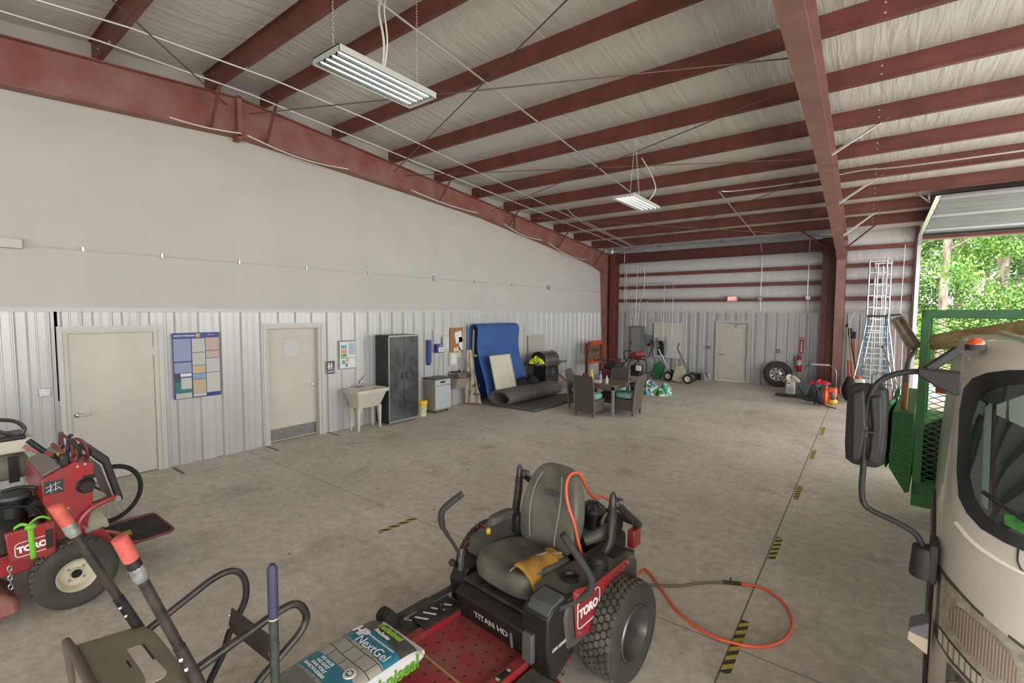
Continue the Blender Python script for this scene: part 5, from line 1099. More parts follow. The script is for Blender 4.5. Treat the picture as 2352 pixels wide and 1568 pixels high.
# front panel with name
MB().prism([(-0.69,0.29),(-0.745,0.49),(-0.70,0.52),(-0.62,0.53),(-0.55,0.29)], 'x', -0.31, 0.31).build('front_panel', BLK, zt, bevel=0.01)
MB().box(-0.31,0.31,-0.66,-0.50,0.53,0.555).build('seat_platform', BLKP, zt, bevel=0.006)
text('lettering', 'TITAN HD', 0.068, (0.02,-0.7205,0.39), (1,0,0), (0,-0.26,1), mat('silver_letters', (200,200,196), 0.4), zt, bold=0.0008)
MB().bar((0.215,-0.735,0.43),(0.215,-0.72,0.33),0.012,0.012).build('panel_handle', GREY, zt)
# red frame, foot platform
FP = MB(); FP.box(-0.30,0.30,-1.42,-0.69,0.285,0.297); fp = FP.build('foot_platform', MREDD, zt, smooth=False)
dm = []
for i in range(6):
    for j in range(9): dm.append((-0.24+0.096*i+(0.048 if j % 2 else 0), -0.76-0.075*j))
b = MB()
for x, y in dm[:54]: b.lathe([(0.011,0.2972),(0.008,0.3005),(0.0,0.3008)], (x,y,0), n=8)
tag(b.build('grip_dimples', mat('dimple_dark', (96,26,30), 0.7), fp), kind='stuff')
MB().prism([(-1.42,0.29),(-1.60,0.42),(-1.61,0.41),(-1.43,0.275)], 'x', -0.30, 0.30).build('toe_board', MREDD, zt, smooth=False)
tb2 = MB().box(-0.30,0.30,-1.125,-1.11,0.297,0.300).build('platform_seam', mat('seam_tan', (168,138,84), 0.7), fp, smooth=False)
for s in (-1, 1): MB().box(min(s*0.30,s*0.37),max(s*0.30,s*0.37),-1.75,-0.52,0.265,0.335).build('frame_rail', MRED, zt, bevel=0.004)
tag(MB().box(0.315,0.357,-0.99,-0.87,0.3355,0.3365).build('rail_decal', BLK, zt, smooth=False), 'black and green sticker')
for y in (-0.98,-0.885): MB().box(0.322,0.350,y-0.008,y+0.012,0.3365,0.3372).build('decal_mark', mat('decal_green',(150,190,150),0.5), zt, smooth=False)
MB().box(0.29,0.47,-0.60,-0.42,0.20,0.36).build('frame_gusset', MRED, zt, bevel=0.01)
# height plate with knob on the left rail
hp_ = MB().box(-0.50,-0.31,-1.0,-0.66,0.33,0.345).build('height_gate', BLKP, zt, bevel=0.003)
b = MB()
for k in range(4): b.box(-0.47,-0.37,-0.96+0.07*k,-0.945+0.07*k,0.3455,0.3465,Matrix.Rotation(0.5,3,'Z'))
b.build('slot_marks', WL, hp_, smooth=False)
text('digits', '4', 0.04, (-0.44,-0.97,0.3475), (0.8,0.6,0), (-0.6,0.8,0), WL, hp_)
MB().cyl((-0.40,-0.80,0.345),(-0.40,-0.80,0.385),0.02,n=14).ball((-0.40,-0.80,0.39),0.026,0.026,0.012).build('height_knob', BLK, zt)
MB().bar((-0.47,-0.55,0.40),(-0.50,-1.15,0.38),0.03,0.03).build('lift_bar', BLKP, zt)
MB().lathe([(0.0,-0.05),(0.05,-0.05),(0.052,0.05),(0.0,0.05)], (-0.50,-1.18,0.43), 'x', 16).build('foot_pedal', RUB, zt)
MB().bar((-0.50,-1.17,0.40),(-0.47,-1.08,0.34),0.04,0.03).build('pedal_arm', BLKP, zt)
# red side panel with logo
rp = MB(); rp.prism([(-0.52,0.45),(-0.56,0.76),(-0.53,0.775),(-0.27,0.70),(-0.24,0.45),(-0.30,0.41)], 'x', 0.562, 0.575)
rpo = rp.build('red_side_panel', MRED, zt, bevel=0.003)
MB().prism([(-0.42,0.72),(-0.36,0.65),(-0.27,0.60),(0.12,0.675),(0.14,0.70),(0.09,0.72)], 'x', 0.564, 0.578).build('red_strip', MRED, zt, bevel=0.003)
for k in range(7): MB().cyl((0.577,-0.25+0.052*k,0.648+0.0085*k),(0.5795,-0.25+0.052*k,0.648+0.0085*k),0.007,n=8).build('hole', BLK2, rpo)
text('logo_lettering', 'TORO', 0.078, (0.5765,-0.395,0.595), (0,1,0.0), (0,0,1), WL, rpo, bold=0.004, sx=0.95)
lo_ = [(0.577,-0.395+px,0.598+pz) for px, pz in roundrect(0.25,0.18,0.03,3)]
MB().tube(lo_, 0.0035, 5, closed=True).build('logo_outline', WL, rpo)
MB().prism([(-0.27,0.34),(-0.24,0.58),(0.0,0.65),(-0.02,0.60),(-0.12,0.42)], 'x', 0.556, 0.561).build('grey_side_plate', mat('side_plate_grey', (128,134,132), 0.5), zt, smooth=False)
for x, y, z in ((0.576,-0.49,0.48),(0.576,-0.29,0.45),(0.576,-0.53,0.74),(0.579,0.10,0.695)): MB().cyl((x,y,z),(x+0.006,y,z),0.010,n=8).build('bolt', STEEL, rpo)
# left fender trim
MB().prism([(-0.42,0.60),(-0.20,0.70),(-0.02,0.72),(-0.02,0.66),(-0.3,0.56)], 'x', -0.588, -0.572).build('red_strip', MRED, zt, bevel=0.003)
MB().ball((-0.42,-0.30,0.735),0.02,0.02,0.03).build('choke_knob', mat('knob_yellow', (222,190,40), 0.4), zt)
# engine behind the seat
MB().box(-0.30,0.30,0.18,0.62,0.40,0.66).build('engine_block', mat('engine_dark', (58,56,52), 0.6, 0.3, var=0.3), zt, bevel=0.04)
MB().box(-0.28,0.26,0.22,0.55,0.64,0.72).build('engine_shroud', mat('shroud_grey', (96,98,92), 0.45), zt, bevel=0.03)
MB().lathe([(0.075,0.66),(0.075,0.86)], (0.12,0.36,0), n=20).build('intake_canister', BLK, zt)
ac_ = MB().lathe([(0.0,0.925),(0.05,0.922),(0.10,0.885),(0.105,0.87),(0.105,0.85),(0.085,0.84),(0.0,0.84)], (0.12,0.36,0), n=28).build('air_precleaner', BLK, zt)
for k in range(9):
    a = 2*PI*k/9; MB().bar((0.12+0.05*math.cos(a),0.36+0.05*math.sin(a),0.924),(0.12+0.098*math.cos(a),0.36+0.098*math.sin(a),0.89),0.004,0.004).build('fin', GREY, ac_)
MB().cyl((0.02,0.40,0.78),(0.34,0.38,0.78),0.075,n=20).build('air_filter_can', BLK, zt)
MB().lathe([(0.079,-0.015),(0.082,0.0),(0.079,0.015)], (0.24,0.385,0.78), 'x', 24).build('clamp_ring', mat('ring_grey', (150,148,140), 0.4, 0.4), zt)
MB().box(0.38,0.44,0.46,0.58,0.60,0.74).build('rear_guard', MRED, zt, bevel=0.008)
MB().box(-0.36,0.36,0.58,0.64,0.30,0.50).build('rear_frame', BLKP, zt, bevel=0.008)
# cutting deck
dk_ = MB(); D_ = []
for z, sc in ((0.09,1.0),(0.20,1.0),(0.235,0.96),(0.24,0.5)):
    D_.append([(px*sc,-1.10+py*sc,z) for px, py in roundrect(1.50,0.98,0.28,6)])
dk_.loft(D_); dk_.build('cutting_deck', MREDD, zt, ang=40)
GRASS = mat('grassy_cover', (96,92,78), 0.8, var=0.5, scale=12, dark=(52,50,46), detail=9)
for s in (-1, 1):
    MB().box(min(s*0.38,s*0.66),max(s*0.38,s*0.66),-1.30,-0.72,0.24,0.30).build('belt_cover', GRASS, zt, bevel=0.02)
    MB().lathe([(0.0,0.31),(0.05,0.308),(0.055,0.30)], (s*0.55,-0.95,0), n=20).build('spindle_cap', STEEL, zt)
tag(MB().box(0.60,0.70,-0.80,-0.765,0.245,0.25,Matrix.Rotation(-0.5,3,'Z')).build('warning_label', mat('label_yellow', (206,176,80), 0.5), zt, smooth=False), 'yellow warning sticker')
b = MB(); ca, cb2 = Vector((0.50,-0.50,0.44)), Vector((0.52,-0.60,0.24)); n_ = 8
for i in range(n_):
    p = ca+(cb2-ca)*(i+0.5)/n_; w = 0.011; dx = Vector((w,0,0)) if i % 2 else Vector((0,w,0)); h = Vector((0,0,0.019))
    b.tube([p-h, p-h*0.5+dx, p+h*0.5+dx, p+h, p+h*0.5-dx, p-h*0.5-dx], 0.0042, 6, closed=True)
b.build('lift_chain', mat('old_chain', (120,112,92), 0.45, 0.8), zt)
# caster wheels
for s in (-1, 1):
    w = MB().lathe([(0.05,-0.05),(0.12,-0.055),(0.14,-0.03),(0.14,0.03),(0.12,0.055),(0.05,0.05)], (s*0.5,-1.78,0.14), 'x', 24).build('caster_wheel', RUB, zt)
    MB().bar((s*0.42,-1.60,0.33),(s*0.42,-1.80,0.12),0.02,0.05,(1,0,0)).build('caster_fork', MRED, w)
MB().box(-0.52,0.52,-1.76,-1.68,0.27,0.34).build('front_crossbar', MRED, zt, bevel=0.006)
# orange air hose -----------------------------------------------------------
ozt = Matrix.Translation((6.739,3.024,0)) @ Matrix.Rotation(ZR, 4, 'Z')
HO = mat('orange_hose', (226,98,66), 0.35)
L_ = [(0.30,-0.06,0.72),(0.30,-0.10,0.80),(0.27,-0.12,0.95),(0.22,-0.13,1.08),(0.18,-0.10,1.20),(0.17,-0.03,1.265),(0.19,0.06,1.25),(0.18,0.18,1.10),(0.16,0.32,0.98),(0.15,0.46,0.95),(0.14,0.66,0.80),(0.12,0.80,0.45),(0.12,0.95,0.12),(0.15,1.10,0.012)]
P = [tuple(ozt @ Vector(p)) for p in L_]
P += [(7.02,4.24,0.012),(7.25,4.02,0.012),(7.42,3.83,0.012),(7.60,3.71,0.012),(7.72,3.67,0.012),(7.86,3.66,0.012),(8.07,3.74,0.012),(8.20,3.92,0.012),(8.24,4.16,0.012),(8.18,4.40,0.012),(8.05,4.55,0.012),(7.93,4.59,0.012),(7.78,4.53,0.012)]
hs = tag(MB().tube(P, 0.0115, 10, cr=6).build('air_hose', HO), 'orange-red hose draped over the mower seat and looping on the floor', 'hose')
MB().cyl((7.80,4.54,0.014),(7.66,4.47,0.014),0.016,n=10).cyl((7.72,4.49,0.014),(7.715,4.51,0.055),0.007,n=8).build('hose_coupling', mat('dark_brass', (70,62,50), 0.4, 0.7), hs)
MB().tube([(7.67,4.475,0.013),(7.5,4.33,0.013),(7.36,4.17,0.013),(7.15,4.02,0.013),(6.9,3.95,0.013)], 0.011, 8, cr=5).build('grey_hose_end', mat('grey_hose', (104,96,82), 0.6), hs)
# bag on the mower -------------------------------------------------------------
bgt = thing('sand_bag', 'grey, teal and white printed bag of paver sand lying across the mower front', 'bag', tuple(ozt @ Vector((-0.24,-1.60,0.352))), ZR+0.05)
BW = mat('bag_white', (206,206,208), 0.35, bump=0.15, bscale=9)
def sg(t): return math.sin(t*PI/2)
def topz(x, y, s=1): return 0.085+s*0.082*math.sqrt(max(0,1-abs(x/0.235)**7))*math.sqrt(max(0,1-abs(y/0.355)**7))+s*0.006*math.sin(14*x+5)*math.cos(9*y)*(1-abs(x/0.235)**4)
_b2 = MB()
for s in (1, -1): _b2.grid(lambda u, v, s=s: (0.235*sg(2*u-1), 0.355*sg(2*v-1), topz(0.235*sg(2*u-1), 0.355*sg(2*v-1), s)), 28, 28)
_b2.build('bag_body', BW, bgt, ang=70)
MB().prism([(-0.2,0.09),(0.2,0.09),(0.21,0.07),(-0.21,0.07)], 'y', 0.345, 0.385).build('seam_end', BW, bgt)
def band(nm, y0, y1, m, curve=0.0, lift=0.0012):
    MB().grid(lambda u, v: (-0.212+0.426*u, y0+(y1-y0)*v+curve*math.sin(PI*u), topz(-0.212+0.426*u, y0+(y1-y0)*v+curve*math.sin(PI*u))+lift), 28, 10).build(nm, m, bgt)
stone = bpy.data.materials.new('stone_photo'); stone.use_nodes = True
_nt = stone.node_tree; _b = _nt.nodes['Principled BSDF']; _b.inputs['Roughness'].default_value = 0.4
_tc = _nt.nodes.new('ShaderNodeTexCoord'); _br = _nt.nodes.new('ShaderNodeTexBrick'); _br.inputs['Scale'].default_value = 5.0
_br.inputs['Color1'].default_value = (lin(168),lin(166),lin(156),1); _br.inputs['Color2'].default_value = (lin(138),lin(142),lin(138),1); _br.inputs['Mortar'].default_value = (lin(70),lin(70),lin(62),1)
_br.inputs['Mortar Size'].default_value = 0.015; _br.inputs['Brick Width'].default_value = 0.55; _br.inputs['Row Height'].default_value = 0.42
_nt.links.new(_tc.outputs['Object'], _br.inputs[0]); _nt.links.new(_br.outputs[0], _b.inputs['Base Color'])
TEAL = mat('print_teal', (38,120,142), 0.35); DG = mat('print_dark_grey', (78,76,72), 0.35); LG = mat('print_silver', (132,130,128), 0.35, var=0.3, scale=30, stretch=(8,1,1))
band('stone_picture', -0.20, 0.20, stone)
band('dark_band', 0.20, 0.325, DG); band('teal_band', 0.09, 0.20, TEAL, 0.02, 0.002); band('teal_band', -0.20, -0.08, TEAL, 0.02, 0.002); band('silver_band', -0.325, -0.20, LG, 0, 0.0016)
LIME = mat('print_lime', (150,196,30), 0.4); LBL = mat('print_light_blue', (90,170,220), 0.4)
xd, yd = (1,0,0), (0,1,0)
text('lettering', 'Techniseal', 0.052, (0.02,0.275,0.178), xd, yd, LIME, bgt, bold=0.0015, shear=0.2)
text('lettering', 'ProSeries', 0.036, (0.0,0.232,0.179), xd, yd, WL, bgt, bold=0.001, shear=0.2)
text('lettering', 'HP', 0.085, (-0.125,0.165,0.179), xd, yd, WL, bgt, bold=0.003, shear=0.2)
text('lettering', 'NextGel', 0.082, (0.055,0.125,0.179), xd, yd, WL, bgt)
text('lettering', 'JOINTING SAND | SABLE DE JOINTOIEMENT', 0.014, (0.04,0.182,0.179), xd, yd, WL, bgt)
text('lettering', 'NO HAZE\nNO DUST\nSANS VOILE\nSANS POUSSIERE', 0.026, (-0.05,-0.13,0.179), xd, yd, WL, bgt, bold=0.0005)
MB().lathe([(0.0,0.176),(0.034,0.176),(0.036,0.170)], (0.12,-0.06,0), n=24).build('seal_badge', mat('badge_white', (214,214,206), 0.4), bgt)
MB().lathe([(0.0,0.177),(0.022,0.177),(0.022,0.176)], (0.12,-0.06,0), n=20).build('seal_centre', mat('badge_grey', (90,98,104), 0.4), bgt)
text('digits', '20', 0.026, (0.12,-0.06,0.178), xd, yd, WL, bgt, bold=0.0008)
tag(text('side_lettering', 'Techniseal', 0.102, (0.2415,0.095,0.085), (0,1,0), (-0.12,0,1), mat('print_green', (92,160,30), 0.4), bgt, ext=0.0015, bold=0.002, shear=0.1), 'big green lettering on the white side')
# ================================================================= STAND-ON MOWER AT LEFT
sm = thing('stand_on_mower', 'red stand-on mower with tall control tower and thigh pad at the left edge', 'mower', (2.85,0.82,0))
def wheel_g(x, out):
    w = thing('drive_wheel', None, None, (x, 0.0, 0.27)); w.parent = sm
    if out < 0: w.rotation_euler = (0,0,PI)
    tread_tire('tire', TIRE, w, 0.275, 0.24, 0.13, n=48, lug=0.009, rows=4)
    r = MB().lathe([(0.135,0.10),(0.13,0.112),(0.12,0.10),(0.11,0.05),(0.105,0.03),(0.085,0.035),(0.045,0.035),(0.04,0.06),(0.0,0.06)], ax='x', n=36).build('rim', mat('cream_rim', (196,190,168), 0.4), w)
    return w
wg = wheel_g(0.545, 1); wheel_g(-0.545, -1)
MB().cyl((0.575,0,0.27),(0.61,0,0.27),0.035,n=16).build('hub_nut', mat('oily_hub', (40,38,34), 0.4, 0.5), sm)
for k in range(4):
    a = PI/4+PI/2*k; MB().cyl((0.58,0.065*math.cos(a),0.27+0.065*math.sin(a)),(0.60,0.065*math.cos(a),0.27+0.065*math.sin(a)),0.010,n=8).build('lug_nut', CHROME, sm)
MB().box(-0.45,0.45,-0.95,-0.05,0.36,0.50).build('main_frame', MRED, sm, bevel=0.01)
MB().prism([(-0.95,0.36),(-0.95,0.50),(-0.05,0.53),(0.22,0.52),(0.35,0.26),(0.2,0.34),(-0.1,0.40)], 'x', 0.40, 0.44).build('side_frame', MRED, sm, bevel=0.006)
MB().prism([(-0.95,0.36),(-0.95,0.50),(-0.05,0.53),(0.22,0.52),(0.35,0.26),(0.2,0.34),(-0.1,0.40)], 'x', -0.44, -0.40).build('side_frame', MRED, sm, bevel=0.006)
pn = MB().prism([(-0.39,0.75),(-0.11,0.76),(-0.11,0.47),(-0.37,0.52)], 'x', 0.56, 0.60).build('logo_panel', MRED, sm, bevel=0.01)
text('logo_lettering', 'TORO', 0.062, (0.6015,-0.245,0.60), (0,1,0.05), (0,0,1), WL, pn, bold=0.004, sx=0.95)
MB().tube([(0.6015,-0.245+px,0.602+pz+px*0.05) for px, pz in roundrect(0.19,0.11,0.025,3)], 0.003, 5, closed=True).build('logo_outline', WL, pn)
MB().box(0.44,0.56,-0.37,-0.12,0.50,0.54).build('panel_bracket', MRED, sm, smooth=False)
tag(MB().box(0.60,0.606,-0.17,-0.125,0.55,0.70).build('vent_patch', RUB, pn, smooth=False), 'black rubber patch')
GS = mat('green_strap', (112,186,56), 0.6)
st = MB(); st.grid(lambda u, v: (0.606+0.004*math.sin(5*v), -0.27+0.035*u+0.01*v, 0.76-0.26*v), 2, 8); st.grid(lambda u, v: (0.60-0.03*v, -0.27+0.14*v, 0.755+0.02*u+0.05*math.sin(3*v)), 2, 8); st.grid(lambda u, v: (0.60-0.02*v, -0.25-0.09*v, 0.75+0.025*u+0.03*math.sin(3*v)), 2, 8)
st.build('tie_strap', GS, sm, solid=0.003); MB().ball((0.605,-0.25,0.76),0.02,0.035,0.025).build('strap_knot', GS, sm)
# tower
TWR = [(-0.15,1.06),(-0.15,0.88),(-0.11,0.74),(-0.08,0.52),(0.10,0.50),(0.16,0.80),(0.18,1.13),(0.05,1.165)]
tw = MB().prism(TWR, 'x', -0.42, 0.42).build('control_tower', MRED, sm, bevel=0.006)
MB().box(-0.36,0.36,-0.149,0.04,0,0.012).build('console_top', mat('console_dust', (122,116,110), 0.5), sm, smooth=False, mx=Matrix.Translation((0,0,1.143)) @ Matrix.Rotation(0.47,4,'X'))
lb = MB().box(0.42,0.422,-0.14,-0.02,0.93,1.04).build('control_diagram', mat('diagram_black', (44,54,58), 0.4), tw, smooth=False)
b = MB()
for (y0,z0,y1,z1) in ((-0.13,0.99,-0.04,1.02),(-0.12,0.96,-0.05,0.97),(-0.10,0.94,-0.10,1.02),(-0.07,0.95,-0.07,1.03),(-0.13,0.95,-0.09,0.99),(-0.06,0.99,-0.03,0.95)): b.bar((0.4225,y0,z0),(0.4225,y1,z1),0.003,0.001,(1,0,0))
b.build('diagram_lines', WL, lb, smooth=False)
MB().box(0.42,0.4215,0.10,0.17,0.99,1.03).build('small_label', BLK, tw, smooth=False)
MB().lathe([(0.0,0.50),(0.045,0.50),(0.055,0.485),(0.055,0.44),(0.065,0.43),(0.065,0.42)], (0,0.115,0.945), 'x', 20).build('side_cap', BLK, sm)
for y, z in ((-0.03,0.72),(0.02,0.66),(-0.0,0.78),(0.07,1.12),(0.12,1.13),(0.0,0.57)): MB().cyl((0.42,y,z),(0.428,y,z),0.010,n=8).build('bolt', ALU, tw)
MB().box(0.32,0.40,-0.03,0.03,1.13,1.24).build('black_rest', BLK, sm, bevel=0.015)
MB().tube([(0.3,-0.2,1.385),(0.3,-0.11,1.27)], 0.022, 10).build('lever_grip', BLK, sm); MB().tube([(0.3,-0.11,1.27),(0.3,-0.06,1.225)], 0.015, 8).build('lever_shaft', MRED, sm); MB().ball((0.3,-0.055,1.22),0.022,0.022,0.022).build('lever_ball', BLK, sm)
MB().cyl((0.3,-0.045,1.21),(0.3,-0.02,1.14),0.014,n=8).build('lever_post', BLK, sm)
RUS = mat('worn_red_bar', (124,60,54), 0.5, var=0.3, scale=14)
MB().tube([(0.36,-0.07,1.34),(0.36,-0.03,1.28),(0.36,0.06,1.14)], 0.014, 8, cr=3).build('reference_bar', RUS, sm)
MB().tube([(-0.30,0.10,1.12),(-0.30,0.09,1.22),(-0.28,0.08,1.29),(-0.05,0.10,1.27)], 0.013, 8, cr=3).build('reference_bar', RUS, sm)
MB().tube([(0.14,0.10,1.14),(0.14,0.09,1.26),(0.16,0.10,1.305),(0.20,0.13,1.30),(0.22,0.165,1.25),(0.22,0.18,1.14)], 0.014, 8, cr=4).build('reference_bar', RUS, sm)
MB().tube([(0.15,0.07,1.305),(0.15,0.10,1.27),(0.15,0.135,1.20),(0.15,0.14,1.12)], [0.02,0.02,0.02,0.014,0.012], 10, cr=3).build('control_lever', LV, sm)
MB().tube([(-0.06,0.09,1.12),(-0.08,0.10,1.22),(-0.10,0.11,1.28),(-0.06,0.12,1.30)], 0.016, 8, cr=3).build('control_lever', mat('navy_grip', (40,42,80), 0.6), sm)
MB().box(-0.02,0.06,-0.02,0.03,1.15,1.17).build('yellow_knob', mat('knob_yellow',(222,190,40)), sm, bevel=0.006)
# thigh pad
TPD = [(0.20,1.20),(0.265,1.165),(0.32,1.10),(0.41,0.69),(0.40,0.67),(0.36,0.68),(0.27,1.06),(0.19,1.15)]
MB().prism(TPD, 'x', -0.22, 0.24).build('thigh_pad', mat('pad_vinyl', (50,48,46), 0.55, var=0.2), sm, bevel=0.02)
MB().prism([(0.19,1.15),(0.265,1.055),(0.352,0.68),(0.34,0.68),(0.25,1.05),(0.18,1.14)], 'x', -0.235, 0.255).build('pad_backplate', STEEL, sm, smooth=False)
MB().tube([(0.45,0.11,0.56),(0.45,0.06,0.62),(0.45,0.09,0.69),(0.45,0.16,0.745),(0.44,0.27,0.775),(0.42,0.33,0.77)], 0.022, 8, cr=4).build('pad_arm', MRED, sm)
for y, z in ((0.32,0.77),(0.11,0.56)): MB().cyl((0.44,y,z),(0.475,y,z),0.022,n=12).build('pivot_bolt', ALU, sm)
# platform
pf = MB().loft([[(px,0.56+py,0.245) for px,py in roundrect(0.62,0.42,0.06,4)],[(px,0.56+py,0.262) for px,py in roundrect(0.62,0.42,0.06,4)]]).build('foot_platform', mat('grip_tape', (66,60,54), 0.9, var=0.3, scale=8), sm)
MB().tube([(px,0.56+py,0.262) for px,py in roundrect(0.65,0.45,0.07,4)], 0.014, 8, closed=True).build('platform_rim', RUS, pf)
MB().tube([(0.42,0.12,0.50),(0.42,0.22,0.49),(0.40,0.33,0.42),(0.38,0.42,0.30),(0.32,0.48,0.26)], 0.018, 8, cr=4).build('platform_arm', MRED, sm)
heap('grass_clippings', (0.02,0.48,0.262), (0.06,0.03,0.008), 91, mat('dry_grass', (190,184,110), 0.9), None, None, nz=0.6, parent=sm)
# engine
MB().box(-0.35,0.38,-0.85,-0.18,0.50,0.62).build('engine_base', BLK, sm, bevel=0.02)
MB().lathe([(0.0,0.70),(0.16,0.70),(0.21,0.66),(0.23,0.60),(0.23,0.52)], (0.16,-0.42,0), n=28).build('flywheel_screen', mat('screen_dark', (62,60,54), 0.5, var=0.3), sm)
MB().lathe([(0.085,0.60),(0.085,0.84)], (0.02,-0.28,0), n=20).build('intake_canister', BLK, sm)
MB().lathe([(0.0,0.935),(0.05,0.93),(0.115,0.89),(0.12,0.865),(0.09,0.84),(0.0,0.84)], (0.02,-0.28,0), n=24).build('air_precleaner', mat('cap_grey', (64,66,68), 0.45), sm)
MB().cyl((-0.3,-0.2,0.76),(0.2,-0.16,0.78),0.06,n=14).build('air_filter_can', BLK, sm)
MB().tube([(0.1,-0.35,0.95),(0.15,-0.25,0.97),(0.2,-0.18,0.96),(0.2,-0.14,0.94)], 0.016, 8, cr=4).tube([(0.1,-0.5,0.85),(0.2,-0.2,0.80),(0.36,-0.14,0.74)], 0.012, 6, cr=4).build('engine_hose', BLK, sm)
MB().box(0.25,0.40,-0.12,-0.02,0.60,0.82).build('muffler_shield', mat('rust_brown', (130,84,54), 0.6, var=0.3), sm, bevel=0.02)
# deck skirt, chain
MB().prism([(-1.0,0.10),(-1.0,0.34),(-0.42,0.30),(-0.34,0.22),(-0.33,0.10)], 'x', 0.2, 0.62).build('cutting_deck', mat('dusty_pinkish_red', (150,84,78), 0.6, var=0.3, scale=6, dark=(128,100,88)), sm, bevel=0.03)
b = MB()
for i in range(5):
    p = Vector((0.56,-0.37,0.46-0.036*i)); w = 0.011; dx = Vector((w,0,0)) if i % 2 else Vector((0,w,0)); h = Vector((0,0,0.024))
    b.tube([p-h, p-h*0.5+dx, p+h*0.5+dx, p+h, p+h*0.5-dx, p-h*0.5-dx], 0.005, 6, closed=True)
b.build('lift_chain', STEEL, sm)
wj = thing('white_jug', 'cream plastic jug standing on the floor behind the stand-on mower', 'jug', (2.42,1.13,0.0))
MB().loft([rect(-0.13,0.13,-0.1,0.1,0,0.03), rect(-0.14,0.14,-0.11,0.11,0.25,0.03), rect(-0.10,0.12,-0.09,0.09,0.36,0.03), rect(-0.03,0.05,-0.03,0.03,0.42,0.01)]).build('body', mat('cream_plastic', (206,200,178), 0.5), wj, sub=1, ang=180)
# bicycle wheel
bw = thing('bicycle', 'bicycle leaning by the wall, its black spoked wheel showing behind the red mower', 'bicycle', (1.72,1.42,0.335), 0.25)
MB().lathe([(0.32,-0.028),(0.338,0.0),(0.32,0.028),(0.295,0.024),(0.285,0.0),(0.295,-0.024),(0.32,-0.028)], ax='x', n=48).build('tire', RUB, bw)
MB().lathe([(0.296,-0.012),(0.285,0.0),(0.296,0.012)], ax='x', n=48).build('rim', GREY, bw)
b = MB()
for k in range(28):
    a = 2*PI*k/28; a2 = a+(0.5 if k % 2 else -0.5); s = 0.03 if k % 2 else -0.03
    b.bar((0,0.288*math.cos(a),0.288*math.sin(a)),(s,0.022*math.cos(a2),0.022*math.sin(a2)),0.0035,0.0035)
b.build('spokes', STEEL, bw, smooth=False)
MB().cyl((-0.05,0,0),(0.05,0,0),0.025,n=14).build('hub', GREY, bw)
MB().tube([(-0.06,0,0),(-0.07,-0.3,0.28),(-0.06,-0.62,0.42)], 0.014, 8).tube([(0.06,0,0),(0.07,-0.25,-0.02),(0.05,-0.45,-0.05)], 0.012, 8).build('frame_stays', BLKP, bw)
# second mower, grey tank, far left
gm = thing('walk_behind_mower', 'mower with grey fuel tank and black loop handles, far left behind the red one', 'mower', (1.72,0.50,0))
MB().box(-0.30,0.35,-0.45,0.30,0.15,0.45).build('engine_base', BLK, gm, bevel=0.03)
TK = mat('olive_grey_tank', (120,118,106), 0.45, var=0.1)
MB().loft([se(0.05,-0.02,0.78,0.26,0.26,e=5), se(0.05,-0.02,0.82,0.29,0.30,e=5), se(0.05,-0.02,0.98,0.29,0.30,e=5), se(0.05,-0.04,1.05,0.25,0.24,e=5)]).build('fuel_tank', TK, gm, sub=1, ang=180)
MB().box(0.335,0.35,0.10,0.17,0.78,1.04).build('tank_strap', BLK, gm, smooth=False)
MB().box(-0.05,0.25,-0.3,0.30,1.04,1.18).build('cream_cover', mat('cream_cover', (196,192,176), 0.5), gm, bevel=0.02)
MB().box(-0.07,0.26,-0.32,0.24,1.17,1.22).build('black_top', BLK, gm, bevel=0.012)
MB().tube([(0.2,-0.30,1.38),(0.2,-0.02,1.39),(0.2,0.16,1.36),(0.2,0.24,1.27),(0.2,0.20,1.19)], 0.018, 8, cr=4).tube([(0.2,-0.30,1.28),(0.2,-0.02,1.30),(0.2,0.10,1.25),(0.2,0.19,1.18)], 0.018, 8, cr=4).build('handle_loop', BLKP, gm)
MB().tube([(0.2,-0.3,1.48),(0.2,-0.05,1.44)], 0.022, 8).tube([(0.25,0.22,1.10),(0.3,0.38,0.98)], 0.02, 8).build('worn_bar', mat('worn_pink_bar', (170,110,96), 0.6), gm)
MB().tube([(0.22,0.5,1.18),(0.22,0.48,0.8)], 0.02, 8).tube([(0.2,0.46,0.98),(0.25,0.75,0.86)], 0.016, 8).build('side_post', BLKP, gm)
for x in (-0.3, 0.36): MB().lathe([(0.06,-0.05),(0.2,-0.06),(0.21,0),(0.2,0.06),(0.06,0.05)], (x,-0.1,0.21), 'x', 24).build('wheel', RUB, gm)
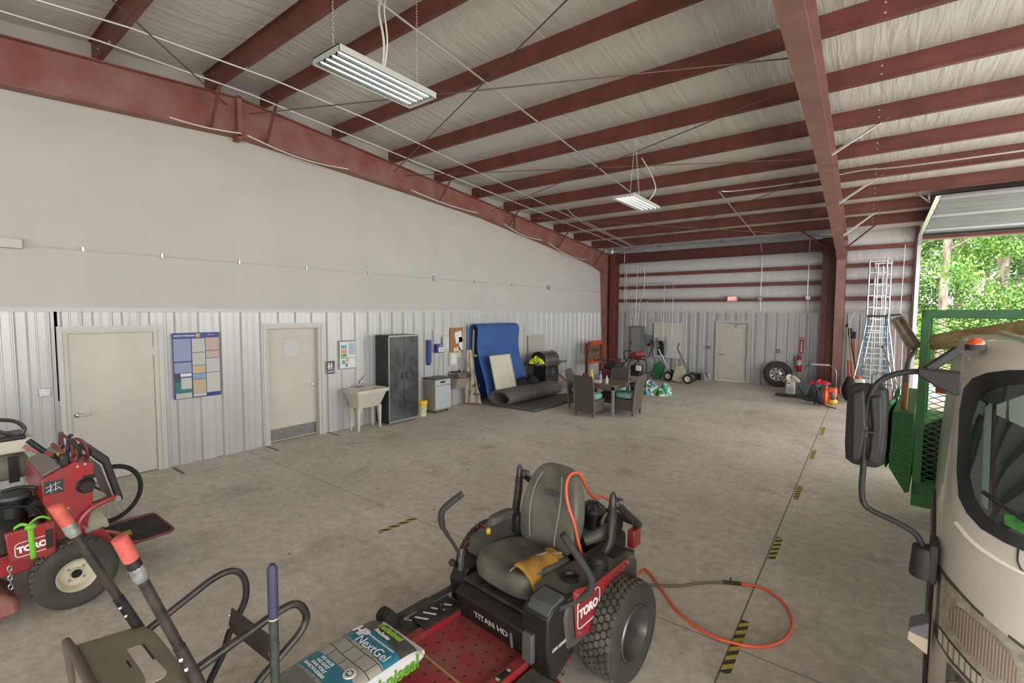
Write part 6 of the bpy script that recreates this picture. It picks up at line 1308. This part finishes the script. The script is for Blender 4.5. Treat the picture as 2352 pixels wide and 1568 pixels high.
# ================================================================= WHEELBARROW STOOD ON ITS NOSE
wh = thing('wheelbarrow', 'grey-tray wheelbarrow tipped up on its nose with pink taped handle grips', 'wheelbarrow', (0,0,0))
PK = mat('pink_tape', (206,96,86), 0.55, var=0.15, scale=30); DUCT = mat('duct_tape', (160,162,160), 0.35, 0.3, var=0.3, scale=20)
for X, t0, b0 in ((6.0,(0.36,1.67),(0.90,0.25)),(6.6,(0.43,1.69),(0.90,0.28))):
    T0 = Vector((X,t0[0],t0[1])); B0 = Vector((X,b0[0],b0[1])); 
    if X < 6.3: B0 = T0+Vector((0,0.294,-0.768))*1.75
    else: B0 = T0+Vector((0,0.222,-0.676))*2.0
    d = (B0-T0)
    MB().cyl(T0+d*0.09, B0, 0.0175, n=16).build('handle_tube', BLKP, wh)
    MB().cyl(T0+d*0.36, T0+d*0.50, 0.0205, n=16).build('tube_sleeve', BLKP, wh)
    n = 14; b = MB(); rings = [(0.023+(0.0018 if k % 2 else 0.0), 0.0+k*0.0065*1.0) for k in range(n)]
    q = d.normalized()
    P2 = [T0+q*(0.10*k/20) for k in range(21)]
    b.tube(P2, [0.018 if k == 0 else (0.0245 if k % 2 else 0.023) for k in range(21)], 18); b.build('taped_grip', PK, wh)
    if X > 6.3: MB().cyl(T0+q*0.10, T0+q*0.135, 0.0225, n=16).build('black_tape', BLK, wh)
    o_ = 0.13 if X > 6.3 else 0.10
    MB().tube([T0+q*(o_+0.012*k) for k in range(6)], [0.0225,0.0245,0.023,0.025,0.024,0.021], 12).build('duct_tape', DUCT, wh)
    for f in (0.40, 0.435): 
        c = T0+d*f; MB().cyl(c+Vector((0.012,-0.012,0.006)), c+Vector((0.017,-0.019,0.010)), 0.0075, n=8).build('bolt', STEEL, wh)
LA = [(6.05,0.62,1.0),(6.05,0.78,1.07),(6.05,0.92,1.125),(6.05,1.01,1.115),(6.05,1.055,1.04),(6.05,1.05,0.93),(6.05,0.975,0.81),(6.05,0.94,0.71),(6.05,0.88,0.61),(6.05,0.83,0.50)]
LB = [(6.55,0.64,1.04),(6.55,0.85,1.085),(6.55,1.02,1.115),(6.55,1.085,1.09),(6.55,1.115,1.02),(6.55,1.085,0.96),(6.55,0.99,0.90),(6.55,0.88,0.83),(6.55,0.80,0.70)]
MB().tube(LA, 0.0165, 12, cr=5).build('leg_loop', BLKP, wh); MB().tube(LB, 0.0175, 12, cr=5).build('leg_loop', BLKP, wh)
pl = MB(); pa, pb = Vector((6.03,0.985,0.865)), Vector((6.57,0.97,0.925)); pl.bar(pa, pb, 0.006, 0.10, (0,0.25,1))
plo = pl.build('leg_crossplate', mat('brown_plate', (84,76,66), 0.6, var=0.2), wh, bevel=0.002)
for x, y, z in ((6.06,0.975,0.90),(6.06,0.972,0.84),(6.54,0.955,0.93)): MB().cyl((x,y-0.012,z),(x,y-0.004,z),0.009,n=8).build('rivet', ALU, plo)
TR = mat('poly_tray', (134,128,112), 0.6, var=0.12, scale=5)
# tray: shallow basin, rear wall uppermost, opening toward -y
b = MB()
def tray(u, v):
    # u across (x), v from the rear-wall rim down over the back
    x = 6.29+(u-0.5)*0.80*(1-0.14*min(v*2,1)); e = (abs(u-0.5)*2)**6
    if v < 0.45:
        t = v/0.45; y = 0.40+0.24*t; z = 1.04-0.015*t-0.06*e
    else:
        t = (v-0.45)/0.55; y = 0.64+0.16*t-0.05*e; z = 1.025-0.75*t-0.06*e*(1-t)
    return (x, y, z)
b.grid(tray, 20, 24)
for s in (0, 1):
    b.grid(lambda u, v, s=s: ((6.29+(-1 if s == 0 else 1)*(0.40-0.056*min(2*v,1))), 0.40+(0.24+0.14*u)*v*1.0, 0.98-0.70*u), 8, 8)
b.build('tray', TR, wh, solid=0.008)
MB().tube([(5.885,0.44,0.35),(5.885,0.395,0.95),(5.92,0.385,1.03),(6.05,0.385,1.045),(6.5,0.385,1.045),(6.66,0.385,1.03),(6.695,0.395,0.95),(6.695,0.44,0.35)], 0.016, 10, cr=4).build('tray_rim', mat('tray_rim', (96,86,76), 0.6), wh)
tag(MB().loft([[(6.33+px,0.54+py+px*0.05,1.033) for px,py in roundrect(0.30,0.085,0.03,3)],[(6.33+px,0.54+py+px*0.05,1.036) for px,py in roundrect(0.30,0.085,0.03,3)]]).build('tray_label', mat('label_offwhite', (196,188,176), 0.5, var=0.15, scale=14), wh), 'worn white and black label')
MB().box(6.20,6.34,0.575,0.583,1.0365,1.0375).box(6.26,6.32,0.50,0.512,1.0365,1.0375).build('label_print', BLK, wh, smooth=False)
MB().cyl((6.16,0.95,0.19),(6.42,0.95,0.19),0.19,n=28).build('front_wheel', RUB, wh)
sp2 = thing('tool_handle', 'dark blue topped upright tool handle standing beside the wheelbarrow', 'pole', (6.774,0.858,0))
MB().cyl((0,0,0),(0,0,1.24),0.0175,n=14).build('shaft', mat('green_grey_shaft', (62,70,62), 0.5, var=0.3, scale=30), sp2)
MB().cyl((0,0,1.24),(0,0,1.246),0.0195,n=14).build('ring', mat('cream_ring', (196,186,156), 0.5), sp2)
MB().tube([(0,0,1.246),(0,0,1.45),(0,0,1.465)], [0.0195,0.0195,0.010], 16).build('grip', mat('navy_rubber', (54,54,84), 0.6), sp2)
# ================================================================= FLOOR TAPE, LITTER
TAPE = stripes('hazard_tape', (196,180,70), (62,62,60), 9.0, 'Y', 0.5, diag=-1.0); TAPEK = stripes('worn_tape', (164,154,132), (66,62,52), 16.0, 'Y', 0.5, diag=0.8)
for (x, y0, y1, l) in ((7.935,3.33,4.02,'nearest the camera, crossed by the orange hose'),(7.945,5.22,5.80,'second from the camera along the joint'),(7.95,7.15,7.72,'third from the camera along the joint'),(7.955,9.35,9.95,'fourth from the camera along the joint'),(7.965,11.3,12.1,'farthest from the camera along the joint')):
    tag(MB().box(x-0.032,x+0.032,y0,y1,0.0005,0.002).build('floor_tape', TAPE, smooth=False), 'yellow and black floor tape strip, '+l, 'tape', 'hazard tape on the floor joint')
tag(MB().box(4.355,4.425,3.15,3.66,0.0005,0.002,Matrix.Rotation(-0.08,3,'Z')).build('floor_tape', TAPE, smooth=False), 'yellow and black floor tape strip alone in mid floor, left of the mower', 'tape')
for (x, y, l) in ((0.35,2.53,'beside the first door'),(0.30,3.98,'at the near side of the restroom door'),(0.22,5.22,'at the far side of the restroom door')):
    tag(MB().box(x-0.28,x+0.15,y-0.025,y+0.025,0.0005,0.0018).build('floor_tape', stripes('worn_tape_x', (150,140,122), (58,54,44), 11.0, 'X', 0.5, diag=0.6), smooth=False), 'worn dark striped tape remnant on the floor '+l, 'tape')
tag(MB().box(8.61,8.68,4.78,4.85,0.0005,0.002,Matrix.Rotation(0.3,3,'Z')).build('paper_scrap', mat('scrap', (206,204,176), 0.7), smooth=False), 'small pale paper scrap on the floor between hose and truck', 'paper')
rn = random.Random(5); LEAF = mat('dry_leaf', (74,60,44), 0.9)
leaf0 = None
for k in range(44):
    x, y = rn.uniform(3.2,9.0), rn.uniform(1.6,12.5); a = rn.uniform(0,6.28)
    if leaf0 is None:
        leaf0 = MB().add([(-0.02,0,0.001),(0,0.006,0.004),(0.022,0.001,0.002),(0,-0.006,0.005)], [(0,1,2,3)]).build('dry_leaf', LEAF, solid=0.0015); o = leaf0
    else: o = leaf0.copy(); C.objects.link(o)
    s = rn.uniform(0.5,1.3); o.location = (x,y,0.001); o.rotation_euler = (0,0,a); o.scale = (s,s,s)
    tag(o, 'tiny dry leaf bit lying on the concrete floor', 'leaf', 'leaf bits scattered on the floor')
# ================================================================= TRUCK
TX = thing('truck', 'white cab-over landscaping truck with green mesh bed at the right edge', 'truck', (8.905,2.6,0), math.radians(-5))
TW = mat('truck_white', (196,191,180), 0.28, var=0.06, scale=3, coat=0.5)
TBK = mat('mirror_black', (46,46,46), 0.55, bump=0.15, bscale=120); TGN = mat('bed_green', (34,108,48), 0.4, var=0.12, scale=8)
WID = 2.02; RC = 0.24
def yfront(z):
    pts = [(0.40,-0.10),(0.9,-0.14),(1.30,-0.14),(1.60,-0.10),(1.75,-0.05),(2.20,0.10),(2.29,0.16),(2.34,0.30),(2.36,0.9),(2.36,1.6)]
    for (a, b), (c, d) in zip(pts, pts[1:]):
        if a <= z <= c and c > a: return b+(d-b)*(z-a)/(c-a)
    return pts[-1][1] if z > 1 else pts[0][1]
def xin(z): return -0.02+0.05*max(0,(z-1.4)/0.9)**1.5
def front(x, z, off=0.0):
    x0 = xin(z); d = min(x-x0, WID-x0-x); d = max(0.0, d); r = RC
    c = r-math.sqrt(max(0, r*r-(r-d)**2)) if d < r else 0.0
    bow = 0.05*((x-WID/2)/(WID/2))**2
    y = yfront(z)+c+bow
    return (x, y-off, z)
def ringz(z):
    x0 = xin(z); R = []
    for k in range(9):
        a = PI/2*k/8; d = RC*(1-math.cos(a)); R.append(front(x0+d, z))
    for k in range(1, 8): R.append(front(x0+RC+(WID-2*x0-2*RC)*k/8, z))
    for k in range(9):
        a = PI/2*(1-k/8); d = RC*(1-math.cos(a)); R.append(front(WID-x0-d, z))
    R.append((WID-x0, 1.65, z)); R.append((x0, 1.65, z)); return R
b = MB(); rg = [ringz(z) for z in (0.42,0.6,0.9,1.1,1.3,1.45,1.6,1.72,1.9,2.05,2.2,2.27)]
def roofring(z, ins): return [(WID/2+(p[0]-WID/2)*(1-ins*0.6), 0.9+(p[1]-0.9)*(1-ins), z) for p in rg[-1]]
rg += [roofring(2.315,0.05), roofring(2.34,0.13), roofring(2.35,0.3)]
b.loft(rg); b.build('cab', TW, TX, ang=35)
def patch(name, m, cols, off, par=TX, nz=8, solid=0):
    """cols: (x, zlow, zhigh) -> a panel lying on the cab front"""
    b = MB(); vs = []; n = len(cols)
    for x, z0, z1 in cols:
        for j in range(nz+1): vs.append(front(x, z0+(z1-z0)*j/nz, off))
    fs = [(i*(nz+1)+j, (i+1)*(nz+1)+j, (i+1)*(nz+1)+j+1, i*(nz+1)+j+1) for i in range(n-1) for j in range(nz)]
    b.add(vs, fs); return b.build(name, m, par, solid=solid, ang=60)
seal = patch('windshield_seal', BLK, [(0.025,1.80,2.04),(0.035,1.70,2.14),(0.06,1.655,2.19),(0.10,1.62,2.22),(0.16,1.60,2.24),(0.24,1.58,2.25),(0.4,1.56,2.255),(0.7,1.54,2.26),(1.01,1.53,2.26),(1.4,1.54,2.26),(1.78,1.58,2.25),(1.92,1.62,2.22),(1.98,1.70,2.14)], 0.006, nz=16)
WG = bpy.data.materials.new('windshield_glass'); WG.use_nodes = True
_p = WG.node_tree.nodes['Principled BSDF']; _p.inputs['Base Color'].default_value = (0.018,0.030,0.025,1); _p.inputs['Roughness'].default_value = 0.02; _p.inputs['Specular IOR Level'].default_value = 0.9; _p.inputs['Coat Weight'].default_value = 1.0; _p.inputs['Coat Roughness'].default_value = 0.01; _p.inputs['Alpha'].default_value = 0.93
gl = patch('windshield', WG, [(0.065,1.80,2.02),(0.08,1.73,2.10),(0.11,1.68,2.15),(0.16,1.65,2.18),(0.24,1.63,2.20),(0.4,1.61,2.21),(0.7,1.59,2.215),(1.01,1.58,2.215),(1.4,1.59,2.215),(1.78,1.64,2.20),(1.90,1.70,2.14)], 0.012, nz=16)
patch('sun_visor', mat('visor_grey', (120,132,124), 0.5), [(0.13,2.06,2.10),(0.2,2.03,2.15),(0.4,2.02,2.17),(0.6,2.02,2.17)], 0.0145, gl, 3) 
MB().tube([front(0.10,1.76,0.022),front(0.3,1.66,0.025),front(0.6,1.63,0.025),front(0.9,1.70,0.025)], 0.008, 6, cr=3).build('wiper', BLK2, TX)
patch('dash_cloth', mat('green_cloth', (52,128,48), 0.8, var=0.35, scale=25), [(0.16,1.665,1.70),(0.22,1.645,1.71),(0.3,1.635,1.715),(0.42,1.625,1.70),(0.5,1.62,1.67)], 0.014, gl, 4)
patch('pillar_trim', mat('pillar_trim', (104,124,112), 0.5), [(0.098,1.72,2.08),(0.11,1.70,2.10),(0.118,1.70,2.10)], 0.0140, gl, 6)
# crease and panel line
MB().tube([front(0.03,1.60,0.004),front(0.10,1.545,0.004),front(0.25,1.50,0.004),front(0.6,1.46,0.004),front(1.0,1.45,0.004)], 0.009, 6, cr=5).build('body_crease', mat('crease_highlight', (226,222,210), 0.2, coat=0.6), TX)  # raised crease, with its highlight painted in as a lighter white
MB().tube([front(0.20,1.59,0.002),front(0.205,1.53,0.002),front(0.26,1.505,0.002),front(0.6,1.47,0.002),front(1.0,1.46,0.002)], 0.003, 5, cr=4).build('panel_gap', BLK2, TX)
# lamps
LENS = mat('clear_lens', (172,166,150), 0.12, var=0.2, scale=30, coat=1.0); AMB = stripes('amber_reflector', (128,110,96), (160,150,134), 110, 'X', 0.5, rough=0.15)
lf = patch('lamp_frame', mat('lamp_frame', (84,80,70), 0.4), [(-0.012,1.08,1.385),(0.0,1.06,1.38),(0.04,1.03,1.355),(0.1,1.0,1.315),(0.22,0.93,1.25),(0.4,0.85,1.17),(0.6,0.80,1.10),(0.75,0.8,0.98)], 0.006, nz=6)
patch('turn_lamp', LENS, [(-0.002,1.14,1.36),(0.03,1.125,1.345),(0.1,1.08,1.305),(0.22,1.01,1.24),(0.4,0.94,1.15),(0.55,0.9,1.07)], 0.010, nz=6)
patch('turn_lamp_reflector', AMB, [(0.028,1.20,1.24),(0.04,1.17,1.275),(0.07,1.14,1.28),(0.11,1.115,1.265),(0.15,1.095,1.24),(0.19,1.085,1.20),(0.215,1.09,1.15)], 0.013, lf, 6)
patch('ribbed_lens', stripes('ribbed_lens', (186,180,164), (128,122,108), 60, 'X', 0.7, rough=0.15), [(0.0,1.075,1.13),(0.04,1.05,1.11),(0.1,1.02,1.07),(0.22,0.955,1.0),(0.4,0.90,0.935)], 0.0135, lf, 3)
patch('headlamp', mat('headlamp_glass', (150,150,140), 0.08, 0.6, var=0.4, scale=25), [(0.03,0.86,1.02),(0.08,0.82,1.0),(0.15,0.80,0.96),(0.25,0.78,0.915),(0.4,0.76,0.86)], 0.010, nz=5)
q0 = Vector(front(0.11,0.91,0.014)); 
MB().tube([front(0.11+0.075*math.cos(a), 0.90+0.085*math.sin(a), 0.015) for a in [2*PI*k/20 for k in range(20)]], 0.009, 6, closed=True).build('headlamp_bezel', mat('bezel_cream', (214,206,180), 0.3), TX)
patch('bumper', mat('bumper_dark', (60,60,58), 0.6), [(0.0,0.42,0.72),(0.05,0.42,0.72),(0.2,0.42,0.70),(0.6,0.42,0.68),(1.4,0.42,0.68),(1.97,0.42,0.72)], 0.03, nz=4)
# roof
mk = MB().loft([[(px+0.065,0.30+py,2.31) for px,py in roundrect(0.07,0.06,0.02,3)],[(px+0.065,0.30+py,2.335) for px,py in roundrect(0.07,0.06,0.02,3)]]).build('marker_base', BLK, TX)
MB().ball((0.065,0.30,2.335),0.032,0.028,0.03,16,10).build('marker_lamp', mat('marker_orange', (226,86,36), 0.15, coat=1.0), mk)
for x in (0.22, 1.75): MB().box(x,x+0.035,0.35,1.6,2.345,2.365).build('roof_rib', TW, TX, bevel=0.004)
MB().box(0.32,0.9,0.45,1.2,2.348,2.372).build('roof_panel', mat('roof_panel', (190,190,180), 0.15, coat=0.8), TX, bevel=0.01)
# mirror and arms
arm = [(-0.01,0.12,2.215),(-0.13,0.1,2.215),(-0.22,0.09,2.185),(-0.27,0.08,2.12),(-0.29,0.08,2.0),(-0.29,0.08,1.77),(-0.29,0.08,1.63),(-0.265,0.08,1.565),(-0.16,0.08,1.53),(-0.09,0.09,1.49),(-0.06,0.1,1.42)]
MB().tube(arm, 0.0125, 12, cr=5).build('mirror_arm', TBK, TX)
MB().bar((0.01,0.14,2.32),(-0.09,0.11,2.225),0.03,0.035).build('upper_strut', TBK, TX, bevel=0.006)
MB().prism([(-0.12,2.235),(-0.12,2.205),(-0.06,2.16),(0.0,2.13),(0.02,2.13),(0.02,2.22)], 'y', 0.06, 0.2).build('upper_bracket', TBK, TX, bevel=0.006)
MB().tube([(-0.06,0.1,1.445),(-0.06,0.1,1.31)], [0.042,0.05], 16).build('lower_bracket', TBK, TX, bevel=0.004)
MB().box(-0.045,-0.015,0.06,0.2,1.30,1.47).build('bracket_plate', TBK, TX, bevel=0.006)
mi = MB(); mi.loft([[( -0.29+px,0.12+py,z) for px,py in roundrect(w,d,0.025,3)] for z,w,d in ((1.755,0.10,0.05),(1.775,0.145,0.075),(1.85,0.155,0.09),(2.05,0.155,0.09),(2.12,0.145,0.08),(2.14,0.10,0.05))])
m_ = mi.build('mirror_housing', TBK, TX, ang=40)
MB().box(-0.36,-0.22,0.166,0.170,1.79,2.10).build('mirror_glass', CHROME, m_, smooth=False)
MB().prism([(-0.335,1.78),(-0.345,2.10),(-0.300,2.12),(-0.285,1.95),(-0.30,1.79)], 'y', 0.055, 0.08).build('housing_ridge', TBK, m_, bevel=0.01)
MB().prism([(-0.275,1.79),(-0.265,1.95),(-0.28,2.09),(-0.235,2.10),(-0.225,1.95),(-0.235,1.78)], 'y', 0.055, 0.08).build('housing_ridge', TBK, m_, bevel=0.01)
MB().cyl((-0.29,0.075,1.90),(-0.29,0.075,1.95),0.018,n=12).box(-0.285,-0.24,0.05,0.075,1.922,1.932).build('arm_clamp', BLK2, m_)
tl = MB().prism([(-0.03,1.13),(-0.095,1.08),(-0.10,1.03),(-0.03,0.99)], 'y', 0.05, 0.16).build('side_turn_lamp', mat('lamp_housing', (110,112,116), 0.4), TX, bevel=0.006)
MB().prism([(-0.03,1.055),(-0.097,1.065),(-0.10,1.025),(-0.03,0.985)], 'y', 0.048, 0.158).build('lamp_lens', mat('clear_lens2', (206,190,170), 0.1), tl, bevel=0.004)
MB().box(-0.035,-0.02,0.3,1.4,0.5,1.35).build('door_edge', mat('door_trim', (52,50,50), 0.5), TX, bevel=0.004)
for x in (0.10, 1.92):
    w = thing('front_wheel', None, None, (x,0.75,0.40)); w.parent = TX
    tread_tire('tire', RUB, w, 0.40, 0.22, 0.22, blocks=False); MB().lathe([(0.22,0.08),(0.2,0.06),(0.0,0.04)], ax='x', n=24).build('rim', TW, w)
    w = thing('rear_wheel', None, None, (x,4.6,0.40)); w.parent = TX
    tread_tire('tire', RUB, w, 0.40, 0.22, 0.22, blocks=False); MB().lathe([(0.22,0.08),(0.2,0.06),(0.0,0.04)], ax='x', n=24).build('rim', TW, w)
MB().box(0.55,1.45,0.3,6.3,0.55,0.80).build('chassis', BLK2, TX, smooth=False)
# bed
BX0, BX1, BY0, BY1 = -0.15, 2.17, 2.0, 6.2
MB().box(BX0,BX1,BY0,BY1,1.02,1.12).build('bed_floor', TGN, TX, smooth=False)
for x in (BX0, BX1-0.06):
    for y in (BY0, BY1-0.06): MB().box(x,x+0.05,y,y+0.05,1.12,2.50).build('bed_post', TGN, TX, bevel=0.003)
MB().box(BX0,BX1,BY0,BY0+0.05,2.44,2.50).build('headboard_rail', TGN, TX, bevel=0.003)
MB().box(BX0,BX1,BY0,BY0+0.05,1.12,1.20).build('headboard_rail', TGN, TX, bevel=0.003)
for x in (BX0, BX1-0.05): MB().box(x,x+0.05,BY0+0.05,BY1,2.44,2.50).build('side_rail', TGN, TX, smooth=False)
MB().box(BX0,BX1,BY1-0.05,BY1,2.44,2.50).build('tail_rail', TGN, TX, smooth=False)
def expanded(o, ax1, L, H, par, name, dx=0.075, dz_=0.036):
    b = MB(); o = Vector(o); a = Vector(ax1); nx = int(L/dx); nz = int(H/dz_)
    for j in range(nz):
        for i in range(nx):
            p = o+a*((i+0.5*(j % 2))*dx)+Vector((0,0,j*dz_)); q = p+a*(dx/2)+Vector((0,0,dz_)); r = p-a*(dx/2)+Vector((0,0,dz_))
            b.bar(p, q, 0.005, 0.005); b.bar(p, r, 0.005, 0.005)
    return b.build(name, mat('mesh_green', (44,98,50), 0.35, 0.2), par, smooth=False)
expanded((BX0+0.05,BY0+0.03,1.20), (1,0,0), 1.35, 1.25, TX, 'headboard_mesh', 0.095, 0.021)
expanded((BX0+0.02,BY0+0.08,1.12), (0,1,0), 4.0, 1.32, TX, 'side_mesh', 0.12, 0.06)
tbx = MB().prism([(-0.285,1.72),(-0.16,1.72),(-0.16,1.12),(-0.185,1.10),(-0.29,1.28)], 'y', 2.0, 3.6).build('side_toolbox', mat('diamond_plate_green', (30,100,44), 0.4, var=0.1, scale=10, bump=0.5, bscale=55), TX, bevel=0.004)
def tarp(u, v):
    return (-0.30-0.045*math.sin(PI*min(1,v*0.95))-0.012*math.sin(16*u+3*v), 2.02+1.4*u, 1.74-0.47*v+0.03*math.sin(9*u))
tp = tag(MB().grid(tarp, 26, 16).build('green_tarp', mat('tarp_green', (44,140,62), 0.6, var=0.25, scale=10), solid=0.006), 'bright green cloth hanging over the side box of the truck bed', 'tarp')
tp.matrix_world = TX.matrix_basis.copy()
def tw_(p): return tuple(Matrix.Translation((8.905,2.6,0)) @ Matrix.Rotation(math.radians(-5),4,'Z') @ Vector(p))
sh = thing('shovel', 'upright shovel with wooden handle and curved grey blade standing in the truck side box', 'shovel', (8.905,2.6,0), math.radians(-5))
MB().tube([(-0.225,2.15,1.60),(-0.222,2.15,1.95)], 0.020, 12).build('wooden_handle', mat('amber_wood', (168,112,44), 0.4, var=0.2, scale=8, stretch=(4,4,0.5)), sh)
MB().tube([(-0.222,2.15,1.94),(-0.22,2.15,2.04),(-0.21,2.16,2.12),(-0.175,2.18,2.20)], [0.021,0.019,0.017,0.015,0.015], 10, cr=4).build('steel_socket', mat('dull_steel', (108,104,98), 0.5, 0.6), sh)
def blade(u, v):
    w = 0.055*(1-0.15*v)
    c = Vector((-0.175,2.18,2.20))+Vector((-0.13,-0.02,0.24))*v
    return tuple(c+Vector((0.75*w*(u-0.5)*2, 0.03*math.cos(PI*(u-0.5))-0.03, 0.35*w*(u-0.5)*2)))
MB().grid(blade, 10, 10).build('blade', mat('worn_blade', (150,140,120), 0.4, 0.4, var=0.3, scale=14), sh, solid=0.004)
pk = thing('lumber_bundle', 'tan bundle of rough timber lying across the top of the truck bed', 'lumber', (8.905,2.6,0), math.radians(-5))
LM = mat('rough_lumber', (188,140,88), 0.7, var=0.35, scale=9, dark=(140,92,52), bump=0.2, bscale=30)
for k in range(4): MB().bar((-0.10+0.02*k,2.13+0.10*k,2.25+0.004*k),(1.45,2.2+0.10*k,2.63),0.10,0.11).build('plank', LM if k % 2 == 0 else mat('lumber_red', (178,116,82), 0.7, var=0.3), pk, bevel=0.01)
def loadheap(name, c, r, seed, m, lab, cat, nz=0.35):
    o = heap(name, c, r, seed, m, lab, cat, nz=nz); o.matrix_world = TX.matrix_basis.copy(); return o
loadheap('black_debris', (0.5,2.9,1.12), (0.6,0.6,0.5), 101, mat('black_film', (52,50,46), 0.3, var=0.5, scale=14, dark=(20,20,20), bump=0.5, bscale=14), 'pile of crumpled black plastic in the truck bed behind the mesh', 'debris')
loadheap('blue_jug', (0.16,2.3,1.12), (0.1,0.1,0.24), 103, mat('jug_blue', (44,92,150), 0.4), 'blue container low in the truck bed behind the mesh', 'container', 0.1)
loadheap('yellow_bag', (0.12,2.18,1.12), (0.08,0.06,0.13), 107, mat('bag_tan_yellow', (196,186,120), 0.6), 'pale yellow bag at the bottom of the truck bed mesh', 'bag', 0.3)
loadheap('orange_cone_scrap', (0.05,3.2,1.75), (0.09,0.09,0.16), 109, mat('cone_orange', (226,92,50), 0.5), 'orange scrap on top of the pile in the truck bed', 'scrap', 0.3)
# ================================================================= OUTDOORS
GRS = mat('woodland_floor', (110,124,60), 0.95, var=0.4, scale=0.8, dark=(128,112,78))
struct(MB().box(-30,90,YB+9,YB+80,-0.3,-0.03).build('floor_woodland', GRS, smooth=False), 'grassy ground outside in front of the trees', 'ground')
BARK = mat('pine_bark', (176,162,152), 0.9, var=0.35, scale=5, dark=(96,82,74), stretch=(1,1,0.3), bump=0.3)
LV1 = mat('leaf_green', (134,174,84), 0.6, var=0.45, scale=1.2, dark=(70,116,48)); LV2 = mat('leaf_light', (196,206,132), 0.6, var=0.4, scale=1.4, dark=(120,158,78)); LV3 = mat('leaf_dark', (92,136,66), 0.65, var=0.4, scale=1.1, dark=(50,88,44))
for m in (LV1, LV2, LV3):
    pb = m.node_tree.nodes['Principled BSDF']; pb.inputs['Transmission Weight'].default_value = 0.0; pb.inputs['Subsurface Weight'].default_value = 0.0
def leafmesh(seed, n, rad, zc, size, blobs):
    rn = random.Random(seed); vs = []; fs = []
    cs = [(rn.gauss(0, rad[0]*0.5), rn.gauss(0, rad[1]*0.5), zc+rn.uniform(-1, 1)*rad[2], rn.uniform(0.5, 1.2)) for _ in range(blobs)]
    for i in range(n):
        c = rn.choice(cs); d = Vector((rn.gauss(0,1), rn.gauss(0,1), rn.gauss(0,0.8)))*c[3]*0.55; p = Vector(c[:3])+d
        a = Vector((rn.gauss(0,1), rn.gauss(0,1), rn.gauss(0,1))).normalized(); b_ = a.orthogonal().normalized(); s = size*rn.uniform(0.6,1.5)
        k = len(vs); vs += [tuple(p+a*s), tuple(p+b_*s*0.55), tuple(p-a*s), tuple(p-b_*s*0.55)]; fs.append((k,k+1,k+2,k+3))
    return vs, fs
protoc = []
for i, (m, sd, n, rad, zc, sz, bl_) in enumerate(((LV1,1,8000,(3.0,3.0,4.5),7.5,0.07,18),(LV2,2,8000,(2.2,2.2,2.2),3.6,0.065,18),(LV3,3,8000,(3.4,3.4,5.0),8.5,0.075,18))):
    vs, fs = leafmesh(sd, n, rad, zc, sz, bl_)
    t = thing('tree', 'tree', 'tree', (0,0,0)); f = MB(); f.v = vs; f.f = fs; f.build('foliage', m, t, smooth=False)
    tk = MB(); r0 = (0.17,0.10,0.24)[i]; H = (15,6,17)[i]
    tk.tube([(0,0,-0.1),(0.05,0.02,H*0.3),(0.02,0.1,H*0.6),(0.2,0.0,H)], [r0,r0*0.9,r0*0.7,r0*0.3], 10, cr=3)
    rn = random.Random(sd)
    for k in range(6):
        z = H*(0.35+0.09*k); a = rn.uniform(0,6.28); tk.tube([(0.05,0.03,z),(1.0*math.cos(a),1.0*math.sin(a),z+0.5),(2.1*math.cos(a),2.1*math.sin(a),z+0.7)], [0.05,0.035,0.012], 6, cr=2)
    tk.build('trunk', BARK, t); protoc.append(t)
rn = random.Random(77); spots = []
for row, (Y, n, x0, x1) in enumerate(((32,11,8,26),(38,12,8,34),(46,13,9,40),(58,10,8,50))):
    for k in range(n): spots.append((x0+(x1-x0)*(k+rn.uniform(0.1,0.9))/n, Y+rn.uniform(-2.5,2.5), row))
first = [True]*3; kinds = ['leafy green tree', 'light green young tree', 'tall dark green tree']; rowsn = ['front row of the woodland', 'second row of the woodland', 'third row of the woodland', 'fourth row of the woodland', 'rearmost row of the woodland']
for (x, y, row) in spots:
    k = rn.choice((0,0,1,2) if row < 2 else (0,2,2,0)); s = rn.uniform(0.8,1.2); lab = '%s with its own trunk in the %s' % (kinds[k], rowsn[row])
    if first[k]: o = protoc[k]; first[k] = False; o.location = (x,y,0); o.rotation_euler = (0,0,rn.uniform(0,6.28)); o['label'] = lab; o['group'] = 'trees, '+rowsn[row]
    else: o = dup(protoc[k], (x,y,0), rn.uniform(0,6.28), lab, 'trees, '+rowsn[row])
    o['group'] = '%s, %s' % (kinds[k], rowsn[row]); o.scale = (s,s,s)
# understorey bushes
vs, fs = leafmesh(9, 5000, (1.3,1.0,0.8), 1.0, 0.055, 14); t = thing('bush', 'bush', 'bush', (0,0,0)); f = MB(); f.v = vs; f.f = fs; f.build('foliage', LV2, t, smooth=False)
vs, fs = leafmesh(10, 5000, (1.4,1.0,0.9), 1.2, 0.06, 14); t2 = thing('bush', 'bush', 'bush', (0,0,0)); f = MB(); f.v = vs; f.f = fs; f.build('foliage', LV1, t2, smooth=False)
ft = [True, True]
for k in range(30):
    x = 8+k*1.0+rn.uniform(-0.4,0.4); y = rn.choice((29.5,33.5,37))+rn.uniform(-1,1); q = k % 2; s = rn.uniform(0.9,1.5); pr = (t, t2)[q]
    nm = ('pale yellow-green bush at the foot of the trees', 'mid green bush at the foot of the trees')[q]
    if ft[q]: o = pr; ft[q] = False; o.location = (x,y,0); o['label'] = nm
    else: o = dup(pr, (x,y,0), rn.uniform(0,6.28), nm)
    o['group'] = ('pale bushes at the wood edge','green bushes at the wood edge')[q]; o.scale = (s,s,s)
